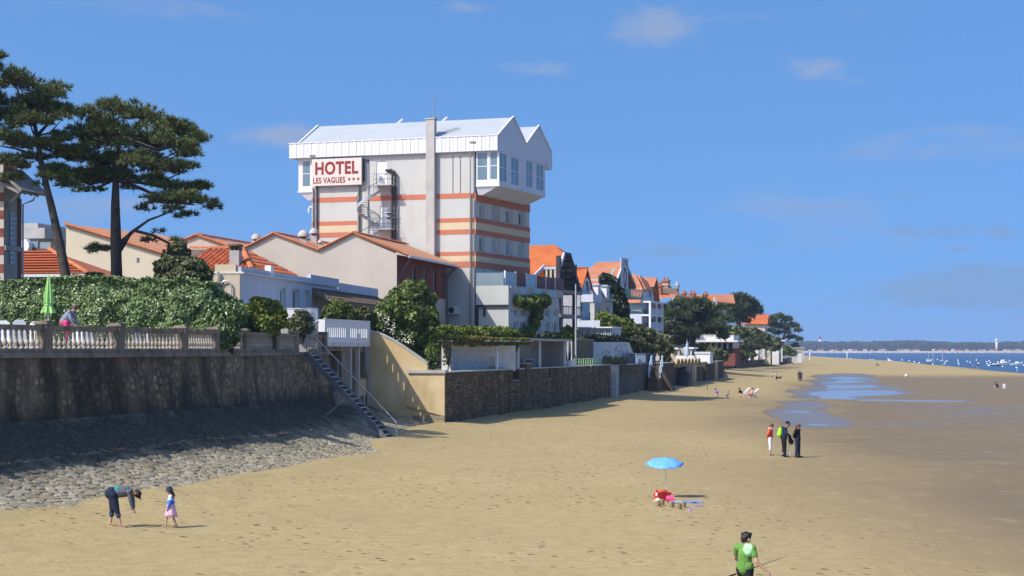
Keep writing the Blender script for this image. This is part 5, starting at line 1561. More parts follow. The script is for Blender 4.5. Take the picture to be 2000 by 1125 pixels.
LEFT = [(50,163,35,17),(20,160,30,16),(100,185,32,17),(127,190,14,8),(60,203,50,20),(112,213,36,17),(20,230,35,22),(70,245,50,16),(132,236,20,12),(30,278,45,16),(82,285,40,12),(122,272,25,11),(15,318,40,10),(62,305,30,8),(105,330,28,10),(-20,200,40,25),(-15,270,40,20),(75,362,14,5),(20,345,26,7),(125,345,22,8),(100,350,20,7)]
pine('pine_tree', 'leaning pine with a bare slanting trunk at the left edge of the hedge', [(131,556),(122,505),(112,455),(101,405),(91,365),(80,315),(72,265),(62,215)], LEFT, 94, .30, 4, tuft=62, limbs=16, blade=.30, bw=.028,
     forks=[[(80,315),(60,300),(30,290),(0,285)],[(72,265),(100,235),(120,215)],[(86,340),(110,345),(128,350)]])
pine('pine_tree', 'dark pine mostly outside the left frame edge with only its tip showing', [(-70,556),(-68,400),(-60,250),(-40,170)], [(-5,112,22,12),(-2,142,20,10),(-35,130,40,20),(-70,160,45,22),(-40,190,40,20)], 92, .28, 6, tuft=90)

# --- clipped hedge across the back of the terrace
hd = thing('clipped_hedge', 'long clipped hedge of glossy pale green leaves behind the balustrade', 'hedge', (-20, 90, 5.1))
OH = np.array(hd.location); g = np.random.default_rng(2)
# plan line of its front: from far left to a rounded right end near the sea wall
HLX = np.array([-34., -26., -20., -16.2, -14.6, -13.9, -13.7, -13.9]); HLY = np.array([91.5, 90.5, 89.6, 88.8, 88.7, 89.6, 92.0, 97.0])
HS = np.concatenate([[0], np.cumsum(np.hypot(np.diff(HLX), np.diff(HLY)))])
def hl(s): return np.interp(s, HS, HLX), np.interp(s, HS, HLY)
n = 85000
sv = g.uniform(2, HS[-1], n)
hx, hy = hl(sv); hx2, hy2 = hl(sv+.05); tx_, ty_ = hx2-hx, hy2-hy; tl = np.hypot(tx_, ty_)+1e-9; nx_, ny_ = ty_/tl, -tx_/tl
ztop = np.interp(sv, [0, 8, 14, HS[3], HS[4], HS[5], HS[6], HS[7]], [8.75, 8.75, 8.8, 8.75, 8.5, 8.15, 7.7, 7.3]) + (vnoise(sv, sv*0, 1.7, 7)-.5)*.30 + (vnoise(sv, sv*0, .5, 8)-.5)*.22
face = g.random(n) < .72
hz_ = 5.15 + (ztop-5.15)*g.random(n)
bul = (vnoise(sv, hz_*1.0, 1.0, 9)-.5)*.32 + (vnoise(sv, hz_, .42, 10)-.5)*.28
off = np.where(face, bul - .22*g.random(n) - .35*np.clip(hz_-7.6,0,2), -2.6*g.random(n)-.25)
Pt = np.stack([hx + nx_*off, hy + ny_*off, np.where(face, hz_, ztop + bul*.6 - .18*g.random(n))], 1)
Nt = np.where(face[:,None], np.stack([nx_, ny_, np.full(n,.45)],1), [.0,-.2,1.0])
leaves('foliage', 'leaf_hedge', hd, Pt-OH, Nt, .115, 5, stretch=1.5, cup=.18, jit=.5)
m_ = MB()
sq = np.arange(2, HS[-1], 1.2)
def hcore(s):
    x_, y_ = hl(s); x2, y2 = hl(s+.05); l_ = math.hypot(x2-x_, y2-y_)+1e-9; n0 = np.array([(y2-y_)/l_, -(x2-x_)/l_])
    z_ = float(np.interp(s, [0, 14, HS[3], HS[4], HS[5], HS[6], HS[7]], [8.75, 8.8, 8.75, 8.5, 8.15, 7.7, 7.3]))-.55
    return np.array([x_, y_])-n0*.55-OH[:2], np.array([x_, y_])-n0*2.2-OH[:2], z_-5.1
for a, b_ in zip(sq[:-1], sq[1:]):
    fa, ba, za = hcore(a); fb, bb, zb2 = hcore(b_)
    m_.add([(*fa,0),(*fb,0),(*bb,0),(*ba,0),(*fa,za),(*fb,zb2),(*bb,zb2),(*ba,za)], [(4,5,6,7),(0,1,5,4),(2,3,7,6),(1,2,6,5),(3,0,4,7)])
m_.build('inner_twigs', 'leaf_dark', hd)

def pb(px_, py_, Y, rx, ry, dz=1.0):
    x_, y_, z_ = at(px_, py_, Y); k = Y/FPX
    return (x_, y_, z_, rx*k, rx*k*dz, ry*k)
bush('overhanging_shrub', 'dark shrub spilling over the balustrade down the sea wall', 'shrub', [pb(440,640,86.5,26,30),(pb(432,665,85.6,20,22)),pb(455,610,87,26,26),pb(425,610,87,24,26),pb(455,655,87,14,22)], 'leaf_hedge', .13, 260, 21, base=5.1)
bush('shrub', 'round bright green shrub just right of the clipped hedge', 'shrub', [pb(512,606,97.5,34,24),pb(488,615,97,22,22),pb(540,618,97.5,22,20),pb(515,635,97,40,22)], 'leaf_bright', .15, 190, 22, base=5.1)
bush('shrub', 'pale loose shrub in front of the white terrace fence', 'shrub', [pb(590,622,107,20,18),pb(575,634,107,16,16),pb(603,632,107,15,18),pb(590,645,107,26,14)], 'leaf_olive', .16, 130, 23, base=5.1)
bush('shrub', 'small rounded shrub between the white fence and the balcony', 'shrub', [pb(660,605,124,24,20),pb(645,618,124,18,20),pb(680,618,124,16,20)], 'leaf_mid', .16, 170, 24, base=5.1)
bush('shrub', 'yellow-green broom bush beside the seated terrace guest', 'shrub', [pb(712,614,124.5,16,18),pb(700,624,124.5,16,16)], 'leaf_olive', .15, 170, 25, base=5.1)
bf = [pb(800,575,128,30,24),pb(775,590,127,26,20),pb(830,590,129,22,24),pb(755,615,126,28,26),pb(790,620,127,38,32),pb(830,625,128,26,36),pb(760,650,126,28,22),pb(800,660,127,32,30),pb(835,670,127,18,34),pb(845,695,126,14,24),pb(740,630,125,18,22),pb(812,560,129,24,12)]
bs = bush('large_shrub', 'big leafy shrub mass with cream flowers above the yellow wall', 'shrub', bf, 'leaf_mid', .22, 95, 26, base=3.7)
fl = []
gg = np.random.default_rng(8)
for px_, py_ in ((752,622),(758,630),(748,640),(766,640),(775,658),(787,664),(795,655),(742,612),(770,650),(800,668)):
    for _ in range(12): fl.append(at(px_+gg.normal(0,5), py_+gg.normal(0,3), 123.9+gg.normal(0,.3)))
fl = np.array(fl) - np.array(bs.location)
tag(leaves('flower_clusters', 'flower', bs, fl, np.tile([0,-.6,.8], (len(fl),1)), .10, 9), kind='stuff')
bush('bushy_tree', 'feathery young tree in front of the cream building right of the big pine', 'tree', [pb(345,500,99,26,22),pb(330,525,96,30,24),pb(370,525,96,34,26),pb(355,545,96,50,18),pb(395,540,96,22,16),pb(350,480,96,14,14)], 'leaf_olive', .17, 150, 27, base=5.1)
bush('shrub', 'dark low shrub on top of the hedge line by the big pine', 'shrub', [pb(185,540,100,22,8),pb(205,546,100,14,6)], 'leaf_dark', .14, 160, 28, base=5.1)

# --- terrace things
pz = thing('closed_parasol', 'closed lime green parasol in front of the hedge', 'parasol', (PX(93,87.6), 87.6, 5.17))
zc_ = PZ(612,87.6)-5.17; zt_ = PZ(538,87.6)-5.17
MB().tube([(0,0,0),(.06,0,zt_)], .022, 6).build('pole', 'white_paint', pz)
mb = MB(); prof = [(.02,zt_),(.06,zt_-.15),(.13,zt_-.6),(.17,zt_-1.0),(.18,zt_-1.3),(.14,zt_-1.4),(.18,zt_-1.48),(.27,zc_+.12),(.30,zc_)]
vs = []; nn_ = 24
for r_, z_ in prof:
    for k in range(nn_):
        a = 2*math.pi*k/nn_; q = r_*(1+.28*(1 if k % 3 == 0 else -.4)); vs.append((q*math.cos(a)+.03*z_/2, q*math.sin(a), z_ + (.06*(k%3==1) if z_ == zc_ else 0)))
mb.add(vs, [(j*nn_+k, j*nn_+(k+1)%nn_, (j+1)*nn_+(k+1)%nn_, (j+1)*nn_+k) for j in range(len(prof)-1) for k in range(nn_)]).build('folded_canopy', 'lime', pz)
MB().tube([(0.18*math.cos(a*.52)+.03,0.18*math.sin(a*.52),zt_-1.4) for a in range(13)], .02, 5).build('tie_strap', 'lime_fence', pz)
def garden_chair(px_, Y, rz, lab, h_=1.28):
    t = thing('garden_chair', lab, 'chair', (PX(px_,Y), Y, 5.17), rz, 'white terrace furniture')
    MB().box(-.25,.25,-.25,.25,.40,.44).build('seat', 'white_paint', t)
    MB().prism([(-.25,.44),(.25,.44),(.24,h_-.1),(.12,h_),(-.12,h_),(-.24,h_-.1)], 'y', .22, .26).build('backrest', 'white_paint', t)
    for a in (-.22,.22):
        for b_ in (-.22,.22): MB().box(a-.02,a+.02,b_-.02,b_+.02,0,.40).build('leg', 'white_paint', t)
garden_chair(38, 68.5, .3, 'white garden chair with a curved back left of the parasol'); garden_chair(61, 69, -.4, 'white garden chair nearest the closed parasol', 1.22)
garden_chair(4, 68, .1, 'white garden chair at the very left edge of the terrace', 1.24)
for k, (px_, Y) in enumerate(((150,77.0),(172,78),(275,83),(300,84))):
    garden_chair(px_, Y, .5*k, ('white chair behind the balusters right of the bending person', 'second white chair behind the balusters right of the bending person', 'white chair behind the balusters below the middle of the hedge', 'rightmost white chair behind the balusters')[k], .95)
tb = thing('garden_table', 'white round table behind the balusters beside the bending person', 'table', (PX(162,76), 76, 5.425))
MB().lathe([(.5,.68),(.5,.72)],n=18).build('top', 'white_paint', tb); MB().lathe([(.22,0),(.2,.04),(.03,.06),(.03,.68)],n=10).build('pedestal', 'white_paint', tb)
# low white fence on a planted retaining wall behind the pale shrub
rw = thing('retaining_wall', 'low concrete retaining wall carrying the white terrace fence', 'wall', (PX(546,107), 107, 5.17), -R(8))
MB().box(0,2.25,0,.3,0,PZ(630,107)-5.17).build('wall', 'concrete', rw); MB().box(-.04,2.29,-.05,.35,PZ(630,107)-5.17,PZ(630,107)-5.09).build('coping', 'white_old', rw)
zf0_ = PZ(630,107)-5.17+.08; zf1_ = PZ(603.5,107)-5.17
fn = thing('white_fence', 'low white panel fence on the terrace under the annex windows', 'fence', (PX(546,107), 107, 5.17), -R(8))
for k in range(5): MB().box(k*.45+.02,(k+1)*.45-.02,.1,.16,zf0_+.06,zf1_).build('panel', 'white_paint', fn)
MB().box(0,2.25,.08,.18,zf1_,zf1_+.06).build('rail', 'white_paint', fn)
for k in range(6): MB().box(k*.45-.018,k*.45+.018,.1,.17,zf0_,zf1_).build('post', 'white_paint', fn)
fm = thing('white_trough', 'white planter trough at the right end of the white fence', 'planter', (PX(612,108.6), 108.6, 5.17), -R(8))
MB().box(-.3,.3,-.2,.2,0,.9).build('box', 'white_old', fm); MB().box(-.34,.34,-.24,.24,.9,.98).build('rim', 'white_paint', fm)
# ============================================================ things on the right sea wall
def wl(px_, off=0.0):
    """plan point on the right sea wall's line seen at column px_, moved off metres inland"""
    k = (px_-1000)/FPX
    Y = (SW0[0]-SW0[1]*SWT)/(k-SWT)
    return np.array([SW0[0]+(Y-SW0[1])*SWT, Y]) - SWN*off
def local(t, A, B):
    A = np.array(A); B = np.array(B); d = B-A; Ln = np.linalg.norm(d); d /= Ln
    t.location = (A[0], A[1], 0); t.rotation_euler.z = math.atan2(d[1], d[0])      # local x along A->B
    return Ln
# --- shelter one: white back wall, thin roof with creeper
s1 = thing('beach_shelter', 'white-walled beach shelter with a flat roof under red-tinged creeper', 'shelter')
A1, B1 = np.array([PX(870,131.5), 131.5]), np.array([PX(1007,141.5), 141.5])
L1 = local(s1, A1, B1); zt_ = PZ(668,136)
MB().box(0,L1,0,.2,3.7,zt_).build('back_wall', 'white_old', s1)
MB().box(-.2,.0,-.6,.2,3.7,zt_).build('end_wall', 'white_old', s1)
MB().box(L1*.24,L1-.6,-1.7,.35,zt_+.02,zt_+.13).build('roof_slab', 'white_paint', s1)
MB().box(-1.9,L1*.24,-1.5,.35,zt_+.01,zt_+.11).build('roof_slab', 'white_old', s1)
MB().box(L1*.47-.07,L1*.47+.07,-1.5,-1.36,3.7,zt_+.02).build('post', 'white_paint', s1)
P, N = [], []
g = np.random.default_rng(12); n = 5200
xx = g.uniform(-2.2, L1-.8, n); hang = np.where(xx < -1.6, 1.75, .26+.20*vnoise(xx, xx*0, .5, 3)); hang = np.where(xx > L1*.42, hang*.8, hang)
zz = zt_+.30 - g.random(n)**1.1*(hang+.2)
yy_ = np.where(xx < -1.6, -1.45+.5*g.random(n), -1.72+.3*g.random(n)); top = g.random(n) < .3
zz = np.where(top & (xx < L1*.42), zt_+.2+.2*g.random(n), zz); yy_ = np.where(top, -1.6+1.6*g.random(n), yy_)
cr = thing('creeper', 'yellow-green creeper trailing along the shelter roof edge', 'creeper', s1.location, s1.rotation_euler.z)
cr.location.z = 3.7
leaves('foliage', 'leaf_creeper', cr, np.stack([xx, yy_, zz-3.7],1), np.tile([0,-.8,.4],(n,1)), .13, 13)
MB().tube([(-2.0,-1.3,0),(-1.95,-1.35,1.0),(-1.6,-1.4,zt_-3.6),(L1*.9,-1.5,zt_-3.6)],[.05,.04,.03,.015],5).build('stem', 'bark', cr)
hb1 = [(*(A1+(B1-A1)*t_+np.array([-.6,1.6])), PZ(652,138), .9, .9, .55) for t_ in np.linspace(.0,1,11)]
bush('hedge', 'bright green clipped hedge behind the white shelter', 'hedge', [(b[0],b[1],b[2],b[3],b[4],b[5]) for b in hb1]+[(b[0],b[1],b[2]-.7,b[3],b[4],.8) for b in hb1], 'leaf_bright', .16, 130, 33, base=3.7, stems=False)
# --- shelter two: grey open shelter with three posts
s2 = thing('beach_shelter', 'grey open beach shelter with three white posts', 'shelter')
A2, B2 = wl(1017, .35), wl(1115, .35); L2 = local(s2, A2, B2); zt_ = PZ(666,152)
MB().box(-.1,L2,2.6,2.8,3.7,zt_).build('back_wall', 'concrete', s2)
MB().box(L2,L2+.2,.1,2.8,3.7,zt_).build('side_wall', 'concrete', s2)
MB().box(-.6,L2+.6,-.35,3.0,zt_+.01,zt_+.20).build('roof_slab', 'concrete', s2)
for t_ in (.03, .43, .95): MB().box(L2*t_-.09,L2*t_+.09,-.09,.09,3.7,zt_).build('post', 'white_paint', s2)
tb = thing('stone_table', 'long pale table inside the grey shelter', 'table', (*wl(1060,1.5), 3.78), s2.rotation_euler.z)
MB().box(-2.2,2.2,-.4,.4,.72,.80).build('top', 'concrete', tb); MB().box(-1.9,-1.7,-.3,.3,0,.72).build('leg', 'concrete', tb); MB().box(1.7,1.9,-.3,.3,0,.72).build('leg', 'concrete', tb)
# chairs and slabs by the wall notch
dk = thing('sun_lounger', 'white lounger with raised back by the notch in the sea wall', 'lounger', (*wl(985,.7), 3.80), s2.rotation_euler.z)
MB().box(-.2,1.6,-.3,.3,.28,.36).build('seat', 'white_paint', dk); MB().slab([(-.2,-.3,.34),(-.2,.3,.34),(-.65,.3,.98),(-.65,-.3,.98)],.06).build('backrest', 'white_paint', dk)
for a in (-.1,1.5):
    for b_ in (-.26,.26): MB().box(a-.03,a+.03,b_-.03,b_+.03,0,.28).build('leg', 'white_paint', dk)
gp = thing('gate_pillar', 'dark square gate pillar on the sea wall between the two shelters', 'pillar', (*wl(1029,.1), 3.7), s2.rotation_euler.z)
MB().box(-.9,.9,-.25,.25,0,.5).build('block', 'sea_stone', gp); MB().box(-.95,.95,-.3,.3,.5,.58).build('cap', 'concrete', gp)
wb = thing('white_block', 'white square pillar on the wall right of the grey shelter', 'pillar', (*wl(1121,.2), 3.7), s2.rotation_euler.z)
MB().box(-1.1,1.1,-.2,.2,0,.6).build('block', 'white_paint', wb); MB().box(-1.15,1.15,-.24,.24,.6,.66).build('cap', 'white_old', wb)
mp_ = thing('flag_pole', 'thin grey pole standing right of the grey shelter', 'pole', (*wl(1141,.8), 3.7))
MB().tube([(0,0,0),(0,0,PZ(560,176)-3.7)],[.09,.05],8).build('shaft', 'light_metal', mp_); MB().lathe([(.14,0),(.14,.25),(.09,.3)],n=8).build('base', 'concrete', mp_)
# white curved garden wall with bare creeper
cw = thing('curved_garden_wall', 'white rough garden wall sweeping down in a curve to the sea wall', 'wall')
A3 = np.array([PX(1158,192), 192]); B3 = np.array([PX(1247,205), 205]); L3 = local(cw, A3, B3)
def cz(py_, t_): return PZ(py_, 192+13*t_)
prof = [(0,3.6),(0,cz(668,0)),(L3*.30,cz(668,.3)),(L3*.60,cz(668,.6)),(L3*.78,cz(668.5,.78)),(L3*.82,cz(676,.8)),(L3*.86,cz(686,.86)),(L3*.92,cz(694,.92)),(L3,cz(699,1)),(L3,3.6)]
MB().prism(prof, 'y', 0, .3).build('wall', 'white_old', cw)
m_ = MB(); rr = random.Random(3)
for _ in range(26):
    x0 = rr.uniform(0,L3*.85); z0 = rr.uniform(3.9,5.6); m_.tube([(x0,-.03,z0),(x0+rr.uniform(-.8,.8),-.05,z0+rr.uniform(0,.5)),(x0+rr.uniform(-1.2,1.2),-.03,min(5.9,z0+rr.uniform(.1,.8)))],.018,4)
tag(m_.build('bare_creeper', 'wood_grey', cw), kind='stuff')
dg_ = thing('dark_garden_wall', 'dark grey garden wall left of the white curved wall', 'wall'); Ld = local(dg_, (PX(1124,182),182), (PX(1159,192),192))
MB().box(0,Ld,0,.3,3.6,PZ(664,187)).build('wall', 'sea_stone', dg_); MB().box(-.02,Ld+.02,-.03,.33,PZ(664,187),PZ(664,187)+.1).build('coping', 'concrete', dg_)
# lime fence
lf = thing('lime_fence', 'pale green lattice fence on the sea wall', 'fence'); Lf = local(lf, wl(1136,.6), wl(1187,.6)); zf = PZ(699,180)
MB().box(0,Lf,0,.06,zf-.07,zf).build('rail', 'lime_fence', lf); MB().box(0,Lf,0,.06,zf-.40,zf-.33).build('rail', 'lime_fence', lf); MB().box(0,Lf,0,.06,3.85,3.92).build('rail', 'lime_fence', lf)
for k in range(13): MB().box(Lf*k/12-.05,Lf*k/12+.05,.065,.12,3.8,zf).build('picket', 'lime_fence', lf)
bush('dry_shrub', 'thin yellowing plant in front of the white curved wall', 'shrub', [(PX(1190,188),188,PZ(705,188),.9,.7,.55),(PX(1210,190),190,PZ(708,190),.8,.6,.6)], 'leaf_creeper', .14, 60, 41, base=3.78)
# navy panel box, blue-railed stairs
nvx = thing('navy_enclosure', 'dark navy panel enclosure above the stairs', 'enclosure'); Ln_ = local(nvx, wl(1243,.9), wl(1291,.7)); 
for k in range(4): MB().box(Ln_*k/4+.02,Ln_*(k+1)/4-.02,0,.1,3.7,PZ(690,222)).build('panel', 'navy_panel', nvx)
for k in range(5): MB().box(Ln_*k/4-.06,Ln_*k/4+.06,-.05,.14,3.7,PZ(690,222)+.1).build('post', 'dark_metal', nvx)
def beach_stair(lab, y0, zt, n, w_, rail, m='concrete', steps_m='sea_stone'):
    """stair running down along the shore from the wall top"""
    p = np.array([float(SWx(y0)), y0]); t = thing('beach_stair', lab, 'stair', (p[0], p[1], 0), -math.atan2(SWD[0], SWD[1]))
    zs0 = sand_z(p[0]+1, y0)
    for k in range(n):
        z1_ = zt - (zt-zs0)*k/n; MB().box(.0+k*.0,.6+w_, -k*.32-.32, -k*.32, -.5, z1_-.1).build('step', steps_m, t)
    if rail:
        for xx in (.65+w_, .0):
            for k in (0, 3, 6):
                z1_ = zt-(zt-zs0)*k/n; MB().box(xx-.09,xx+.09,-k*.32-.25,-k*.32-.07,z1_-.2,z1_+1.1).build('rail_post', rail, t)
            MB().beam((xx,-.1,zt+1.0),(xx,-6*.32-.1,zt-(zt-zs0)*6/n+1.0),.09,.09).build('handrail', rail, t)
    return t
beach_stair('concrete beach stair with pale blue railings beside the navy enclosure', 210, 3.6, 14, .6, 'pale_blue', steps_m='sea_mortar')
bg_ = thing('railing_gate', 'pale blue railing across the top of the beach stair', 'railing'); Lg = local(bg_, wl(1246,.2), wl(1264,.2))
for k in range(9): MB().box(Lg*k/8-.04,Lg*k/8+.04,0,.06,3.75,4.85).build('bar', 'pale_blue', bg_)
MB().box(0,Lg,-.02,.08,4.85,4.95).build('top_rail', 'pale_blue', bg_)
beach_stair('dark wooden-stepped beach stair left of the yellow arches', 235.5, 3.3, 14, .7, None, steps_m='wood_dark')
bt_ = thing('wall_buttress', 'sloping dark concrete buttress at the foot of the blue-railed stair', 'buttress', (*wl(1284,-.0), 0), -math.atan2(SWD[0], SWD[1]))
MB().prism([(-.3,-.5),(2.6,-.5),(.4,3.6),(-.3,3.6)], 'y', -2.0, .0).build('body', 'sea_stone', bt_); MB().beam((2.62,-1,-.4),(.45,-1,3.65),2.1,.12).build('cap', 'sea_mortar', bt_)
# yellow arcade parapet
ya = thing('arched_parapet', 'low yellow parapet of round arches on the sea wall', 'parapet'); La = local(ya, wl(1321,.0), wl(1368,.0)); z0_, z1_ = 3.15, PZ(701,247)+.15
MB().box(0,La,.5,.6,z0_,z1_-.15).build('back_panel', 'yellow_wall', ya)
for k in range(7):
    x0, x1 = La*k/7, La*(k+1)/7; xm = (x0+x1)/2; r_ = (x1-x0)/2
    pts = [(x0+r_*.12,z0_)]+[(xm-r_*.86*math.cos(R(a)), z1_-.75+.6*math.sin(R(a))) for a in range(0,181,20)]+[(x1-r_*.12,z0_)]
    m_ = MB()
    for p, q in zip(pts[:-1], pts[1:]): m_.beam((p[0],.2,p[1]),(q[0],.2,q[1]),.5,.2)
    m_.build('arch', 'yellow_wall', ya)
pier('wall_pier', 'tall thin yellow pier in the middle of the arched parapet', 246, 1.2, 3.3, -.1, .45, 'yellow_wall')
pier('wall_pier', 'stained yellow pier in the dark wall right of the arches', 270, 1.4, 3.5, -.1, .5, 'yellow_wall')

# ============================================================ villas along the shore
GZ2 = 3.4
def gable_house(F, lab, x0, x1, y0, y1, zeave, zridge, wallm, roofm, ridge='x', over=.5, name='villa', cat='house', hip=0.0):
    """box house; ridge along local x (gables seaward/inland) or along y (gable to the camera)"""
    t = F.thing(name, lab, cat)
    MB().box(x0,x1,y0,y1,GZ2,zeave).build('wall', wallm, t)
    if ridge == 'x':
        ym = (y0+y1)/2; sl_ = (zridge-zeave)/(ym-y0); ze_ = zeave-sl_*over
        xr = x1+over-hip*(ym-y0)
        for ya_, s_ in ((y0-over,1),(y1+over,-1)):
            MB().slab([(x0-over,ya_,ze_),(x1+over,ya_,ze_),(xr if hip else x1+over,ym,zridge),(x0-over,ym,zridge)], -.18).build('roof_slope', roofm, t)
        if hip: MB().slab([(x1+over,y0-over,ze_),(x1+over,y1+over,ze_),(xr,ym,zridge)], -.18).build('roof_slope', roofm, t)
        else: MB().prism([(y0,zeave),(y1,zeave),(ym,zridge-.2)], 'x', x1-.3, x1).build('gable_wall', wallm, t)
        MB().beam((x0-over,ym,zridge+.05),(xr if hip else x1+over,ym,zridge+.05),.3,.16).build('ridge', roofm, t)
    else:
        xm = (x0+x1)/2; sl_ = (zridge-zeave)/(xm-x0); ze_ = zeave-sl_*over
        for xa_ in (x0-over, x1+over):
            MB().slab([(xa_,y0-over,ze_),(xa_,y1+over,ze_),(xm,y1+over,zridge),(xm,y0-over,zridge)], -.18).build('roof_slope', roofm, t)
        MB().prism([(x0,zeave),(x1,zeave),(xm,zridge-.2)], 'y', y0, y0+.3).build('gable_wall', wallm, t)
        MB().beam((xm,y0-over,zridge+.05),(xm,y1+over,zridge+.05),.3,.16).build('ridge', roofm, t)
    return t
def fwin(t, plane, c, a0, a1, z0, z1, gm='glass_dark', fm='white_paint'):
    """far window standing in a shallow surround"""
    mb = MB()
    if plane == 'x':
        mb.box(c,c+.10,a0-.1,a1+.1,z1,z1+.12); mb.box(c,c+.12,a0-.15,a1+.15,z0-.12,z0); mb.box(c,c+.09,a0-.1,a0,z0,z1); mb.box(c,c+.09,a1,a1+.1,z0,z1); mb.box(c+.02,c+.07,(a0+a1)/2-.04,(a0+a1)/2+.04,z0,z1)
        o = mb.build('window', fm, t); MB().box(c,c+.03,a0,a1,z0,z1).build('pane', gm, o)
    else:
        mb.box(a0-.1,a1+.1,c-.10,c,z1,z1+.12); mb.box(a0-.15,a1+.15,c-.12,c,z0-.12,z0); mb.box(a0-.1,a0,c-.09,c,z0,z1); mb.box(a1,a1+.1,c-.09,c,z0,z1); mb.box((a0+a1)/2-.04,(a0+a1)/2+.04,c-.07,c-.02,z0,z1)
        o = mb.build('window', fm, t); MB().box(a0,a1,c-.03,c,z0,z1).build('pane', gm, o)
    return o

# --- V1 timbered chalet with big orange half-hipped roof
V1 = Fr(1084, 200, 17)
zr_ = V1.z(477, 0, 4); ze_ = V1.z(560, 0, 0)
v1 = V1.thing('timber_chalet', 'chalet with a big orange half-hipped roof and dark timber balconies', 'house')
xin = V1.x(1005, 0)
MB().box(xin, -1.7, .5, 9.5, GZ2, V1.z(548,0,0)).build('wall', 'cream_wall', v1)
ym = 5.0; y0, y1 = -.6, 10.6; OV = V1.x(1115, 2)
zl, zrd = V1.z(561,0,0), zr_
xc = 0.0; xg = -1.8
zclip = zl + (zrd-zl)*.78; yc0 = y0+(ym-y0)*.78; yc1 = y1+(ym-y1)*.78
# dormer cut in the near slope: build slope left of it and above it
xd0, xd1 = V1.x(1055,0), -.4; zd = V1.z(519,0,1); td = (zd-zl)/(zrd-zl); yd = y0+(ym-y0)*td
MB().slab([(xin,y0,zl),(xd0-1.6,y0,zl),(xd0,yd,zd),(xin,yd,zd)], -.2).build('roof_slope', 'tile_c', v1)
MB().slab([(xin,yd,zd),(xc,yd,zd),(xc,yc0,zclip),(xc-1.4,ym,zrd),(xin,ym,zrd)], -.2).build('roof_slope', 'tile_c', v1)
MB().slab([(xin,y1,zl),(xc,y1,zl),(xc,yc1,zclip),(xc-1.4,ym,zrd),(xin,ym,zrd)], -.2).build('roof_slope', 'tile_c', v1)
MB().slab([(xc,yc0,zclip),(xc,yc1,zclip),(xc-1.4,ym,zrd)], -.2).build('roof_hip', 'tile_c', v1)
MB().slab([(xg,y1-.05,zl-.26),(xc-.02,y1-.05,zl-.26),(xc-.02,yc1,zclip-.26),(xg,yc1,zclip-.26)], -.06).build('eave_lining', 'wood_grey', v1)
MB().slab([(xg,yd,zd-.26),(xc-.02,yd,zd-.26),(xc-.02,yc0,zclip-.26),(xg,yc0,zclip-.26)], -.06).build('eave_lining', 'wood_grey', v1)
MB().box(xd0-.2,xd1+.3,yd-.25,yd-.05,zd-.35,zd-.05).build('dormer_fascia', 'blue_white', v1)
MB().box(xd0-.2,xd1+.2,yd+1.0,yd+1.1,zl-1,zd-.3).build('dormer_back', 'curtain', v1)
for k in range(3): xx = xd0+(xd1-xd0)*(k+.1)/2.6; MB().box(xx,xx+.22,yd-.2,yd,zl-.4,zd-.35).build('dormer_post', 'cream_wall', v1)
for k in range(2): xx = xd0+(xd1-xd0)*(k+.35)/2.3; MB().box(xx,xx+1.0,yd+.9,yd+.98,zl-.6,zd-.9).build('dormer_window', 'glass_dark', v1)
MB().beam((xd0-1.7,y0,zl+.05),(xd0-.1,yd,zd+.05),.2,.35).build('barge_board', 'blue_white', v1)
for (a, b_) in (((xc,yd,zd),(xc,yc0,zclip)),((xc,yc0,zclip),(xc,yc1,zclip)),((xc,yc1,zclip),(xc,y1,zl))): MB().beam(a,b_,.22,.42).build('barge_board', 'blue_white' if b_[1] < ym else 'wood_dark', v1)
MB().prism([(yd+.9,GZ2+6),(y1-1.2,GZ2+6),(y1-1.0,zl),(yc1,zclip-.35),(yc0,zclip-.35),(yd+.9,zd+.1)], 'x', xg-.3, xg).build('gable_wall', 'wood_grey', v1)
for k in range(6):
    t_ = (k+.5)/6; ya_, za_ = y1+(yc1-y1)*t_, zl+(zclip-zl)*t_; MB().box(xg+.1,xc-.1,ya_-.12,ya_+.05,za_-.5,za_-.32).build('rafter', 'wood_dark', v1)
posts = [(xc-.1, y0+2.4), (xc-.1, y1-2.0)]
for (xx, yy_) in posts: MB().box(xx-.22,xx+.22,yy_-.22,yy_+.22,GZ2,zclip-.3 if yy_ < ym else zclip-1).build('timber_post', 'wood_dark', v1)
for zz in (V1.z(567,0,0), V1.z(615,0,0)):
    MB().box(-1.7,xc+.5,y0+1.2,y1-.8,zz-.25,zz+.12).build('balcony_floor', 'wood_grey', v1)
    MB().box(xc+.35,xc+.43,y0+1.2,y1-.8,zz+.95,zz+1.05).build('balcony_rail', 'wood_dark', v1)
    for k in range(14): yy_ = y0+1.3+(y1-y0-2.2)*k/13; MB().box(xc+.37,xc+.41,yy_-.05,yy_+.05,zz+.12,zz+.95).build('balcony_bar', 'wood_dark', v1)
m_ = MB().tube([(xc-.1,y0+2.4,zclip-1.6),(xc-.1,y0+3.3,zclip-.7),(xc-.1,ym,zclip-.45),(xc-.1,y1-3,zclip-.7),(xc-.1,y1-2,zclip-1.6)],.16,6); m_.build('arch_brace', 'wood_dark', v1)
for k in range(3): zz = GZ2+1+k*2.9; fwin(v1, 'x', -1.7, 2.2, 4.0, zz, zz+1.9, 'glass'); fwin(v1, 'x', -1.7, 6.0, 7.8, zz, zz+1.9, 'glass')

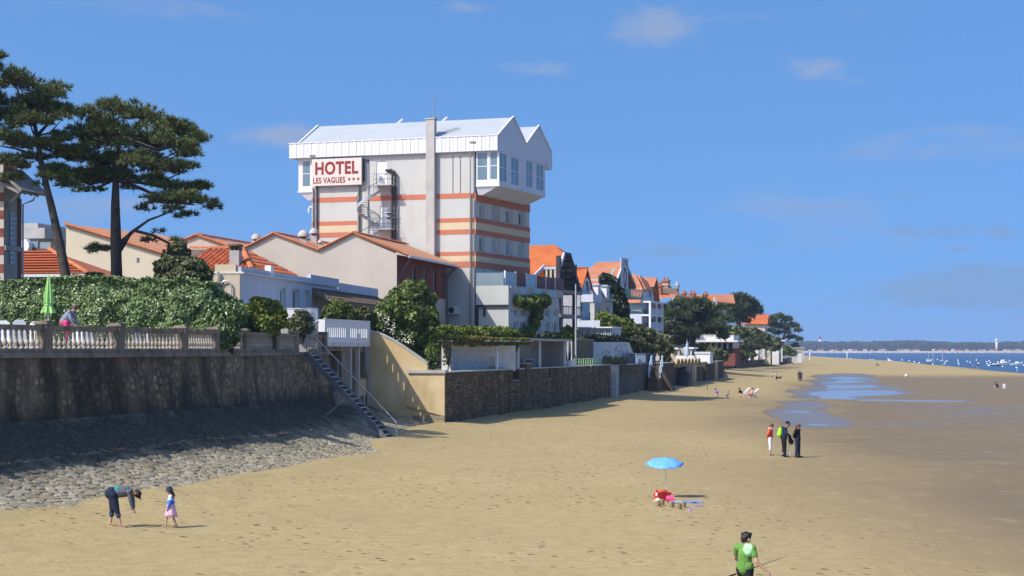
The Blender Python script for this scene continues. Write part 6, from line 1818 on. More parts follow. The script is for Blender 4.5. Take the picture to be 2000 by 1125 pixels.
# --- V2 small house with arched gable and orange roof
V2 = Fr(1128, 222, 17)
x0 = V2.x(1095,0); x1 = V2.x(1133,0); yy1 = V2.y(1152, x1)
zr_ = V2.z(524,x1,3); ze_ = V2.z(557,x1,0)
v2 = gable_house(V2, 'small villa with a blue-grey arched gable beside the chalet', x0, x1, 0, yy1, ze_, zr_, 'curtain', 'tile_c', 'x', .35)
m_ = MB(); ym = yy1/2; rz_ = (zr_-ze_)*.55
pts = [(ym-yy1*.33*math.cos(R(a)), ze_-.6+rz_*math.sin(R(a))*1.2) for a in range(0,181,18)]
MB().prism([(pts[0][0],GZ2+6)]+pts+[(pts[-1][0],GZ2+6)], 'x', x1+.01, x1+.08).build('arch_opening', 'glass_dark', v2)
for p, q in zip(pts[:-1], pts[1:]): m_.beam((x1+.12,p[0],p[1]),(x1+.12,q[0],q[1]),.3,.3)
m_.build('arch_frame', 'white_paint', v2)
MB().box(x1,x1+1.6,.1,yy1-.1,V2.z(590,x1,0),V2.z(575,x1,0)).build('balcony', 'blue_white', v2)
for k in range(3): fwin(v2, 'x', x1, .5+k*yy1*.33, .5+k*yy1*.33+yy1*.2, V2.z(640,x1,0), V2.z(610,x1,0), 'glass', 'blue_white')
MB().box(x1,x1+2.2,-.3,yy1+3,GZ2,V2.z(645,x1,0)).build('porch', 'white_paint', v2)
MB().box(x1-.2,x1+2.6,-.5,yy1+4,V2.z(648,x1,0),V2.z(626,x1,0)).build('porch_canopy', 'blue_white', v2)
# --- V3 slate mansard house
V3 = Fr(1160, 236, 17)
v3 = V3.thing('mansard_house', 'cream stone house with a dark slate mansard roof and white dormers', 'house')
x1 = V3.x(1161,0); yy1 = V3.y(1197,x1); zc_ = V3.z(585,x1,0); zm = V3.z(560,x1,0); zt_ = V3.z(550,x1,3)
MB().box(x1-9,x1,0,yy1,GZ2,zc_).build('wall', 'stone_wall', v3)
MB().box(x1-9.1,x1+.35,-.35,yy1+.35,zc_,zc_+.35).build('cornice', 'concrete', v3)
a = [(x1-9,-.1,zc_+.35),(x1+.1,-.1,zc_+.35),(x1+.1,yy1+.1,zc_+.35),(x1-9,yy1+.1,zc_+.35)]; b_ = [(x1-9,.7,zm),(x1-.7,.7,zm),(x1-.7,yy1-.7,zm),(x1-9,yy1-.7,zm)]
m_ = MB()
for i in range(4): m_.poly([a[i],a[(i+1)%4],b_[(i+1)%4],b_[i]])
m_.build('mansard', 'slate', v3, fix=False)
MB().add(b_+[(x1-9,yy1/2,zt_),(x1-3,yy1/2,zt_)], [(0,1,5,4),(1,2,5),(2,3,4,5)]).build('roof_top', 'concrete', v3)
for yy_ in (yy1*.22, yy1*.68):
    o = MB().box(x1-.7,x1+.12,yy_-.75,yy_+.75,zc_+.4,zm+.25).build('dormer', 'white_paint', v3); MB().box(x1+.12,x1+.15,yy_-.45,yy_+.45,zc_+.7,zm-.2).build('pane', 'glass_pale', o)
    MB().box(x1-.7,x1+.3,yy_-.95,yy_+.95,zm+.25,zm+.42).build('dormer_roof', 'blue_white', v3)
for k in range(2):
    for yy_ in (yy1*.22, yy1*.68): fwin(v3, 'x', x1, yy_-.6, yy_+.6, V3.z(618+k*26,x1,0), V3.z(600+k*26,x1,0), 'glass', 'stone_wall')
MB().box(x1-5.5,x1-3.4,1,2.6,zm-2,V3.z(535,x1,2)).build('chimney', 'stone_wall', v3); MB().box(x1-5.7,x1-3.2,.8,2.8,V3.z(535,x1,2),V3.z(533,x1,2)+.1).build('chimney_cap', 'concrete', v3)
# --- V4 green-trimmed chalet
V4 = Fr(1190, 262, 17)
v4 = V4.thing('green_chalet', 'tall chalet with sea-green timber gable and orange roof', 'house')
x1 = V4.x(1192,0); xi = V4.x(1118,0); yy1 = V4.y(1226,x1); ym = yy1*.42
zr_ = V4.z(510,x1,3); ze_ = V4.z(545,x1,0); ze2 = V4.z(545,x1,yy1)
MB().box(xi,x1,0,yy1,GZ2,ze_).build('wall', 'pale_blue', v4)
MB().prism([(0,ze_),(yy1,ze_),(ym,zr_-.1)], 'x', x1-.3, x1+.01).build('gable_wall', 'green_paint', v4)
ov = 1.0
MB().slab([(xi,-.8,ze_-.7),(x1+ov,-.8,ze_-.7),(x1+ov,ym,zr_),(xi+2.5,ym,zr_)], -.2).build('roof_slope', 'tile_d', v4)
MB().slab([(xi,yy1+.9,ze_-.9),(x1+ov,yy1+.9,ze_-.9),(x1+ov,ym,zr_),(xi+2.5,ym,zr_)], -.2).build('roof_slope', 'tile_d', v4)
MB().beam((x1+ov,-.8,ze_-.6),(x1+ov,ym,zr_+.1),.2,.4).build('barge_board', 'white_paint', v4); MB().beam((x1+ov,yy1+.9,ze_-.8),(x1+ov,ym,zr_+.1),.2,.45).build('barge_board', 'green_paint', v4)
pn = MB().box(x1+ov-.02,x1+ov+.1,ym-2.4,ym+2.0,ze_-2.0,zr_+.5); pn.build('gable_screen', 'blue_white', v4)
xx = x1+ov+.12; zc_ = zr_-2.3
m_ = MB().tube([(xx,ym-.2+.75*math.cos(R(a)),zc_+1.35*math.sin(R(a))) for a in range(0,361,20)],.09,5); m_.tube([(xx,ym-.2,zc_-1.35),(xx,ym-.2,zc_-4)],.09,5); m_.build('gable_emblem', 'dark_metal', v4)
for zz in (V4.z(577,x1,0), V4.z(606,x1,0)):
    MB().box(x1,x1+2.2,yy1*.35,yy1+1.2,zz-.3,zz).build('balcony_floor', 'green_paint', v4)
    MB().box(x1+2.1,x1+2.2,yy1*.35,yy1+1.2,zz+.9,zz+1.05).build('balcony_rail', 'green_paint', v4)
    for k in range(10): yy_ = yy1*.36+(yy1*.65+1.1)*k/9; MB().box(x1+2.12,x1+2.18,yy_-.12,yy_+.12,zz,zz+.9).build('balcony_bar', 'green_paint', v4)
    MB().box(x1,x1+2.2,yy1*.35-.1,yy1*.35,zz,zz+1.05).build('balcony_side', 'green_paint', v4)
for k in range(4):
    zz = V4.z(560+k*28,x1,0); fwin(v4, 'x', x1+.012, yy1*.25, yy1*.42, zz, zz+1.7, 'glass_dark', 'white_paint'); fwin(v4, 'x', x1+.012, yy1*.65, yy1*.82, zz, zz+1.7, 'glass_dark', 'green_paint')
# --- V5 steep orange roof with white loggia
V5 = Fr(1255, 290, 17)
v5 = V5.thing('loggia_villa', 'villa with steep salmon tiled roof and white stacked loggias', 'house')
x1 = V5.x(1253,0); xi = V5.x(1214,0)-3; yy1 = V5.y(1278,x1)
zr_ = V5.z(534,x1,2); zs_ = V5.z(588,x1,0)
MB().box(xi,x1,0,yy1,GZ2,zs_).build('wall', 'blue_white', v5)
ym = yy1*.30
MB().slab([(xi,-.8,zs_-.3),(x1,-.8,zs_-.3),(x1,.7,V5.z(562,x1,0)),(x1-1.6,ym,zr_),(xi,ym,zr_)], -.2).build('roof_slope', 'tile_d', v5)
MB().slab([(xi,yy1+.6,zs_),(x1,yy1+.6,zs_),(x1-1.6,ym,zr_),(xi,ym,zr_)], -.2).build('roof_slope', 'tile_d', v5)
MB().slab([(x1+.6,.4,V5.z(562,x1,0)-.2),(x1+.6,yy1+.4,V5.z(562,x1,0)-.2),(x1-1.6,yy1*.55,zr_)], -.2).build('roof_hip', 'tile_d', v5)
MB().prism([(.3,zs_),(yy1,zs_),(yy1*.86,V5.z(562,x1,0)),(.8,V5.z(562,x1,0))], 'x', x1-.4, x1).build('gable_wall', 'white_paint', v5)
MB().slab([(x1-1.2,yy1*.62,V5.z(558,x1,0)),(x1+.7,yy1*.62,V5.z(558,x1,0)),(x1+.7,yy1*.9,V5.z(540,x1,5)),(x1-4,yy1*.9,V5.z(540,x1,5))], -.2).build('dormer_roof', 'tile_d', v5)
MB().slab([(x1+.7,yy1+1.6,zs_-.8),(x1+.7,yy1*.9,V5.z(540,x1,5)),(x1-4,yy1*.9,V5.z(540,x1,5)),(x1-4,yy1+1.6,zs_-.8)], -.2).build('dormer_roof', 'tile_d', v5)
pts = [(yy1*.45-yy1*.27*math.cos(R(a)), V5.z(578,x1,0)+1.15*math.sin(R(a))) for a in range(0,181,20)]
MB().prism([(pts[0][0],V5.z(579,x1,0))]+pts+[(pts[-1][0],V5.z(579,x1,0))], 'x', x1+.01, x1+.06).build('arch_opening', 'glass_dark', v5)
m_ = MB()
for p, q in zip(pts[:-1], pts[1:]): m_.beam((x1+.1,p[0],p[1]),(x1+.1,q[0],q[1]),.25,.25)
m_.build('arch_frame', 'white_paint', v5)
for k in range(9): yy_ = yy1*.18+yy1*.56*k/8; MB().box(x1+.05,x1+.2,yy_-.12,yy_+.12,V5.z(588,x1,0),V5.z(580,x1,0)).build('baluster', 'white_paint', v5)
zf_ = [V5.z(q,x1,0) for q in (589,615,642,668)]
for k in range(4): MB().box(x1,x1+1.5,0,yy1,zf_[k]-.18,zf_[k]+.10).build('loggia_floor', 'white_paint', v5)
for k in range(3):
    for i in range(3): yy_ = [.15,yy1*.52,yy1-.15][i]; MB().box(x1+1.2,x1+1.5,yy_-.18,yy_+.18,zf_[k+1]+.1,zf_[k]-.18).build('loggia_post', 'white_paint', v5)
    for i in range(2): MB().box(x1+.01,x1+.05,[.6,yy1*.6][i],[yy1*.46,yy1-.5][i],zf_[k+1]+.2,zf_[k]-.5).build('glazed_door', 'glass_pale', v5); MB().box(x1+1.3,x1+1.36,[.4,yy1*.56][i],[yy1*.5,yy1-.3][i],zf_[k+1]+.15,zf_[k+1]+1.1).build('loggia_panel', 'blue_white', v5)
# --- V6 chimney villa with hipped orange roofs
V6 = Fr(1290, 335, 17)
v6 = V6.thing('chimney_villa', 'large orange-roofed villa with striped brick chimneys', 'house')
x1 = V6.x(1318,0)
MB().box(V6.x(1262,0),x1,0,16,GZ2,V6.z(598,0,0)).build('wall', 'stone_wall', v6)
MB().slab([(V6.x(1266,0),-1,V6.z(606,0,0)),(V6.x(1296,0),-1,V6.z(582,0,0)),(V6.x(1322,0),-1,V6.z(582,0,0)),(V6.x(1322,5),5,V6.z(574,0,5)),(V6.x(1290,5),5,V6.z(572,0,5)),(V6.x(1278,0),2,V6.z(572,0,2))], -.25).build('roof_slope', 'tile_a', v6)
MB().slab([(V6.x(1280,3),3,V6.z(575,0,3)),(V6.x(1336,3),3,V6.z(580,0,3)),(V6.x(1302,8),8,V6.z(553,0,8)),(V6.x(1281,8),8,V6.z(552,0,8))], -.2).build('roof_slope', 'tile_old', v6)
def chimney(F, t, px0, px1, pyt, pyb, y_, bands=3, m='stone_wall', m2='brick_or'):
    a, b_ = F.x(px0,y_), F.x(px1,y_); zt_, zb2 = F.z(pyt,0,y_), F.z(pyb,0,y_)
    o = MB().box(a,b_,y_,y_+1.4,zb2,zt_-.3).build('chimney', m, t); MB().box(a-.15,b_+.15,y_-.15,y_+1.55,zt_-.3,zt_).build('chimney_cap', m2, o)
    for k in range(bands): zz = zb2+(zt_-zb2)*(k+.5)/bands; MB().box(a-.03,b_+.03,y_-.03,y_+1.43,zz-.25,zz+.15).build('brick_band', m2, o)
    for q in (a+.25, b_-.25): MB().lathe([(.2,0),(.16,.55)],(q,y_+.7,zt_),8).build('chimney_pot', m2, o)
chimney(V6, v6, 1293, 1305, 547, 570, 6); chimney(V6, v6, 1319, 1323, 556, 575, 8, 2, 'brick_or', 'stone_wall'); chimney(V6, v6, 1284, 1291, 557, 576, 1, 1, 'brick_or', 'brick_or')
MB().prism([(V6.x(1312,-1),V6.z(588,0,0)),(V6.x(1323,-1),V6.z(588,0,0)),(V6.x(1316.5,-1),V6.z(578,0,0))], 'y', -1.3, -.9).build('dormer_gable', 'white_paint', v6)
# --- V7 long orange roofs
V7 = Fr(1350, 400, 17)
v7 = V7.thing('long_roof_villa', 'long bright orange roof with a pointed white gable behind the pines', 'house')
MB().box(V7.x(1318,0),V7.x(1400,0),0,12,GZ2,V7.z(604,0,0)).build('wall', 'stone_wall', v7)
MB().slab([(V7.x(1318,0),-1,V7.z(606,0,0)),(V7.x(1386,0),-1,V7.z(606,0,0)),(V7.x(1395,6),6,V7.z(578,0,6)),(V7.x(1318,6),6,V7.z(578,0,6))], -.25).build('roof_slope', 'tile_c', v7)
MB().slab([(V7.x(1352,8),8,V7.z(585,0,8)),(V7.x(1436,8),8,V7.z(592,0,8)),(V7.x(1432,14),14,V7.z(575,0,14)),(V7.x(1352,14),14,V7.z(575.5,0,14))], -.25).build('roof_slope', 'tile_d', v7)
MB().prism([(V7.x(1387,-1),V7.z(606,0,0)),(V7.x(1405,-1),V7.z(606,0,0)),(V7.x(1395,-1),V7.z(578,0,0))], 'y', -1.2, -.8).build('gable_wall', 'stone_wall', v7)
MB().box(V7.x(1393,-1),V7.x(1398,-1),-1.25,-1.2,V7.z(595,0,0),V7.z(590,0,0)).build('window', 'glass_dark', v7)
chimney(V7, v7, 1332, 1338.5, 571, 590, 3, 1, 'brick_or', 'brick_or'); chimney(V7, v7, 1346.5, 1356.5, 572, 590, 3, 1, 'brick_or', 'brick_or'); chimney(V7, v7, 1374, 1380, 574, 600, -.5, 1, 'brick_or', 'brick_or')
# --- V8 block with orange roof among pines
V8 = Fr(1480, 520, 12)
v8 = gable_house(V8, 'pale house with a flat orange roof face among the far pines', V8.x(1455,0), V8.x(1494,0), 0, 9, V8.z(630,0,0), V8.z(615,0,4), 'stone_wall', 'tile_c', 'x', .8)
# --- white and glass pavilion under the pines
V9 = Fr(1355, 338, 17)
v9 = V9.thing('white_pavilion', 'low white pavilion with a flat canopy under the big stone pine', 'pavilion')
MB().box(V9.x(1358,0),V9.x(1433,0),0,6,V9.z(674,0,0)-.6,V9.z(655,0,0)).build('upper_wall', 'white_old', v9)
MB().box(V9.x(1362,0),V9.x(1443,0),-1.5,6,V9.z(668,0,0),V9.z(665,0,0)).build('canopy', 'white_paint', v9)
for k in range(6): a = V9.x(1368+k*11,0); MB().box(a,a+.7,-.06,0,V9.z(690,0,0),V9.z(670,0,0)).build('glazed_panel', 'glass_dark', v9)
MB().box(V9.x(1358,0),V9.x(1436,0),.01,5,GZ2-1,V9.z(674,0,0)-.61).build('lower_wall', 'brick_red', v9)
# --- porch glasshouse near the slim pole
V10 = Fr(1120, 205, 17)
v10 = V10.thing('glass_porch', 'low blue-grey glazed porch with a white flat roof behind the garden wall', 'porch')
MB().box(V10.x(1128,0),V10.x(1196,0),0,4,GZ2,V10.z(641,0,0)).build('wall', 'blue_white', v10)
MB().box(V10.x(1126,0),V10.x(1198,0),-.5,4.3,V10.z(641,0,0),V10.z(638.5,0,0)).build('roof_slab', 'white_paint', v10)
for k in range(5): a = V10.x(1131+k*13,0); window(v10, 'y', -.2, a, a+.62, V10.z(660,0,0), V10.z(644,0,0), depth=.15, gm='glass')
# --- white terrace pavilion above the arches
V11 = Fr(1310, 262, 14)
v11 = V11.thing('white_pergola_house', 'white beach house with flat canopies above the arched parapet', 'house')
MB().box(V11.x(1312,0),V11.x(1352,0),0,4,GZ2,V11.z(681,0,0)).build('wall', 'pink_wall', v11)
for a, b_, c in ((1307,1325,680.5),(1336,1356,679.5)): MB().box(V11.x(a,-1),V11.x(b_,-1),-1.5,3,V11.z(c+2,0,0),V11.z(c,0,0)+.1).build('canopy', 'white_paint', v11)
for a in (1326, 1350): MB().box(V11.x(a,-1)-.12,V11.x(a,-1)+.12,-1.3,-1.1,GZ2,V11.z(682,0,0)).build('post', 'cream_wall', v11)
MB().box(V11.x(1320,-2),V11.x(1360,-2),-2.2,-2.0,GZ2,V11.z(694.5,0,0)).build('low_wall', 'white_paint', v11)
MB().box(V11.x(1358,-1),V11.x(1387,-1),-1.2,2.0,GZ2,V11.z(691,0,0)).build('side_room', 'white_paint', v11); MB().box(V11.x(1357,-1),V11.x(1388,-1),-1.3,2.1,V11.z(691,0,0),V11.z(687,0,0)).build('side_roof', 'white_old', v11)
pr = thing('closed_parasol', 'closed pale blue parasol on the white beach house terrace', 'parasol', (PX(1342,258), 258, 3.6))
MB().lathe([(.05,.9),(.34,1.0),(.28,1.7),(.15,2.5),(.03,3.0)],n=10).build('folded_canopy', 'pale_blue', pr); MB().tube([(0,0,0),(0,0,3.1)],.04,6).build('pole', 'white_paint', pr)
# --- cream garden house and small beach gates farther off
V12 = Fr(1495, 545, 12)
v12 = V12.thing('cream_garden_house', 'small cream flat-roofed garden house by the far beach', 'garden house')
MB().box(V12.x(1473,0),V12.x(1505,0),0,6,1,V12.z(670,0,0)).build('wall', 'cream_wall', v12); MB().box(V12.x(1472,0),V12.x(1522,0),-.3,7,V12.z(670,0,0),V12.z(669,0,0)).build('roof_slab', 'concrete', v12)
MB().box(V12.x(1508,0),V12.x(1521,0),0,5,1,V12.z(672,0,0)-.2).build('side_wing', 'white_old', v12); MB().box(V12.x(1489,-.1),V12.x(1503,-.1),-.08,-.002,V12.z(690,0,0),V12.z(678,0,0)).build('door', 'white_old', v12)
fl_ = thing('low_beach_wall', 'low dark wall with white fence panels along the far beach', 'wall'); Lw = local(fl_, (PX(1412,420),420), (PX(1533,640),640))
MB().box(0,Lw,0,.6,-.5,2.6).build('wall', 'sea_mortar', fl_)
for k in range(12): MB().box(Lw*(.50+.035*k),Lw*(.50+.035*k+.028),.6,.75,2.0,4.6).build('fence_panel', 'white_old', fl_)
for k, (px_, Y, lab) in enumerate(((1464,520,'left white pergola gate on the far beach wall'),(1512,545,'right white pergola gate on the far beach wall'))):
    t = thing('pergola_gate', lab, 'pergola', (PX(px_,Y), Y, 1.8))
    m_ = MB()
    for q in (0, 2.2): MB().box(q-.25,q+.25,-.2,.2,0,5.0).build('post', 'white_paint', t)
    MB().tube([(0,0,5.0),(.4,0,5.9),(1.4,0,6.3),(3.4,0,6.3)],.25,6).build('hood', 'white_paint', t)
for k, (px_, Y, w_, h_, lab) in enumerate(((1538,640,7,3.2,'pale low hut near the end of the far beach wall'),(1550,690,6,4.2,'white hut with dark doorway farther along the far beach'),(1557,760,6,5.5,'last grey hut before the water along the far beach'))):
    t = thing('beach_hut', lab, 'hut', (PX(px_,Y), Y, .6)); 
    MB().box(-w_/2,w_/2,0,5,0,h_).build('wall', ('stone_wall','white_old','concrete')[k], t); MB().box(-w_/2-.3,w_/2+.3,-.4,5.2,h_,h_+.35).build('roof_slab', 'concrete', t); MB().box(-w_*.1,w_*.2,-.06,-.002,0,2.2).build('door', 'wood_dark', t)
gw_ = thing('blank_garden_wall', 'pale blank wall end among the dark bushes', 'wall', (PX(1402,400),400,2.5)); MB().box(0,2.6,0,.4,0,PZ(681,400)-2.5).build('wall', 'stone_wall', gw_); MB().box(-.06,2.66,-.06,.46,PZ(681,400)-2.5,PZ(680,400)-2.4).build('coping', 'concrete', gw_)

# ============================================================ trees and shrubs along the shore
def stone_pine(lab, trunk, clumps, Y, r0, seed, bl, bw_, tuft):
    return pine('stone_pine', lab, trunk, clumps, Y, r0, seed, tuft=tuft, blade=bl, bw=bw_, m='needle_far', depth=.8)
SP1 = [(1300,610,22,14),(1330,600,26,14),(1360,600,26,14),(1390,612,22,14),(1410,625,20,12),(1285,628,18,14),(1320,622,28,14),(1355,625,30,14),(1390,635,24,14),(1280,648,18,14),(1310,650,24,14),(1340,648,26,14),(1375,650,22,12),(1405,645,18,12),(1275,665,16,12),(1300,672,20,12),(1330,670,20,12),(1345,660,16,10),(1410,660,14,9)]
stone_pine('broad dark stone pine in front of the orange roofs', [(1350,692),(1350,680),(1354,665),(1358,640),(1350,620)], SP1, 322, .8, 51, 1.0, .12, 11)
SP2 = [(1420,590,18,9),(1440,584,20,8),(1460,590,18,8),(1475,600,14,9),(1412,602,16,10),(1440,600,26,10),(1465,608,18,9),(1482,611,9,6),(1430,615,26,9),(1455,618,22,8),(1412,615,14,8),(1425,628,18,7),(1450,628,16,6)]
stone_pine('domed stone pine against the sky right of the orange roofs', [(1445,672),(1445,650),(1443,625),(1442,600)], SP2, 480, 1.0, 52, 1.2, .15, 9)
SP3 = [(1508,625,12,7),(1525,620,15,6),(1540,626,12,7),(1550,638,12,6),(1512,637,14,7),(1532,640,16,7),(1555,647,9,4),(1505,648,10,6),(1540,650,10,4),(1549,660,13,4),(1558,664,8,4),(1556,677,7,5),(1520,652,10,4)]
stone_pine('airy stone pine at the end of the tree row by the water', [(1520,700),(1524,680),(1530,662),(1534,645),(1528,630)], SP3, 600, .8, 53, 1.2, .15, 8)
bush('conifer', 'dark upright cypress in front of the green chalet', 'tree', [pb(1190,560,248,16,20),pb(1200,585,248,20,26),pb(1205,615,248,22,28),pb(1215,635,248,20,20),pb(1180,545,248,10,10),pb(1213,600,248,14,22)], 'leaf_dark', .42, 45, 61, base=GZ2)
bush('bright_tree', 'bright green leafy tree below the dark cypress', 'tree', [pb(1178,622,222,14,14),pb(1198,628,222,16,12),pb(1218,632,222,15,10),pb(1182,640,222,24,10),pb(1212,642,222,22,8)], 'leaf_bright', .36, 60, 62, base=GZ2)
bush('shrub_mass', 'olive green shrub mass above the white curved wall', 'shrub', [pb(1215,652,226,20,14),pb(1240,648,228,22,14),pb(1262,655,232,20,14),pb(1285,668,236,18,16),pb(1230,668,226,30,12),pb(1262,680,232,26,16),pb(1300,680,240,16,14)], 'leaf_olive', .34, 48, 63, base=GZ2)
bush('shrub', 'yellow-green bush right of the ivy on the hotel block', 'shrub', [pb(1108,648,178,10,12),pb(1118,653,178,12,10),pb(1100,658,176,14,8)], 'leaf_bright', .24, 80, 64, base=GZ2)
bush('shrub', 'dark low shrub under the ivy of the hotel block', 'shrub', [pb(1075,656,168,18,7),pb(1058,658,166,14,6)], 'leaf_dark', .22, 80, 65, base=GZ2)
bush('dark_bush', 'dark hedge strip behind the white curved wall', 'shrub', [pb(1150,660,200,16,7),pb(1175,662,202,18,7),pb(1198,662,204,16,7)], 'leaf_dark', .28, 60, 66, base=GZ2)
bush('shrub', 'small green shrub beside the white beach house', 'shrub', [pb(1297,694,250,10,10),pb(1303,700,250,8,8)], 'leaf_bright', .26, 70, 67, base=GZ2)
bush('hedge', 'trimmed bright hedge behind the white beach house', 'hedge', [pb(1362,679,330,10,6),pb(1376,680,330,10,6)], 'leaf_bright', .40, 50, 68, base=GZ2)
bush('shrub', 'olive bush right of the white beach house', 'shrub', [pb(1395,690,300,16,14),pb(1410,696,300,12,10)], 'leaf_olive', .40, 45, 69, base=2.5)
bush('dark_bush', 'wide dark bush below the domed stone pine', 'shrub', [pb(1440,650,450,22,14),pb(1470,655,470,22,14),pb(1420,668,440,20,16),pb(1455,672,450,28,16),pb(1490,665,500,18,14),pb(1510,672,520,16,12),pb(1445,690,450,30,10)], 'leaf_olive', .70, 14, 70, base=2)
bush('dark_bush', 'dark bush in front of the broad stone pine', 'shrub', [pb(1290,672,345,18,16),pb(1310,680,345,16,12),pb(1275,660,340,12,14)], 'leaf_dark', .60, 22, 71, base=2.5)
bush('shrub', 'green shrubs behind the far beach huts', 'shrub', [pb(1530,684,600,14,8),pb(1545,688,620,10,6),pb(1520,690,600,10,6)], 'leaf_mid', .80, 12, 72, base=1.5)
# ============================================================ people
def fingers(caps, wrist, d, up, s, curl=.5):
    """palm and five unequal, bent fingers from the wrist along d"""
    d = np.array(d, float); d /= np.linalg.norm(d); up = np.array(up, float); up -= d*(up@d); up /= np.linalg.norm(up); sd = np.cross(d, up)
    w_ = np.array(wrist, float)
    caps.append((w_, w_+d*.075*s, .026*s, .030*s)); caps.append((w_+d*.03*s+sd*.016*s, w_+d*.085*s+sd*.022*s, .018*s, .017*s)); caps.append((w_+d*.03*s-sd*.016*s, w_+d*.085*s-sd*.022*s, .018*s, .017*s))
    for o_, l_ in ((-.030,.060),(-.010,.078),(.010,.072),(.029,.056)):
        a = w_+d*.088*s+sd*o_*s; b_ = a+(d-up*curl*.4)*l_*.55*s; c = b_+(d*.8-up*curl)*l_*.5*s
        caps.append((a, b_, .0095*s, .009*s)); caps.append((b_, c, .009*s, .0075*s))
    a = w_+d*.025*s+sd*.03*s; b_ = a+(d*.6+sd*.7)*.045*s; c = b_+(d*.9+sd*.2-up*curl*.4)*.035*s
    caps.append((a, b_, .012*s, .011*s)); caps.append((b_, c, .011*s, .009*s))

def blobmesh(name, caps, m, parent, vox, ells=(), smooth=3):
    mb = MB()
    for p, q, r0, r1 in caps: mb.capsule(tuple(p), tuple(q), r0, r1, 10)
    for e in ells: mb.ellipsoid(*e)
    o = mb.build(name, m, parent, True, fix=True)
    md = o.modifiers.new('skin', 'REMESH'); md.mode = 'VOXEL'; md.voxel_size = vox; md.use_smooth_shade = True
    s_ = o.modifiers.new('soft', 'SMOOTH'); s_.factor = .5; s_.iterations = smooth
    return o

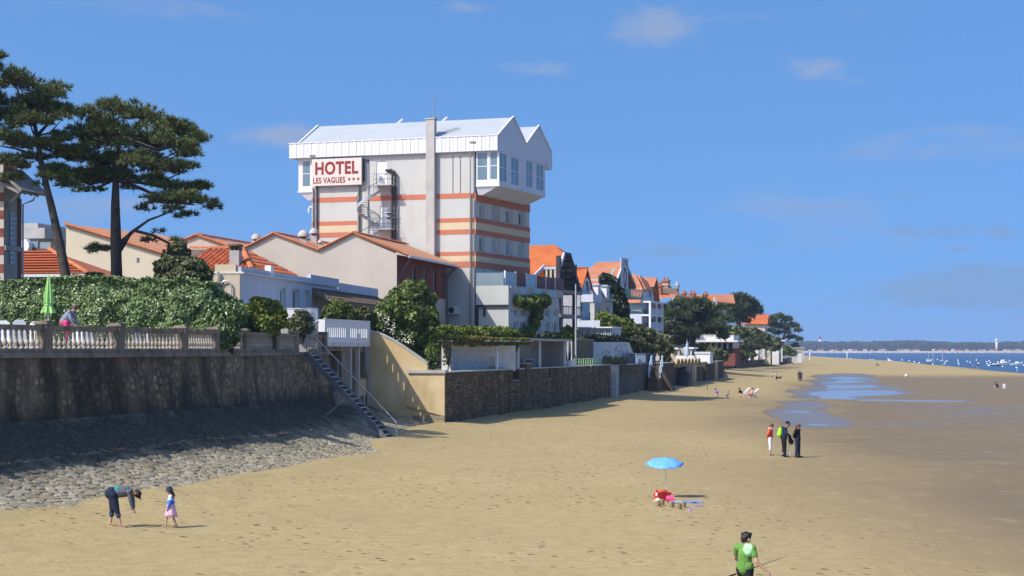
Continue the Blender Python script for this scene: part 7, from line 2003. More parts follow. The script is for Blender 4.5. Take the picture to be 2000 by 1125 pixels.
def person(label, px_, py_, H_, face, pose, wear, z=None, Y=None, vox=.008, group=None, tilt=None, lift=0.0):
    """a figure standing with feet at photo point (px_,py_); local +x is the facing direction; pose: dict of joints at 1.7 m scale; wear: list of (name, material, [(joint a, joint b, r0, r1)...])"""
    if Y is None:
        Y = 60.0
        for _ in range(30):
            zz = sand_z(PX(px_, Y), Y); Y = (CAM_H-zz)*FPX/(py_-684)
    X = PX(px_, Y); Zg = z if z is not None else sand_z(X, Y)
    s = H_/1.70
    t = thing('person', label, 'person', (X, Y, Zg+lift), face, group)
    J = dict(head=(.02,0,1.585), neck=(0,0,1.44), chest=(0,0,1.27), belly=(0,0,1.08), pelvis=(0,0,.95), shl=(0,.185,1.385), shr=(0,-.185,1.385), ell=(-.02,.235,1.12), elr=(-.02,-.235,1.12),
             wrl=(.03,.25,.88), wrr=(.03,-.25,.88), hil=(0,.09,.92), hir=(0,-.09,.92), knl=(.02,.10,.50), knr=(.02,-.10,.50), anl=(0,.10,.07), anr=(0,-.10,.07), tol=(.17,.115,.03), tor=(.17,-.115,.03))
    J.update(pose)
    J = {k: np.array(v, float)*s for k, v in J.items()}
    def lim(a, b_, r0, r1): return (J[a], J[b_], r0*s, r1*s)
    hd_ = J['head']; hdir = hd_-J['neck']; hdir /= np.linalg.norm(hdir); fw = np.array(pose.get('look', (1,0,0)), float) if 'look' in pose else np.array([1.,0,0]); fw = fw-hdir*(fw@hdir); fw /= np.linalg.norm(fw); sdv = np.cross(hdir, fw)
    J['hd1'] = hd_+hdir*.06*s; J['jaw'] = hd_-hdir*.075*s+fw*.035*s
    body = [lim('pelvis','belly',.135,.125), lim('belly','chest',.125,.135), lim('chest','neck',.12,.06), lim('shl','shr',.07,.07), lim('neck','head',.055,.06), lim('hil','hir',.10,.10),
            (hd_+hdir*.02*s, J['hd1'], .085*s, .085*s), (hd_, J['jaw'], .075*s, .055*s),
            lim('shl','ell',.055,.043), lim('ell','wrl',.042,.028), lim('shr','elr',.055,.043), lim('elr','wrr',.042,.028),
            lim('hil','knl',.09,.058), lim('knl','anl',.058,.036), lim('hir','knr',.09,.058), lim('knr','anr',.058,.036), lim('anl','tol',.036,.028), lim('anr','tor',.036,.028),
            (J['anl']+[-.03*s,0,-.02*s], J['anl'], .032*s, .036*s), (J['anr']+[-.03*s,0,-.02*s], J['anr'], .032*s, .036*s),
            (hd_+fw*.088*s-hdir*.005*s, hd_+fw*.108*s-hdir*.025*s, .012*s, .014*s), (hd_+sdv*.088*s, hd_+sdv*.09*s-hdir*.03*s, .016*s, .013*s), (hd_-sdv*.088*s, hd_-sdv*.09*s-hdir*.03*s, .016*s, .013*s)]
    for wr, el, sg in (('wrl','ell',1), ('wrr','elr',-1)):
        d = J[wr]-J[el]; fingers(body, J[wr], d, np.cross(d, [sg,0.01,.0]) if abs(d[2]) > .5*np.linalg.norm(d) else (0,0,1), s)
    blobmesh('body', body, 'skin', t, vox)
    for k in (1, -1):      # eyes and mouth
        MB().ellipsoid(tuple(hd_+fw*.082*s+sdv*.032*s*k+hdir*.012*s), .011*s, .013*s, .008*s, 8, 6).build('eye', 'hair_dark', t)
    MB().ellipsoid(tuple(hd_+fw*.086*s-hdir*.062*s), .012*s, .024*s, .006*s, 8, 6).build('mouth', 'maroon', t)
    for nm, m, cs in wear:
        if nm == 'hair':
            ell = [tuple(hd_+hdir*.045*s-fw*.02*s)]
            hc = [(hd_+hdir*.05*s-fw*.02*s, hd_+hdir*.055*s+fw*.01*s, .100*s, .098*s), (hd_-fw*.05*s-hdir*.02*s, hd_-fw*.03*s+hdir*.05*s, .075*s, .085*s)]
            for c in cs: hc.append((hd_+(fw*c[0]+sdv*c[1]+hdir*c[2])*s, hd_+(fw*c[3]+sdv*c[4]+hdir*c[5])*s, c[6]*s, c[7]*s))
            blobmesh('hair', hc, m, t, vox*1.1, smooth=1)
        elif nm == 'skirt':
            z0_, z1_, r0, r1 = [q*s for q in cs]; n = 28; c = J['pelvis']; v = []
            for j in range(5):
                q = j/4; rr = r0+(r1-r0)*q
                for k in range(n): a = 2*math.pi*k/n; w_ = rr*(1+.06*q*(1 if k % 4 < 2 else -1)); v.append((c[0]+w_*math.cos(a), c[1]+w_*math.sin(a), z0_+(z1_-z0_)*q))
            for j in range(4, -1, -1):
                q = j/4; rr = r0+(r1-r0)*q-.012*s
                for k in range(n): a = 2*math.pi*k/n; w_ = rr*(1+.06*q*(1 if k % 4 < 2 else -1)); v.append((c[0]+w_*math.cos(a), c[1]+w_*math.sin(a), z0_+(z1_-z0_)*q))
            MB().add(v, [(j*n+k, j*n+(k+1)%n, (j+1)*n+(k+1)%n, (j+1)*n+k) for j in range(9) for k in range(n)]).build('skirt', m, t, True)
        elif nm == 'hat':
            R3 = np.stack([fw, sdv, hdir], 1); mb = MB().lathe([(.225,-.005),(.23,.01),(.14,.03),(.132,.12),(.11,.165),(.04,.18)], n=20)
            mb.v = [tuple(hd_ + hdir*.045*s + R3@(np.array(p)*s)) for p in mb.v]; mb.build('hat', m, t, True)
        else:
            cc = []
            for c in cs:
                if isinstance(c[0], str): 
                    A = J[c[0]]; B = J[c[1]]; t0, t1 = (c[4], c[5]) if len(c) > 4 else (0, 1); cc.append((A+(B-A)*t0, A+(B-A)*t1, c[2]*s, c[3]*s))
                else: cc.append((np.array(c[0])*s, np.array(c[1])*s, c[2]*s, c[3]*s))
            blobmesh(nm, cc, m, t, vox*1.15)
    return t
TORSO = [('pelvis','belly',.150,.140),('belly','chest',.140,.148),('chest','neck',.13,.066,0,.85),('shl','shr',.083,.083)]
def sleeves(k, r=.066): return [('shl','ell',r,r*.85)] + ([('ell','wrl',r*.85,r*.6,0,k-1)] if k > 1 else []) + [('shr','elr',r,r*.85)] + ([('elr','wrr',r*.85,r*.6,0,k-1)] if k > 1 else []) if k >= 1 else [('shl','ell',r,r*.95,0,k),('shr','elr',r,r*.95,0,k)]
def trousers(k, r=.104): return [('pelvis','pelvis',.148,.148),('hil','hir',.118,.118),('hil','knl',r,r*.72),('hir','knr',r,r*.72)] + ([('knl','anl',r*.72,r*.58,0,k),('knr','anr',r*.72,r*.58,0,k)] if k else [])
def shorts(k): return [('pelvis','pelvis',.148,.148),('hil','hir',.118,.118),('hil','knl',.108,.10,0,k),('hir','knr',.108,.10,0,k)]

# the bending woman
person('woman in dark rolled jeans and grey top bending to the sand', 231, 1028, 1.66, 0.0,
    dict(pelvis=(-.14,0,.95), hil=(-.18,.10,.92), hir=(-.14,-.10,.92), knl=(-.20,.13,.50), anl=(-.26,.13,.08), tol=(-.10,.14,.03), knr=(-.02,-.13,.50), anr=(.10,-.12,.07), tor=(.27,-.12,.03),
         belly=(.03,0,1.02), chest=(.22,0,1.05), neck=(.40,0,1.03), head=(.53,0,.96), look=(.5,0,-1), shl=(.36,.18,1.02), shr=(.36,-.18,1.02), ell=(.40,.17,.74), elr=(.40,-.19,.74), wrl=(.44,.10,.52), wrr=(.47,-.18,.50)),
    [('jeans', 'cloth_denim', [('pelvis','pelvis',.20,.20),((-.20,-.06,.97),(-.20,.06,.97),.19,.19),('hil','hir',.16,.16),('hil','knl',.145,.09),('hir','knr',.145,.09),('knl','anl',.085,.07,0,.35),('knr','anr',.085,.07,0,.35)]), ('jean_cuff', 'cloth_denim_cuff', [('knl','anl',.078,.078,.33,.42)]), ('jean_cuff', 'cloth_denim_cuff', [('knr','anr',.078,.078,.33,.42)]),
     ('undershirt', 'cloth_teal', [((.0,0,1.03),(.03,0,1.035),.168,.166)]), ('jumper', 'cloth_grey', [((.03,0,1.015),(.22,0,1.02),.178,.168),('chest','neck',.14,.07,0,.9),('shl','shr',.085,.085)]+sleeves(1.9)),
     ('hair', 'hair_dark', [(-.02,0,.09,.05,0,.12,.06,.05),(-.06,0,.02,-.05,0,.10,.07,.05),(.02,.0,.13,.12,.0,.20,.02,.012)])], vox=.009)
# the girl
person('little girl in navy hat, blue and white cardigan and pink skirt walking left', 334, 1030, 1.12, math.pi,
    dict(head=(.05,0,1.56), neck=(.02,0,1.40), anl=(.22,.09,.07), knl=(.15,.10,.48), tol=(.40,.09,.05), anr=(-.22,-.09,.08), knr=(-.06,-.09,.48), tor=(-.05,-.10,.03), ell=(.0,.25,1.10), wrl=(.10,.22,.86), elr=(-.02,-.24,1.10), wrr=(.03,-.24,.84), shl=(0,.16,1.35), shr=(0,-.16,1.35)),
    [('skirt', 'cloth_pink', (1.02,.46,.16,.285)), ('cardigan', 'cloth_blue', [('pelvis','belly',.165,.165),('belly','chest',.16,.155)]+sleeves(1.95,.072)), ('cardigan_yoke', 'cloth_white', [((0,0,1.22),(0,0,1.33),.165,.12),('shl','shr',.095,.095),('shl','ell',.08,.077,0,.5),('shr','elr',.08,.077,0,.5)]),
     ('hair', 'hair_brown', [(-.08,.0,-.02,-.15,.02,-.20,.075,.06),(-.06,.06,-.02,-.10,.07,-.14,.05,.04)]), ('hat', 'cloth_navy', None)], vox=.008)
# the boy with the rod
boy = person('boy in a green T-shirt and black shorts walking with a long thin rod', 1455, 1197, 1.60, R(52),
    dict(head=(.05,0,1.575), neck=(.01,0,1.43), ell=(.10,.30,1.15), wrl=(.24,.22,.98), elr=(-.02,-.30,1.12), wrr=(.12,-.46,.90), knl=(.16,.10,.52), anl=(.10,.10,.09), tol=(.26,.11,.04), knr=(-.02,-.10,.50), anr=(-.18,-.10,.09), tor=(-.03,-.11,.03), look=(1,-.35,-.25)),
    [('t_shirt', 'cloth_green', [((0,.07,1.0),(0,-.07,1.0),.135,.135),('pelvis','belly',.158,.152),('belly','chest',.15,.152),('chest','neck',.14,.072,0,.8),('shl','shr',.088,.088)]+sleeves(.55,.072)), ('shoulder_patch', 'cloth_mint', [((-.02,-.09,1.41),(-.02,-.16,1.385),.086,.088),((-.05,-.09,1.36),(-.05,-.12,1.31),.105,.097)]),
     ('shorts', 'cloth_black', shorts(.75)), ('hair', 'hair_dark', [(-.03,.03,.10,.02,.03,.13,.05,.04),(.05,-.03,.09,.08,-.02,.12,.05,.04),(-.08,0,.0,-.08,0,-.05,.06,.05),(0,.06,.07,-.04,.07,.10,.05,.03)]+[(a_:=random.Random(q).uniform(-.10,.07), b_:=random.Random(q+50).uniform(-.09,.09), c_:=random.Random(q+99).uniform(.0,.09), a_*1.06, b_*1.06, c_*1.06+.01, .036, .028) for q in range(22)])], vox=.0075)
rod = thing('fishing_rod', 'long thin dark rod carried at the boy\'s waist', 'rod', (0,0,0))
bx, by = boy.location.x, boy.location.y
c_, s_ = math.cos(R(52)), math.sin(R(52)); hp = np.array([.24*c_-.22*s_, .24*s_+.22*c_, .98])*(1.6/1.7)+np.array([bx,by,boy.location.z])
q0 = np.array(at(1418,1128,hp[1]-.15)); q1 = np.array(at(1537,1086,hp[1]+.25))
rod.location = tuple(hp)
MB().tube([tuple(q0-hp),tuple((q0+q1)/2-hp),tuple(q1-hp)],[.014,.009,.003],6).build('shaft', 'wood_dark', rod); MB().tube([tuple(q0-hp),tuple(q0+(q1-q0)*.16-hp)],[.02,.018],8).build('grip', 'cloth_black', rod)
# the three walkers
person('woman in an orange jacket, white scarf and white capri trousers', 1504, 890, 1.60, R(-10),
    dict(head=(.07,0,1.56), neck=(.02,0,1.43), ell=(-.10,.24,1.14), elr=(-.10,-.24,1.14), wrl=(-.14,.10,.95), wrr=(-.14,-.10,.95), look=(1,0,-.5)),
    [('jacket', 'cloth_orange', [((0,0,1.0),(0,0,1.12),.16,.155),('belly','chest',.15,.155),('chest','neck',.14,.07,0,.8),('shl','shr',.088,.088)]+sleeves(1.9,.07)), ('capri_trousers', 'cloth_white', trousers(.38,.115)), ('scarf', 'cloth_white', [((.06,-.09,1.44),(.13,0,1.36),.045,.045),((.06,.09,1.44),(.13,0,1.36),.045,.045),((.13,0,1.36),(.15,.02,1.27),.045,.035),((-.05,-.07,1.47),(-.05,.07,1.47),.045,.045)]),
     ('shoes', 'maroon', [('anl','tol',.045,.038),('anr','tor',.045,.038)]), ('hair', 'hair_brown', [(-.02,0,.08,.02,0,.10,.07,.06)])], vox=.011)
man = person('man in a navy jacket stooping with a lime green backpack', 1531, 893.5, 1.76, R(8),
    dict(head=(.17,0,1.55), neck=(.08,0,1.43), chest=(.02,0,1.27), ell=(.08,.25,1.16), wrl=(.27,.18,1.05), elr=(.06,-.25,1.14), wrr=(.27,-.16,1.03), look=(1,0,-.6)),
    [('jacket', 'cloth_navy', [('pelvis','belly',.17,.16)]+[('belly','chest',.16,.165),('chest','neck',.15,.08,0,.8),('shl','shr',.095,.095)]+sleeves(1.95,.078)), ('trousers', 'cloth_black', trousers(.98,.112)), ('shoes', 'cloth_black', [('anl','tol',.052,.045),('anr','tor',.052,.045)]), ('cap', 'cloth_black', [((.20,0,1.63),(.16,0,1.64),.098,.098),((.25,0,1.60),(.31,0,1.57),.045,.02)]), ('hair', 'hair_grey', [])], vox=.011)
bp_ = thing('backpack', 'lime green backpack on the back of the man in navy', 'backpack', tuple(man.location), man.rotation_euler.z)
blobmesh('bag', [((-.21,0,1.16),(-.18,0,1.38),.13,.10),((-.24,-.05,1.12),(-.24,.05,1.12),.10,.10)], 'cloth_lime', bp_, .014)
MB().tube([(-.15,.12,1.45),(.02,.15,1.50),(.14,.13,1.32),(.02,.14,1.12)],.018,6).build('strap', 'cloth_black', bp_); MB().tube([(-.15,-.12,1.45),(.02,-.15,1.50),(.14,-.13,1.32),(.02,-.14,1.12)],.018,6).build('strap', 'cloth_black', bp_)
ct = thing('folded_coat', 'black coat hanging from the stooping man\'s hands', 'coat', tuple(man.location), man.rotation_euler.z)
blobmesh('cloth', [((.29,0,1.00),(.38,-.02,.72),.08,.10),((.30,.06,1.0),(.33,.10,.74),.06,.07),((.30,-.06,.98),(.42,-.1,.78),.05,.06)], 'cloth_black', ct, .014)
pt = thing('push_tricycle', 'small grey folding pushchair frame held by the stooping man', 'pushchair', tuple(man.location), man.rotation_euler.z)
MB().tube([(.26,-.02,.70),(.32,-.05,.45),(-.12,-.12,.18)],.024,6).build('frame_tube', 'light_metal', pt); MB().tube([(.32,-.05,.45),(.30,-.08,.05)],.022,6).build('frame_tube', 'light_metal', pt); MB().tube([(.05,-.1,.30),(.16,-.08,.04)],.02,6).build('frame_tube', 'light_metal', pt)
for q in (.16,.30): MB().tube([(q-.05,-.08,.05),(q-.03,-.08,.09),(q+.03,-.08,.09),(q+.05,-.08,.05),(q+.03,-.08,.01),(q-.03,-.08,.01),(q-.05,-.08,.05)],.012,5).build('wheel', 'dark_metal', pt)
person('woman in black top and dark jeans with hands behind her back', 1557.5, 894, 1.66, R(-35),
    dict(head=(.06,0,1.57), neck=(.01,0,1.43), ell=(-.08,.26,1.13), elr=(-.08,-.26,1.13), wrl=(-.12,.10,.97), wrr=(-.12,-.10,.97), anl=(.0,.16,.07), anr=(0,-.16,.07), knl=(.02,.13,.5), knr=(.02,-.13,.5), tol=(.16,.19,.03), tor=(.16,-.19,.03), look=(1,.2,-.4)),
    [('top', 'cloth_black', [((0,0,.96),(0,0,1.1),.17,.16)]+TORSO[1:]+sleeves(1.6,.074)), ('jeans', 'cloth_navy', trousers(.98,.112)), ('shoes', 'cloth_black', [('anl','tol',.05,.045),('anr','tor',.05,.045)]), ('hair', 'hair_brown', [(-.04,0,.02,-.06,0,-.08,.09,.075)])], vox=.011)
# person on the terrace, seated guest on the balcony
person('person in a blue-grey jumper leaning over a terrace table', 131, 0, 1.86, R(-8), dict(pelvis=(-.15,0,.95), belly=(-.06,0,1.06), chest=(.08,0,1.22), neck=(.20,0,1.34), head=(.30,0,1.46), shl=(.15,.18,1.30), shr=(.15,-.18,1.30), ell=(.24,.22,1.05), elr=(.24,-.22,1.05), wrl=(.34,.18,.84), wrr=(.34,-.18,.84), look=(1,0,-.5)),
    [('jumper', 'cloth_bluegrey', [((-.10,0,1.0),(.0,0,1.12),.165,.16),('belly','chest',.16,.16),('chest','neck',.15,.075,0,.8),('shl','shr',.09,.09)]+sleeves(1.8,.078)), ('trousers', 'cloth_magenta', trousers(.95)), ('hair', 'hair_brown', [(-.05,0,.0,-.08,0,-.06,.08,.06)])], z=5.43, Y=75.4, vox=.011)
person('seated guest in a royal blue jacket behind the white balcony', 684, 0, 1.68, R(-20), dict(pelvis=(-.05,0,.52), belly=(-.05,0,.68), chest=(-.03,0,.88), neck=(0,0,1.06), head=(.03,0,1.20), shl=(0,.18,1.0), shr=(0,-.18,1.0), ell=(.12,.22,.78), elr=(.12,-.22,.78), wrl=(.22,.08,.98), wrr=(.30,-.12,.75), hil=(0,.09,.50), hir=(0,-.09,.50), knl=(.42,.1,.52), knr=(.42,-.1,.52), anl=(.42,.1,.10), anr=(.42,-.1,.10), tol=(.57,.1,.04), tor=(.57,-.1,.04)),
    [('jacket', 'cloth_blue', TORSO+sleeves(1.95,.074)), ('trousers', 'cloth_navy', trousers(.95)), ('hair', 'hair_grey', [])], z=zbal+.10+.12, Y=118.6, vox=.013)
chr_ = thing('balcony_chair', 'blue folding chair under the seated guest on the balcony', 'chair', (PX(684,118.6), 118.6, zbal+.10), R(-20))
MB().box(-.22,.22,-.24,.24,.44,.48).build('seat', 'cloth_blue', chr_); MB().box(-.28,-.24,-.24,.24,.48,1.15).build('backrest', 'cloth_blue', chr_)
for a in (-.2,.2):
    for b_ in (-.2,.2): MB().box(a-.02,a+.02,b_-.02,b_+.02,0,.44).build('leg', 'light_metal', chr_)
# small figures farther down the beach
def simple(label, px_, py_, H_, face, top, bottom, hair='hair_dark', pose=None, legs=.95, extra=(), vox=.03, **kw):
    return person(label, px_, py_, H_, face, pose or {}, [('top', top, TORSO+sleeves(1.3,.07)), ('trousers', bottom, trousers(legs) if legs > .3 else shorts(.6)), ('hair', hair, [])]+list(extra), vox=vox, **kw)
KNEEL = dict(pelvis=(0,0,.42), belly=(.08,0,.55), chest=(.16,0,.72), neck=(.24,0,.86), head=(.30,0,.98), shl=(.2,.17,.82), shr=(.2,-.17,.82), ell=(.36,.2,.60), elr=(.36,-.2,.60), wrl=(.48,.12,.36), wrr=(.48,-.12,.36), hil=(0,.1,.40), hir=(0,-.1,.40), knl=(.32,.16,.12), knr=(.32,-.16,.12), anl=(-.08,.14,.08), anr=(-.08,-.14,.08), tol=(-.24,.14,.05), tor=(-.24,-.14,.05), look=(1,0,-.4))
SIT = dict(pelvis=(0,0,.34), belly=(-.10,0,.50), chest=(-.20,0,.70), neck=(-.26,0,.86), head=(-.25,0,1.0), shl=(-.22,.18,.82), shr=(-.22,-.18,.82), ell=(-.05,.24,.58), elr=(-.05,-.24,.58), wrl=(.15,.2,.52), wrr=(.15,-.2,.52), hil=(.02,.1,.34), hir=(.02,-.1,.34), knl=(.42,.12,.46), knr=(.42,-.12,.46), anl=(.62,.12,.10), anr=(.62,-.12,.10), tol=(.78,.12,.08), tor=(.78,-.12,.08))
simple('child standing in lime green shorts by the wall shadow', 1381, 773.5, 1.15, R(180), 'cloth_bluegrey', 'cloth_lime', 'hair_dark', legs=.1)
simple('child in dark clothes kneeling in the sand left of the smaller child', 1402, 776, 1.5, R(200), 'cloth_purple', 'skin', 'hair_dark', KNEEL, .1)
simple('smaller child in grey kneeling at the sand nearest the deckchairs', 1419, 777, 1.15, R(10), 'cloth_bluegrey', 'cloth_grey', 'hair_brown', KNEEL, .1)
simple('person with dark hair bending forward in the left deckchair', 1449, 776, 1.6, R(190), 'cloth_black', 'skin', 'hair_dark', KNEEL, .1)
simple('tanned person reclining in the right deckchair', 1466, 777.5, 1.65, R(195), 'skin', 'cloth_magenta', 'hair_dark', SIT, .1)
def deckchair(lab, px_, py_, rz):
    x_, y_ = gpt(px_, py_, .1); t = thing('deckchair', lab, 'deckchair', (x_, y_, sand_z(x_, y_)), rz)
    for q in (-.3,.3):
        MB().beam((.5,q,.02),(-.55,q,1.05),.05,.06).build('frame_bar', 'white_paint', t); MB().beam((-.45,q*.9,.02),(.45,q*.9,.55),.05,.06).build('frame_bar', 'white_paint', t)
    MB().slab([(.42,-.27,.48),(.42,.27,.48),(.05,.27,.26),(.05,-.27,.26)],.03).build('seat', 'canvas', t); MB().slab([(.05,-.27,.26),(.05,.27,.26),(-.5,.27,1.0),(-.5,-.27,1.0)],.03).build('backrest', 'canvas', t)
deckchair('left white-framed deckchair on the beach', 1455, 776, R(190)); deckchair('right white-framed deckchair with pinkish canvas', 1472, 777.5, R(190))
simple('child in white top and pale shorts walking near the dog', 1508, 741, 1.2, R(20), 'cloth_sky', 'cloth_navy', 'hair_brown', legs=.1)
simple('child in white top and dark trousers standing beside the dog', 1516, 742.5, 1.35, R(-30), 'cloth_white', 'cloth_black', 'hair_brown')
dog_xy = gpt(1521, 743.6, .1)
dog = thing('dog', 'small dark dog lying beside the two children', 'dog', (dog_xy[0], dog_xy[1], sand_z(*dog_xy)))
blobmesh('body', [(np.array((-.3,0,.16)),np.array((.22,0,.18)),.13,.15),(np.array((.22,0,.2)),np.array((.42,0,.34)),.09,.08),(np.array((.42,0,.34)),np.array((.56,0,.31)),.075,.045),(np.array((.2,.1,.1)),np.array((.42,.1,.05)),.05,.035),(np.array((.2,-.1,.1)),np.array((.42,-.1,.05)),.05,.035),(np.array((-.25,.13,.1)),np.array((-.05,.16,.05)),.07,.04),(np.array((-.25,-.13,.1)),np.array((-.05,-.16,.05)),.07,.04),(np.array((-.4,0,.14)),np.array((-.62,.08,.06)),.035,.02),(np.array((.40,.06,.40)),np.array((.38,.08,.47)),.03,.015),(np.array((.40,-.06,.40)),np.array((.38,-.08,.47)),.03,.015)], 'cloth_black', dog, .02)
simple('left walker of the dark-clothed couple by the pool edge', 1561, 745, 1.72, R(60), 'cloth_black', 'cloth_black', 'hair_dark')
simple('right walker of the dark-clothed couple, in navy', 1564.5, 745.5, 1.66, R(60), 'cloth_navy', 'cloth_navy', 'hair_dark')
simple('walker in olive of the pair on the far sand bar', 1711.5, 715.5, 1.75, R(120), 'cloth_lime', 'cloth_grey', 'hair_dark', vox=.05)
simple('walker in white of the pair on the far sand bar', 1715.5, 716, 1.7, R(120), 'cloth_white', 'cloth_black', 'hair_dark', vox=.05)
simple('child in blue at the end of the dark wall right of the arches', 1412, 724.5, 1.3, R(0), 'cloth_blue', 'cloth_navy', 'hair_dark', legs=.1)
simple('seated bather in pink near the end of the dark wall', 1427, 719, 1.5, R(10), 'cloth_magenta', 'cloth_magenta', 'hair_brown', SIT, .1, vox=.04)
simple('seated bather in white near the end of the dark wall', 1438, 719, 1.5, R(10), 'cloth_white', 'cloth_white', 'hair_brown', SIT, .1, vox=.04)
simple('bather with red top seated on the far sand behind the blue post', 1548.5, 713, 1.7, R(10), 'cloth_red', 'cloth_white', 'hair_dark', SIT, .1, vox=.05)
simple('bather seated at the far end of the beach by the huts', 1570, 703.5, 1.8, R(10), 'cloth_magenta', 'skin', 'hair_dark', SIT, .1, vox=.06)
simple('crouching person in black beside the white windbreak', 1949, 760, 1.5, R(180), 'cloth_navy', 'cloth_navy', 'hair_dark', KNEEL, .1)
simple('smaller crouching child left of the person by the white windbreak', 1943, 760, 1.0, R(0), 'skin', 'cloth_magenta', 'hair_dark', KNEEL, .1)
simple('wader in dark swimwear standing at the water edge', 1909, 721, 1.75, R(90), 'cloth_black', 'skin', 'hair_dark', legs=.1, vox=.05)
simple('small wader with pink top left of the dark wader', 1900.5, 718, 1.3, R(90), 'cloth_pink', 'cloth_purple', 'hair_dark', legs=.1, vox=.05)
simple('wader in pale blue at the right end of the shoreline', 1987, 727, 1.75, R(90), 'cloth_sky', 'cloth_sky', 'hair_grey', vox=.05)
simple('pair member in dark swimwear below the right sailing boat', 1841, 714, 1.7, R(90), 'cloth_navy', 'skin', 'hair_dark', legs=.1, vox=.06)

# ============================================================ beach things
x_, y_ = gpt(1301, 971, .05); zg = sand_z(x_, y_)
um = thing('beach_umbrella', 'blue patterned beach umbrella planted in the sand', 'umbrella', (x_, y_, zg))
ztop_ = PZ(895, y_)-zg; zrim = PZ(904.5, y_)-zg; rU = 37.5*y_/FPX
MB().tube([(0,0,-.2),(-.02,0,ztop_+.03)],.013,6).build('pole', 'white_paint', um)
n = 8; vs = [(-.06,0,ztop_)]; rings = 5
for j in range(1, rings+1):
    for k in range(n*4):
        a = 2*math.pi*k/(n*4); q = j/rings; sag = 1-.035*(1-abs(((k % 4)-0)/2-1))*q*2 if k % 4 else 1; r_ = rU*q*(sag if k % 4 else 1.0)
        zz = ztop_-(ztop_-zrim)*(q**1.7) - (.03*q*q if k % 4 else 0)
        p = np.array([r_*math.cos(a), r_*math.sin(a), zz]); p[2] += p[1]*.21; vs.append((p[0]-.05, p[1], p[2]))
fs = [(0, 1+k, 1+(k+1)%(n*4)) for k in range(n*4)] + [(1+j*n*4+k, 1+(j+1)*n*4+k, 1+(j+1)*n*4+(k+1)%(n*4), 1+j*n*4+(k+1)%(n*4)) for j in range(rings-1) for k in range(n*4)]
o = MB().add(vs, fs).build('canopy', 'parasol_blue', um, True); sm = o.modifiers.new('thick', 'SOLIDIFY'); sm.thickness = .006
for k in range(8): a = 2*math.pi*k/8; MB().tube([(-.05,0,ztop_-.03),(rU*.97*math.cos(a)-.05,rU*.97*math.sin(a),zrim-.02+rU*.97*math.sin(a)*.21)],.006,4).build('rib', 'light_metal', um)
def ploc(px_, py_): x_, y_ = gpt(px_, py_, .05); return (x_, y_, sand_z(x_, y_))
bgx = thing('beach_bag', 'open red beach bag with white lining under the umbrella', 'bag', ploc(1294, 978), R(20)); bgx.scale = (.66,.7,.72)
MB().add([(-.32,-.2,0),(.32,-.2,0),(.32,.2,0),(-.32,.2,0),(-.40,-.26,.36),(.40,-.26,.42),(.38,.26,.40),(-.42,.26,.34)], [(0,3,2,1),(0,1,5,4),(1,2,6,5),(2,3,7,6),(3,0,4,7)]).build('body', 'cloth_red', bgx)
blobmesh('lining', [((-.25,0,.32),(.22,.05,.36),.12,.10),((-.38,-.1,.30),(-.36,-.05,.38),.07,.05)], 'cloth_white', bgx, .02); blobmesh('red_towel', [((-.3,-.05,.40),(.1,0,.44),.08,.12),((.1,0,.42),(.3,0,.30),.12,.09),((-.40,-.05,.50),(-.32,.0,.48),.07,.06)], 'cloth_orange', bgx, .02)
MB().tube([(-.2,-.27,.36),(-.15,-.28,.55),(.1,-.28,.57),(.2,-.27,.38)],.015,5).build('handle', 'cloth_red', bgx)
bk = thing('toy_bucket', 'pink bucket tipped over beside the red bag', 'bucket', ploc(1307, 982)); mb = MB().lathe([(.10,0),(.14,.24),(.15,.26),(.13,.26),(.09,.02)],n=14); mb.v = [(v[2]-.1, v[0], v[1]+.14) for v in mb.v]; mb.build('body', 'cloth_magenta', bk); MB().tube([(.16,-.14,.14),(.26,-.08,.04),(.26,.08,.04),(.16,.14,.14)],.008,5).build('handle', 'cloth_white', bk)
hd2 = thing('sun_hat', 'small white sun hat on the sand left of the red bag', 'hat', ploc(1285, 979.5)); MB().lathe([(.16,0),(.16,.015),(.09,.03),(.085,.10),(.03,.12)],n=14).build('crown', 'cloth_white', hd2, True)
tw = thing('beach_towel', 'blue towel lying in the umbrella shadow', 'towel', ploc(1338, 981), R(-6)); gx, gy = 14, 6
MB().add([(-.6+1.2*i/gx, -.35+.7*j/gy, .025+.02*math.sin(i*1.3+j)) for j in range(gy+1) for i in range(gx+1)] + [(-.6+1.2*i/gx, -.35+.7*j/gy, .005) for j in range(gy+1) for i in range(gx+1)], [(j*(gx+1)+i, j*(gx+1)+i+1, (j+1)*(gx+1)+i+1, (j+1)*(gx+1)+i) for j in range(gy) for i in range(gx)]+[((gx+1)*(gy+1)+j*(gx+1)+i, (gx+1)*(gy+1)+(j+1)*(gx+1)+i, (gx+1)*(gy+1)+(j+1)*(gx+1)+i+1, (gx+1)*(gy+1)+j*(gx+1)+i+1) for j in range(gy) for i in range(gx)]).build('cloth', 'towel_blue', tw, True); MB().box(-.5,-.1,-.42,-.30,.03,.08).build('rolled_edge', 'cloth_sky', tw)
LB_ = ['leftmost of the five sand castles', 'sand castle just behind the leftmost one', 'middle sand castle in front of the pink bucket', 'sand castle nearest the camera', 'rightmost of the five sand castles']
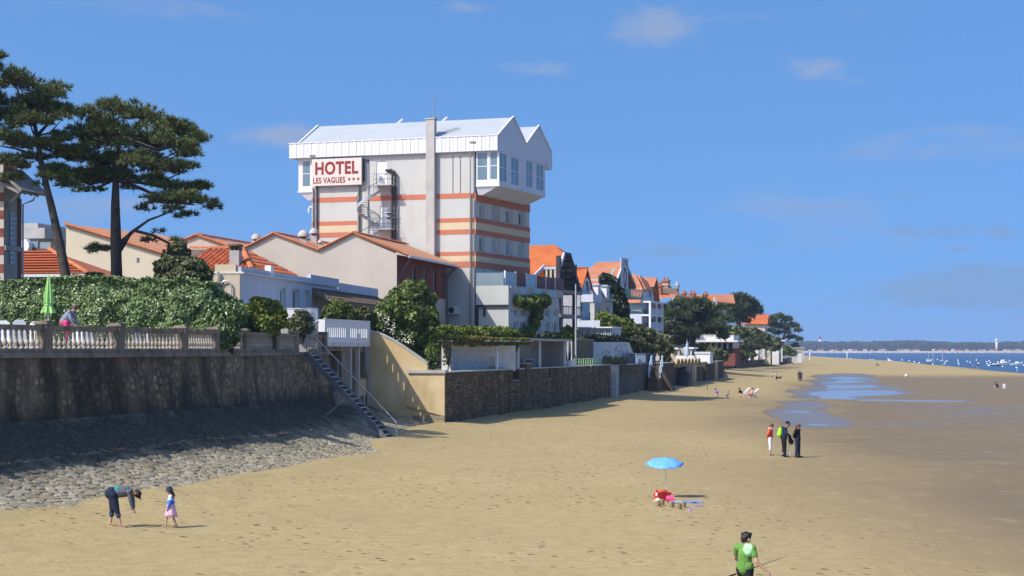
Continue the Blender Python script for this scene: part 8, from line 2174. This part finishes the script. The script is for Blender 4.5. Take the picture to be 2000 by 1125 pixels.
for k, (px_, py_) in enumerate(((1284.5,990),(1292,987.5),(1311,991.5),(1325.5,995.5),(1334,992))):
    t = thing('sand_castle', LB_[k], 'sand castle', ploc(px_, py_), k*.7, 'bucket-shaped sand castles'); rr = random.Random(k)
    pr_ = [(.105,-.02),(.104,.06),(.10,.14),(.095,.20),(.085,.215),(.04,.22)]
    mb = MB().lathe(pr_, n=14); mb.v = [(v[0]*(1+rr.uniform(-.05,.05)), v[1]*(1+rr.uniform(-.05,.05)), v[2]) for v in mb.v]; mb.build('tower', 'sand_castle', t, True); MB().lathe([(.17,-.02),(.15,.015),(.11,.03)],n=14).build('base', 'sand_castle', t, True)
sh = thing('toy_spade', 'purple toy spade lying on the sand right of the castles', 'toy', ploc(1362, 989.5), .5); MB().box(-.12,.02,-.06,.06,.01,.04).build('blade', 'cloth_purple', sh); MB().tube([(.02,0,.03),(.24,.02,.04)],.015,5).build('handle', 'cloth_purple', sh)
mo = thing('toy_mould', 'tiny violet sand mould in front of the castles', 'toy', ploc(1347, 997)); MB().lathe([(.07,0),(.06,.04),(.03,.06)],n=10).build('shell', 'cloth_purple', mo); MB().lathe([(.08,0),(.08,.01)],n=10).build('rim', 'cloth_purple', mo)
def wpt(px_, py_, z): Y = (CAM_H-z)*FPX/(py_-684); return PX(px_, Y), Y
# beach posts
for px_, yb_, yt_, lab in ((1492, 715, 691, 'tall blue and white striped marker post on the beach'), (1581.5, 703.5, 690, 'white post with a crosspiece at the far water edge'), (1654.5, 700.5, 688.5, 'thin pale post standing at the far shoreline')):
    x_, y_ = gpt(px_, yb_, .3); zg = sand_z(x_, y_); h_ = PZ(yt_, y_)-zg; k = y_/FPX
    t = thing('beach_post', lab, 'post', (x_, y_, zg))
    if px_ == 1492:
        for j in range(8): MB().lathe([(1.7*k,h_*j/8),(1.7*k,h_*(j+1)/8-.002)],n=10).build('band', 'pale_blue' if j % 2 else 'white_paint', t)
        MB().lathe([(2.6*k,h_),(2.6*k,h_+.3),(.5*k,h_+.6)],n=10).build('cap', 'pale_blue', t)
    else:
        MB().lathe([(.8*k,-.3),(.7*k,h_)],n=8).build('shaft', 'white_paint', t); MB().box(-1.8*k,1.8*k,-.2,.2,h_-.6,h_).build('crosspiece', 'white_paint', t)
wb = thing('windbreak', 'white canvas windbreak standing on the sand bar', 'windbreak', (*gpt(1961,760,0), 0)); k = wb.location.y/FPX
for q in (-3,3): MB().tube([(q*k,0,-.1),(q*k,0,11*k)],.04,6).build('stake', 'wood_grey', wb)
MB().box(-3*k,3*k,-.03,.03,1.5*k,10.5*k).build('cloth', 'cloth_white', wb)
by = thing('beach_ball', 'small white ball lying on the wet sand bar', 'ball', (*gpt(1770,736,0), .12)); MB().ellipsoid((0,0,.1),.35,.35,.32,14,10).build('shell', 'cloth_white', by, True); MB().tube([(.36*math.cos(a*.5),.36*math.sin(a*.5),.1) for a in range(13)],.02,5).build('seam', 'cloth_magenta', by)
dw = thing('driftwood', 'dark driftwood lying at the shoreline', 'driftwood', (*wpt(1813,715.5,-.9), -.9)); MB().tube([(-3.2,0,.1),(-1,0,.5),(.8,0,1.0),(1.4,0,.3),(3.0,0,.1)],[.25,.35,.4,.3,.15],7).build('branch', 'wood_dark', dw, True)

# ============================================================ boats and buoys
def motorboat(lab, px_, py_, Lpx, rz, dark=False, cabin=1.0):
    x_, y_ = wpt(px_, py_, SEA_Z); k = y_/FPX; Ln = Lpx*k; b_ = Ln*.17; t = thing('motor_boat', lab, 'boat', (x_, y_, SEA_Z), rz)
    st_ = [(-.5,.85,.0),(-.2,1.0,0),(.15,.95,.04),(.38,.55,.10),(.5,.02,.18)]; v = []
    for sx, w_, rise in st_:
        f_ = Ln*.16+rise*Ln*.25; v += [(sx*Ln,-b_*w_,f_),(sx*Ln*.96,-b_*w_*.6,-.15),(sx*Ln*.96,b_*w_*.6,-.15),(sx*Ln,b_*w_,f_)]
    f = []
    for i in range(4): f += [(i*4+j, i*4+j+1, i*4+5+j, i*4+4+j) for j in range(3)] + [(i*4+3, i*4, i*4+4, i*4+7)]
    f += [(0,1,2,3),(16,17,18,19)]
    MB().add(v, f).build('hull', 'boat_white', t)
    zc = Ln*.16
    MB().prism([(-.25*Ln,zc),(.22*Ln,zc+.02*Ln),(.08*Ln,zc+.13*Ln*cabin),(-.12*Ln,zc+.14*Ln*cabin),(-.2*Ln,zc+.1*Ln*cabin)], 'y', -b_*.6, b_*.6).build('cabin', 'boat_white', t)
    MB().prism([(.04*Ln,zc+.06*Ln*cabin),(.17*Ln,zc+.045*Ln*cabin),(.09*Ln,zc+.11*Ln*cabin),(-.02*Ln,zc+.12*Ln*cabin)], 'y', -b_*.61, b_*.61).build('windscreen', 'glass_dark', t)
    if dark: MB().add([(p[0]*.98,p[1]*1.01,min(p[2],zc*.55)) for p in v], f).build('dark_hull_band', 'navy_panel', t)
    MB().tube([(.30*Ln,-b_*.5,zc+.05*Ln),(.40*Ln,-b_*.3,zc+.10*Ln),(.48*Ln,0,zc+.13*Ln),(.40*Ln,b_*.3,zc+.10*Ln)],Ln*.006,5).build('bow_rail', 'light_metal', t)
motorboat('white motor boat moored left of the sailing boats', 1738, 707, 17, R(-10))
motorboat('large white cabin cruiser on the right of the bay', 1961, 712.5, 27, R(8), cabin=1.6)
motorboat('low white boat with a dark hull in front of the cruiser', 1944, 715, 24, R(4), True, .4)
motorboat('white motor boat at the right edge of the bay', 1988, 712.5, 21, R(4), cabin=1.1)
motorboat('tiny white motor boat near the left end of the visible water', 1706, 703.8, 8, R(0))
def sailboat(lab, px_, py_, Lpx, masts, m='boat_white', sail=False):
    x_, y_ = wpt(px_, py_, SEA_Z); k = y_/FPX; Ln = Lpx*k; b_ = Ln*.14; t = thing('sailing_boat', lab, 'boat', (x_, y_, SEA_Z), R(4))
    v = []
    for sx, w_, rise in ((-.5,.5,.03),(-.2,.95,0),(.15,.9,.02),(.38,.5,.06),(.54,.02,.12)):
        f_ = Ln*.13+rise*Ln*.3; v += [(sx*Ln,-b_*w_,f_),(sx*Ln*.9,-b_*w_*.5,-.2),(sx*Ln*.9,b_*w_*.5,-.2),(sx*Ln,b_*w_,f_)]
    f = []
    for i in range(4): f += [(i*4+j, i*4+j+1, i*4+5+j, i*4+4+j) for j in range(3)] + [(i*4+3, i*4, i*4+4, i*4+7)]
    MB().add(v, f+[(0,1,2,3),(16,17,18,19)]).build('hull', m, t); MB().prism([(-.2*Ln,.12*Ln),(.15*Ln,.12*Ln),(.1*Ln,.2*Ln),(-.15*Ln,.2*Ln)], 'y', -b_*.5, b_*.5).build('cabin', 'boat_white', t)
    for ox, hp_, w_ in masts:
        o = MB().tube([(ox*Ln,0,.1*Ln),(ox*Ln,0,hp_*k)],[.42*k,.3*k],6).build('mast', 'light_metal', t); MB().tube([(ox*Ln,0,.28*Ln),(ox*Ln-.3*Ln,0,.27*Ln)],.35*k,6).build('boom', 'boat_white', o)
    MB().tube([(masts[0][0]*Ln,0,masts[0][1]*k),(.5*Ln,0,.15*Ln)],.1*k,4).build('forestay', 'light_metal', t)
sailboat('two-masted white sailing boat in the bay', 1817, 706.5, 17, [(.32,23,.4),(-.22,17,.4)]); sailboat('slim white sloop with a tall mast right of the two-masted boat', 1840, 705.5, 9, [(.1,27,.4)], 'boat_white')
bm = MB().ellipsoid((0,0,0),1,1,.85,12,8).mesh('float', True); bm.materials.append(M['boat_white']); bn = MB().lathe([(.28,.7),(.28,1.0),(.12,1.15)],n=8).mesh('top_eye', True); bn.materials.append(M['light_metal'])
BU = [(1636,699.3),(1661,700.0),(1694,702.3),(1700,701.8),(1762,702.5),(1776,704.2),(1786,705.8),(1757,706),(1795.5,707.5),(1831,701.6),(1850,704.2),(1847,706),(1845,709.5),(1812,703),(1871,703),(1872.5,707.2),(1872.5,710.5),(1889,705),(1895,706.5),(1907,702.6),(1911,708.2),(1927,705.6),(1928,709),(1930,712.5),(1932,704),(1934.5,707),(1949,706),(1958,714.5),(1972,703.5),(1975,711),(1985,716),(1996,707),(1822,709.8),(1999,712),(1735,700.5),(1717,703.6)]
for px_, py_ in BU:
    x_, y_ = wpt(px_, py_, SEA_Z+.4); k = y_/FPX
    t = thing('mooring_buoy', 'round white mooring buoy floating on the blue bay', 'buoy', (x_, y_, SEA_Z+.25*k), 0, 'white mooring buoys'); t.scale = (1.7*k,)*3
    obj('float', bm, None, t); obj('top_eye', bn, None, t)
# ============================================================ the far shore
FY = 4400.0
fg = np.random.default_rng(77)
tag(MB().add([(-800,FY-40,SEA_Z-.2),(4200,FY-40,SEA_Z-.2),(4200,FY+25,3.2),(-800,FY+25,3.2),(4200,FY+900,6),(-800,FY+900,6)], [(0,1,2,3),(3,2,4,5)]).build('far_beach', 'far_sand'), 'thin pale beach of the opposite shore', kind='structure')
n = 15000; X = fg.uniform(380, 1500, n); Yt = FY+45+fg.random(n)**1.3*320
hh = 13+5*vnoise(X, Yt*0, 90, 5)+5*vnoise(X, Yt*.2, 22, 6)+3*vnoise(X, Yt, 8, 7)+(Yt-FY-45)*.012
zz = 3+hh*fg.random(n)**.35
leaves('far_wood', 'far_tree', None, np.stack([X, Yt, zz], 1), np.tile([0,-1,.5],(n,1)), 6.0, 3, stretch=1.1, jit=.6)
tag(bpy.data.objects['far_wood'], 'dark pine wood lining the opposite shore', 'wood', kind='stuff')
m_ = MB(); xs_ = np.arange(370, 1510, 12.0)
for a, b_ in zip(xs_[:-1], xs_[1:]):
    ha, hb_ = [15+4*float(vnoise(np.array([q]), np.array([0.]), 90, 5)[0]) for q in (a, b_)]
    m_.add([(a,FY+90,2),(b_,FY+90,2),(b_,FY+90,hb_),(a,FY+90,ha),(a,FY+330,2),(b_,FY+330,2),(b_,FY+330,hb_+3),(a,FY+330,ha+3)], [(0,1,2,3),(3,2,6,7)])
tag(m_.build('far_wood_floor', 'far_tree'), 'shaded inside of the far pine wood', 'wood', kind='stuff')
hx_ = [1583,1600,1606,1626,1634,1650,1661,1666,1672,1690,1703,1719,1726,1758,1766,1772,1785,1792,1824,1836,1848,1862,1870,1876,1889,1903,1916,1921,1938,1945,1963,1970,1979,1988,1996]
for k, px_ in enumerate(hx_):
    Y = FY+10+fg.random()*25; w_ = fg.uniform(2.5,6.5); h_ = fg.uniform(2.2,4.2); d_ = 8
    t = thing('shore_house', 'small pale house with low roof among the trees on the opposite shore', 'house', (PX(px_,Y), Y, 2.0), 0, 'small houses on the opposite shore')
    MB().box(-w_,w_,0,d_,0,h_).build('wall', 'far_wall' if k % 4 else 'far_sand', t); MB().prism([(-w_-1,h_),(w_+1,h_),(w_*.4,h_+2.2),(-w_*.4,h_+2.2)], 'y', -1, d_+1).build('roof', 'far_roof' if k % 3 else 'far_wall', t)
for k in range(44):
    px_ = 1575+k*9.8+fg.uniform(-3,3); Y = FY-70-fg.random()*250; x_ = PX(px_,Y); Ln = fg.uniform(5,11)
    t = thing('moored_boat', 'distant small white boat moored along the opposite shore', 'boat', (x_, Y, SEA_Z), 0, 'distant boats along the opposite shore')
    MB().add([(-Ln/2,-1.2,1.6),(Ln*.3,-1.2,1.7),(Ln*.55,0,2.1),(Ln*.3,1.2,1.7),(-Ln/2,1.2,1.6),(-Ln*.45,-.9,-.2),(Ln*.25,-.9,-.2),(Ln*.42,0,-.2),(Ln*.25,.9,-.2),(-Ln*.45,.9,-.2)], [(0,1,2,3,4)]+[(i,(i+1)%5,5+(i+1)%5,5+i) for i in range(5)]).build('hull', 'boat_white', t); MB().box(-Ln*.2,Ln*.15,-.7,.7,1.6,3.0).build('cabin', 'boat_white', t)
lh = thing('lighthouse', 'white lighthouse with a red upper half above the far wood', 'lighthouse', (PX(1601.5,FY+150), FY+150, 2)); zt_ = PZ(656,FY+150)-2
MB().lathe([(4.6,0),(3.2,zt_*.77)],n=16).build('white_shaft', 'far_wall', lh, True); MB().lathe([(3.2,zt_*.77),(2.9,zt_*.88),(3.8,zt_*.89),(3.8,zt_*.91),(2.0,zt_*.91),(2.0,zt_*.97),(.3,zt_)],n=16).build('red_top', 'light_red', lh)
wt = thing('water_tower', 'white round-headed water tower above the far wood', 'water tower', (PX(1946.5,FY+38), FY+38, 2)); zt_ = PZ(661,FY+38)-2
MB().lathe([(3.1,0),(2.8,zt_*.78)],n=16).build('shaft', 'far_wall', wt, True); MB().lathe([(2.8,zt_*.76),(4.0,zt_*.82),(4.0,zt_*.94),(2.5,zt_*.97),(.4,zt_*.98)],n=16).build('tank', 'far_wall', wt, True); MB().tube([(0,0,zt_*.97),(0,0,zt_*1.06)],.3,5).build('mast', 'grey_metal', wt)

# ============================================================ the air over the bay
hz = MB().box(-950, 7050, -60, 5700, -5.5, 75).build('haze', None)
tag(hz, kind='stuff')
hm = bpy.data.materials.new('haze'); hm.use_nodes = True; ht = hm.node_tree; ht.nodes.clear()
ho = ht.nodes.new('ShaderNodeOutputMaterial'); pv_ = ht.nodes.new('ShaderNodeVolumePrincipled'); pv_.inputs['Color'].default_value = (.62, .76, 1.0, 1); pv_.inputs['Density'].default_value = .00012; pv_.inputs['Anisotropy'].default_value = .2
ht.links.new(pv_.outputs[0], ho.inputs['Volume']); hz.data.materials.append(hm)
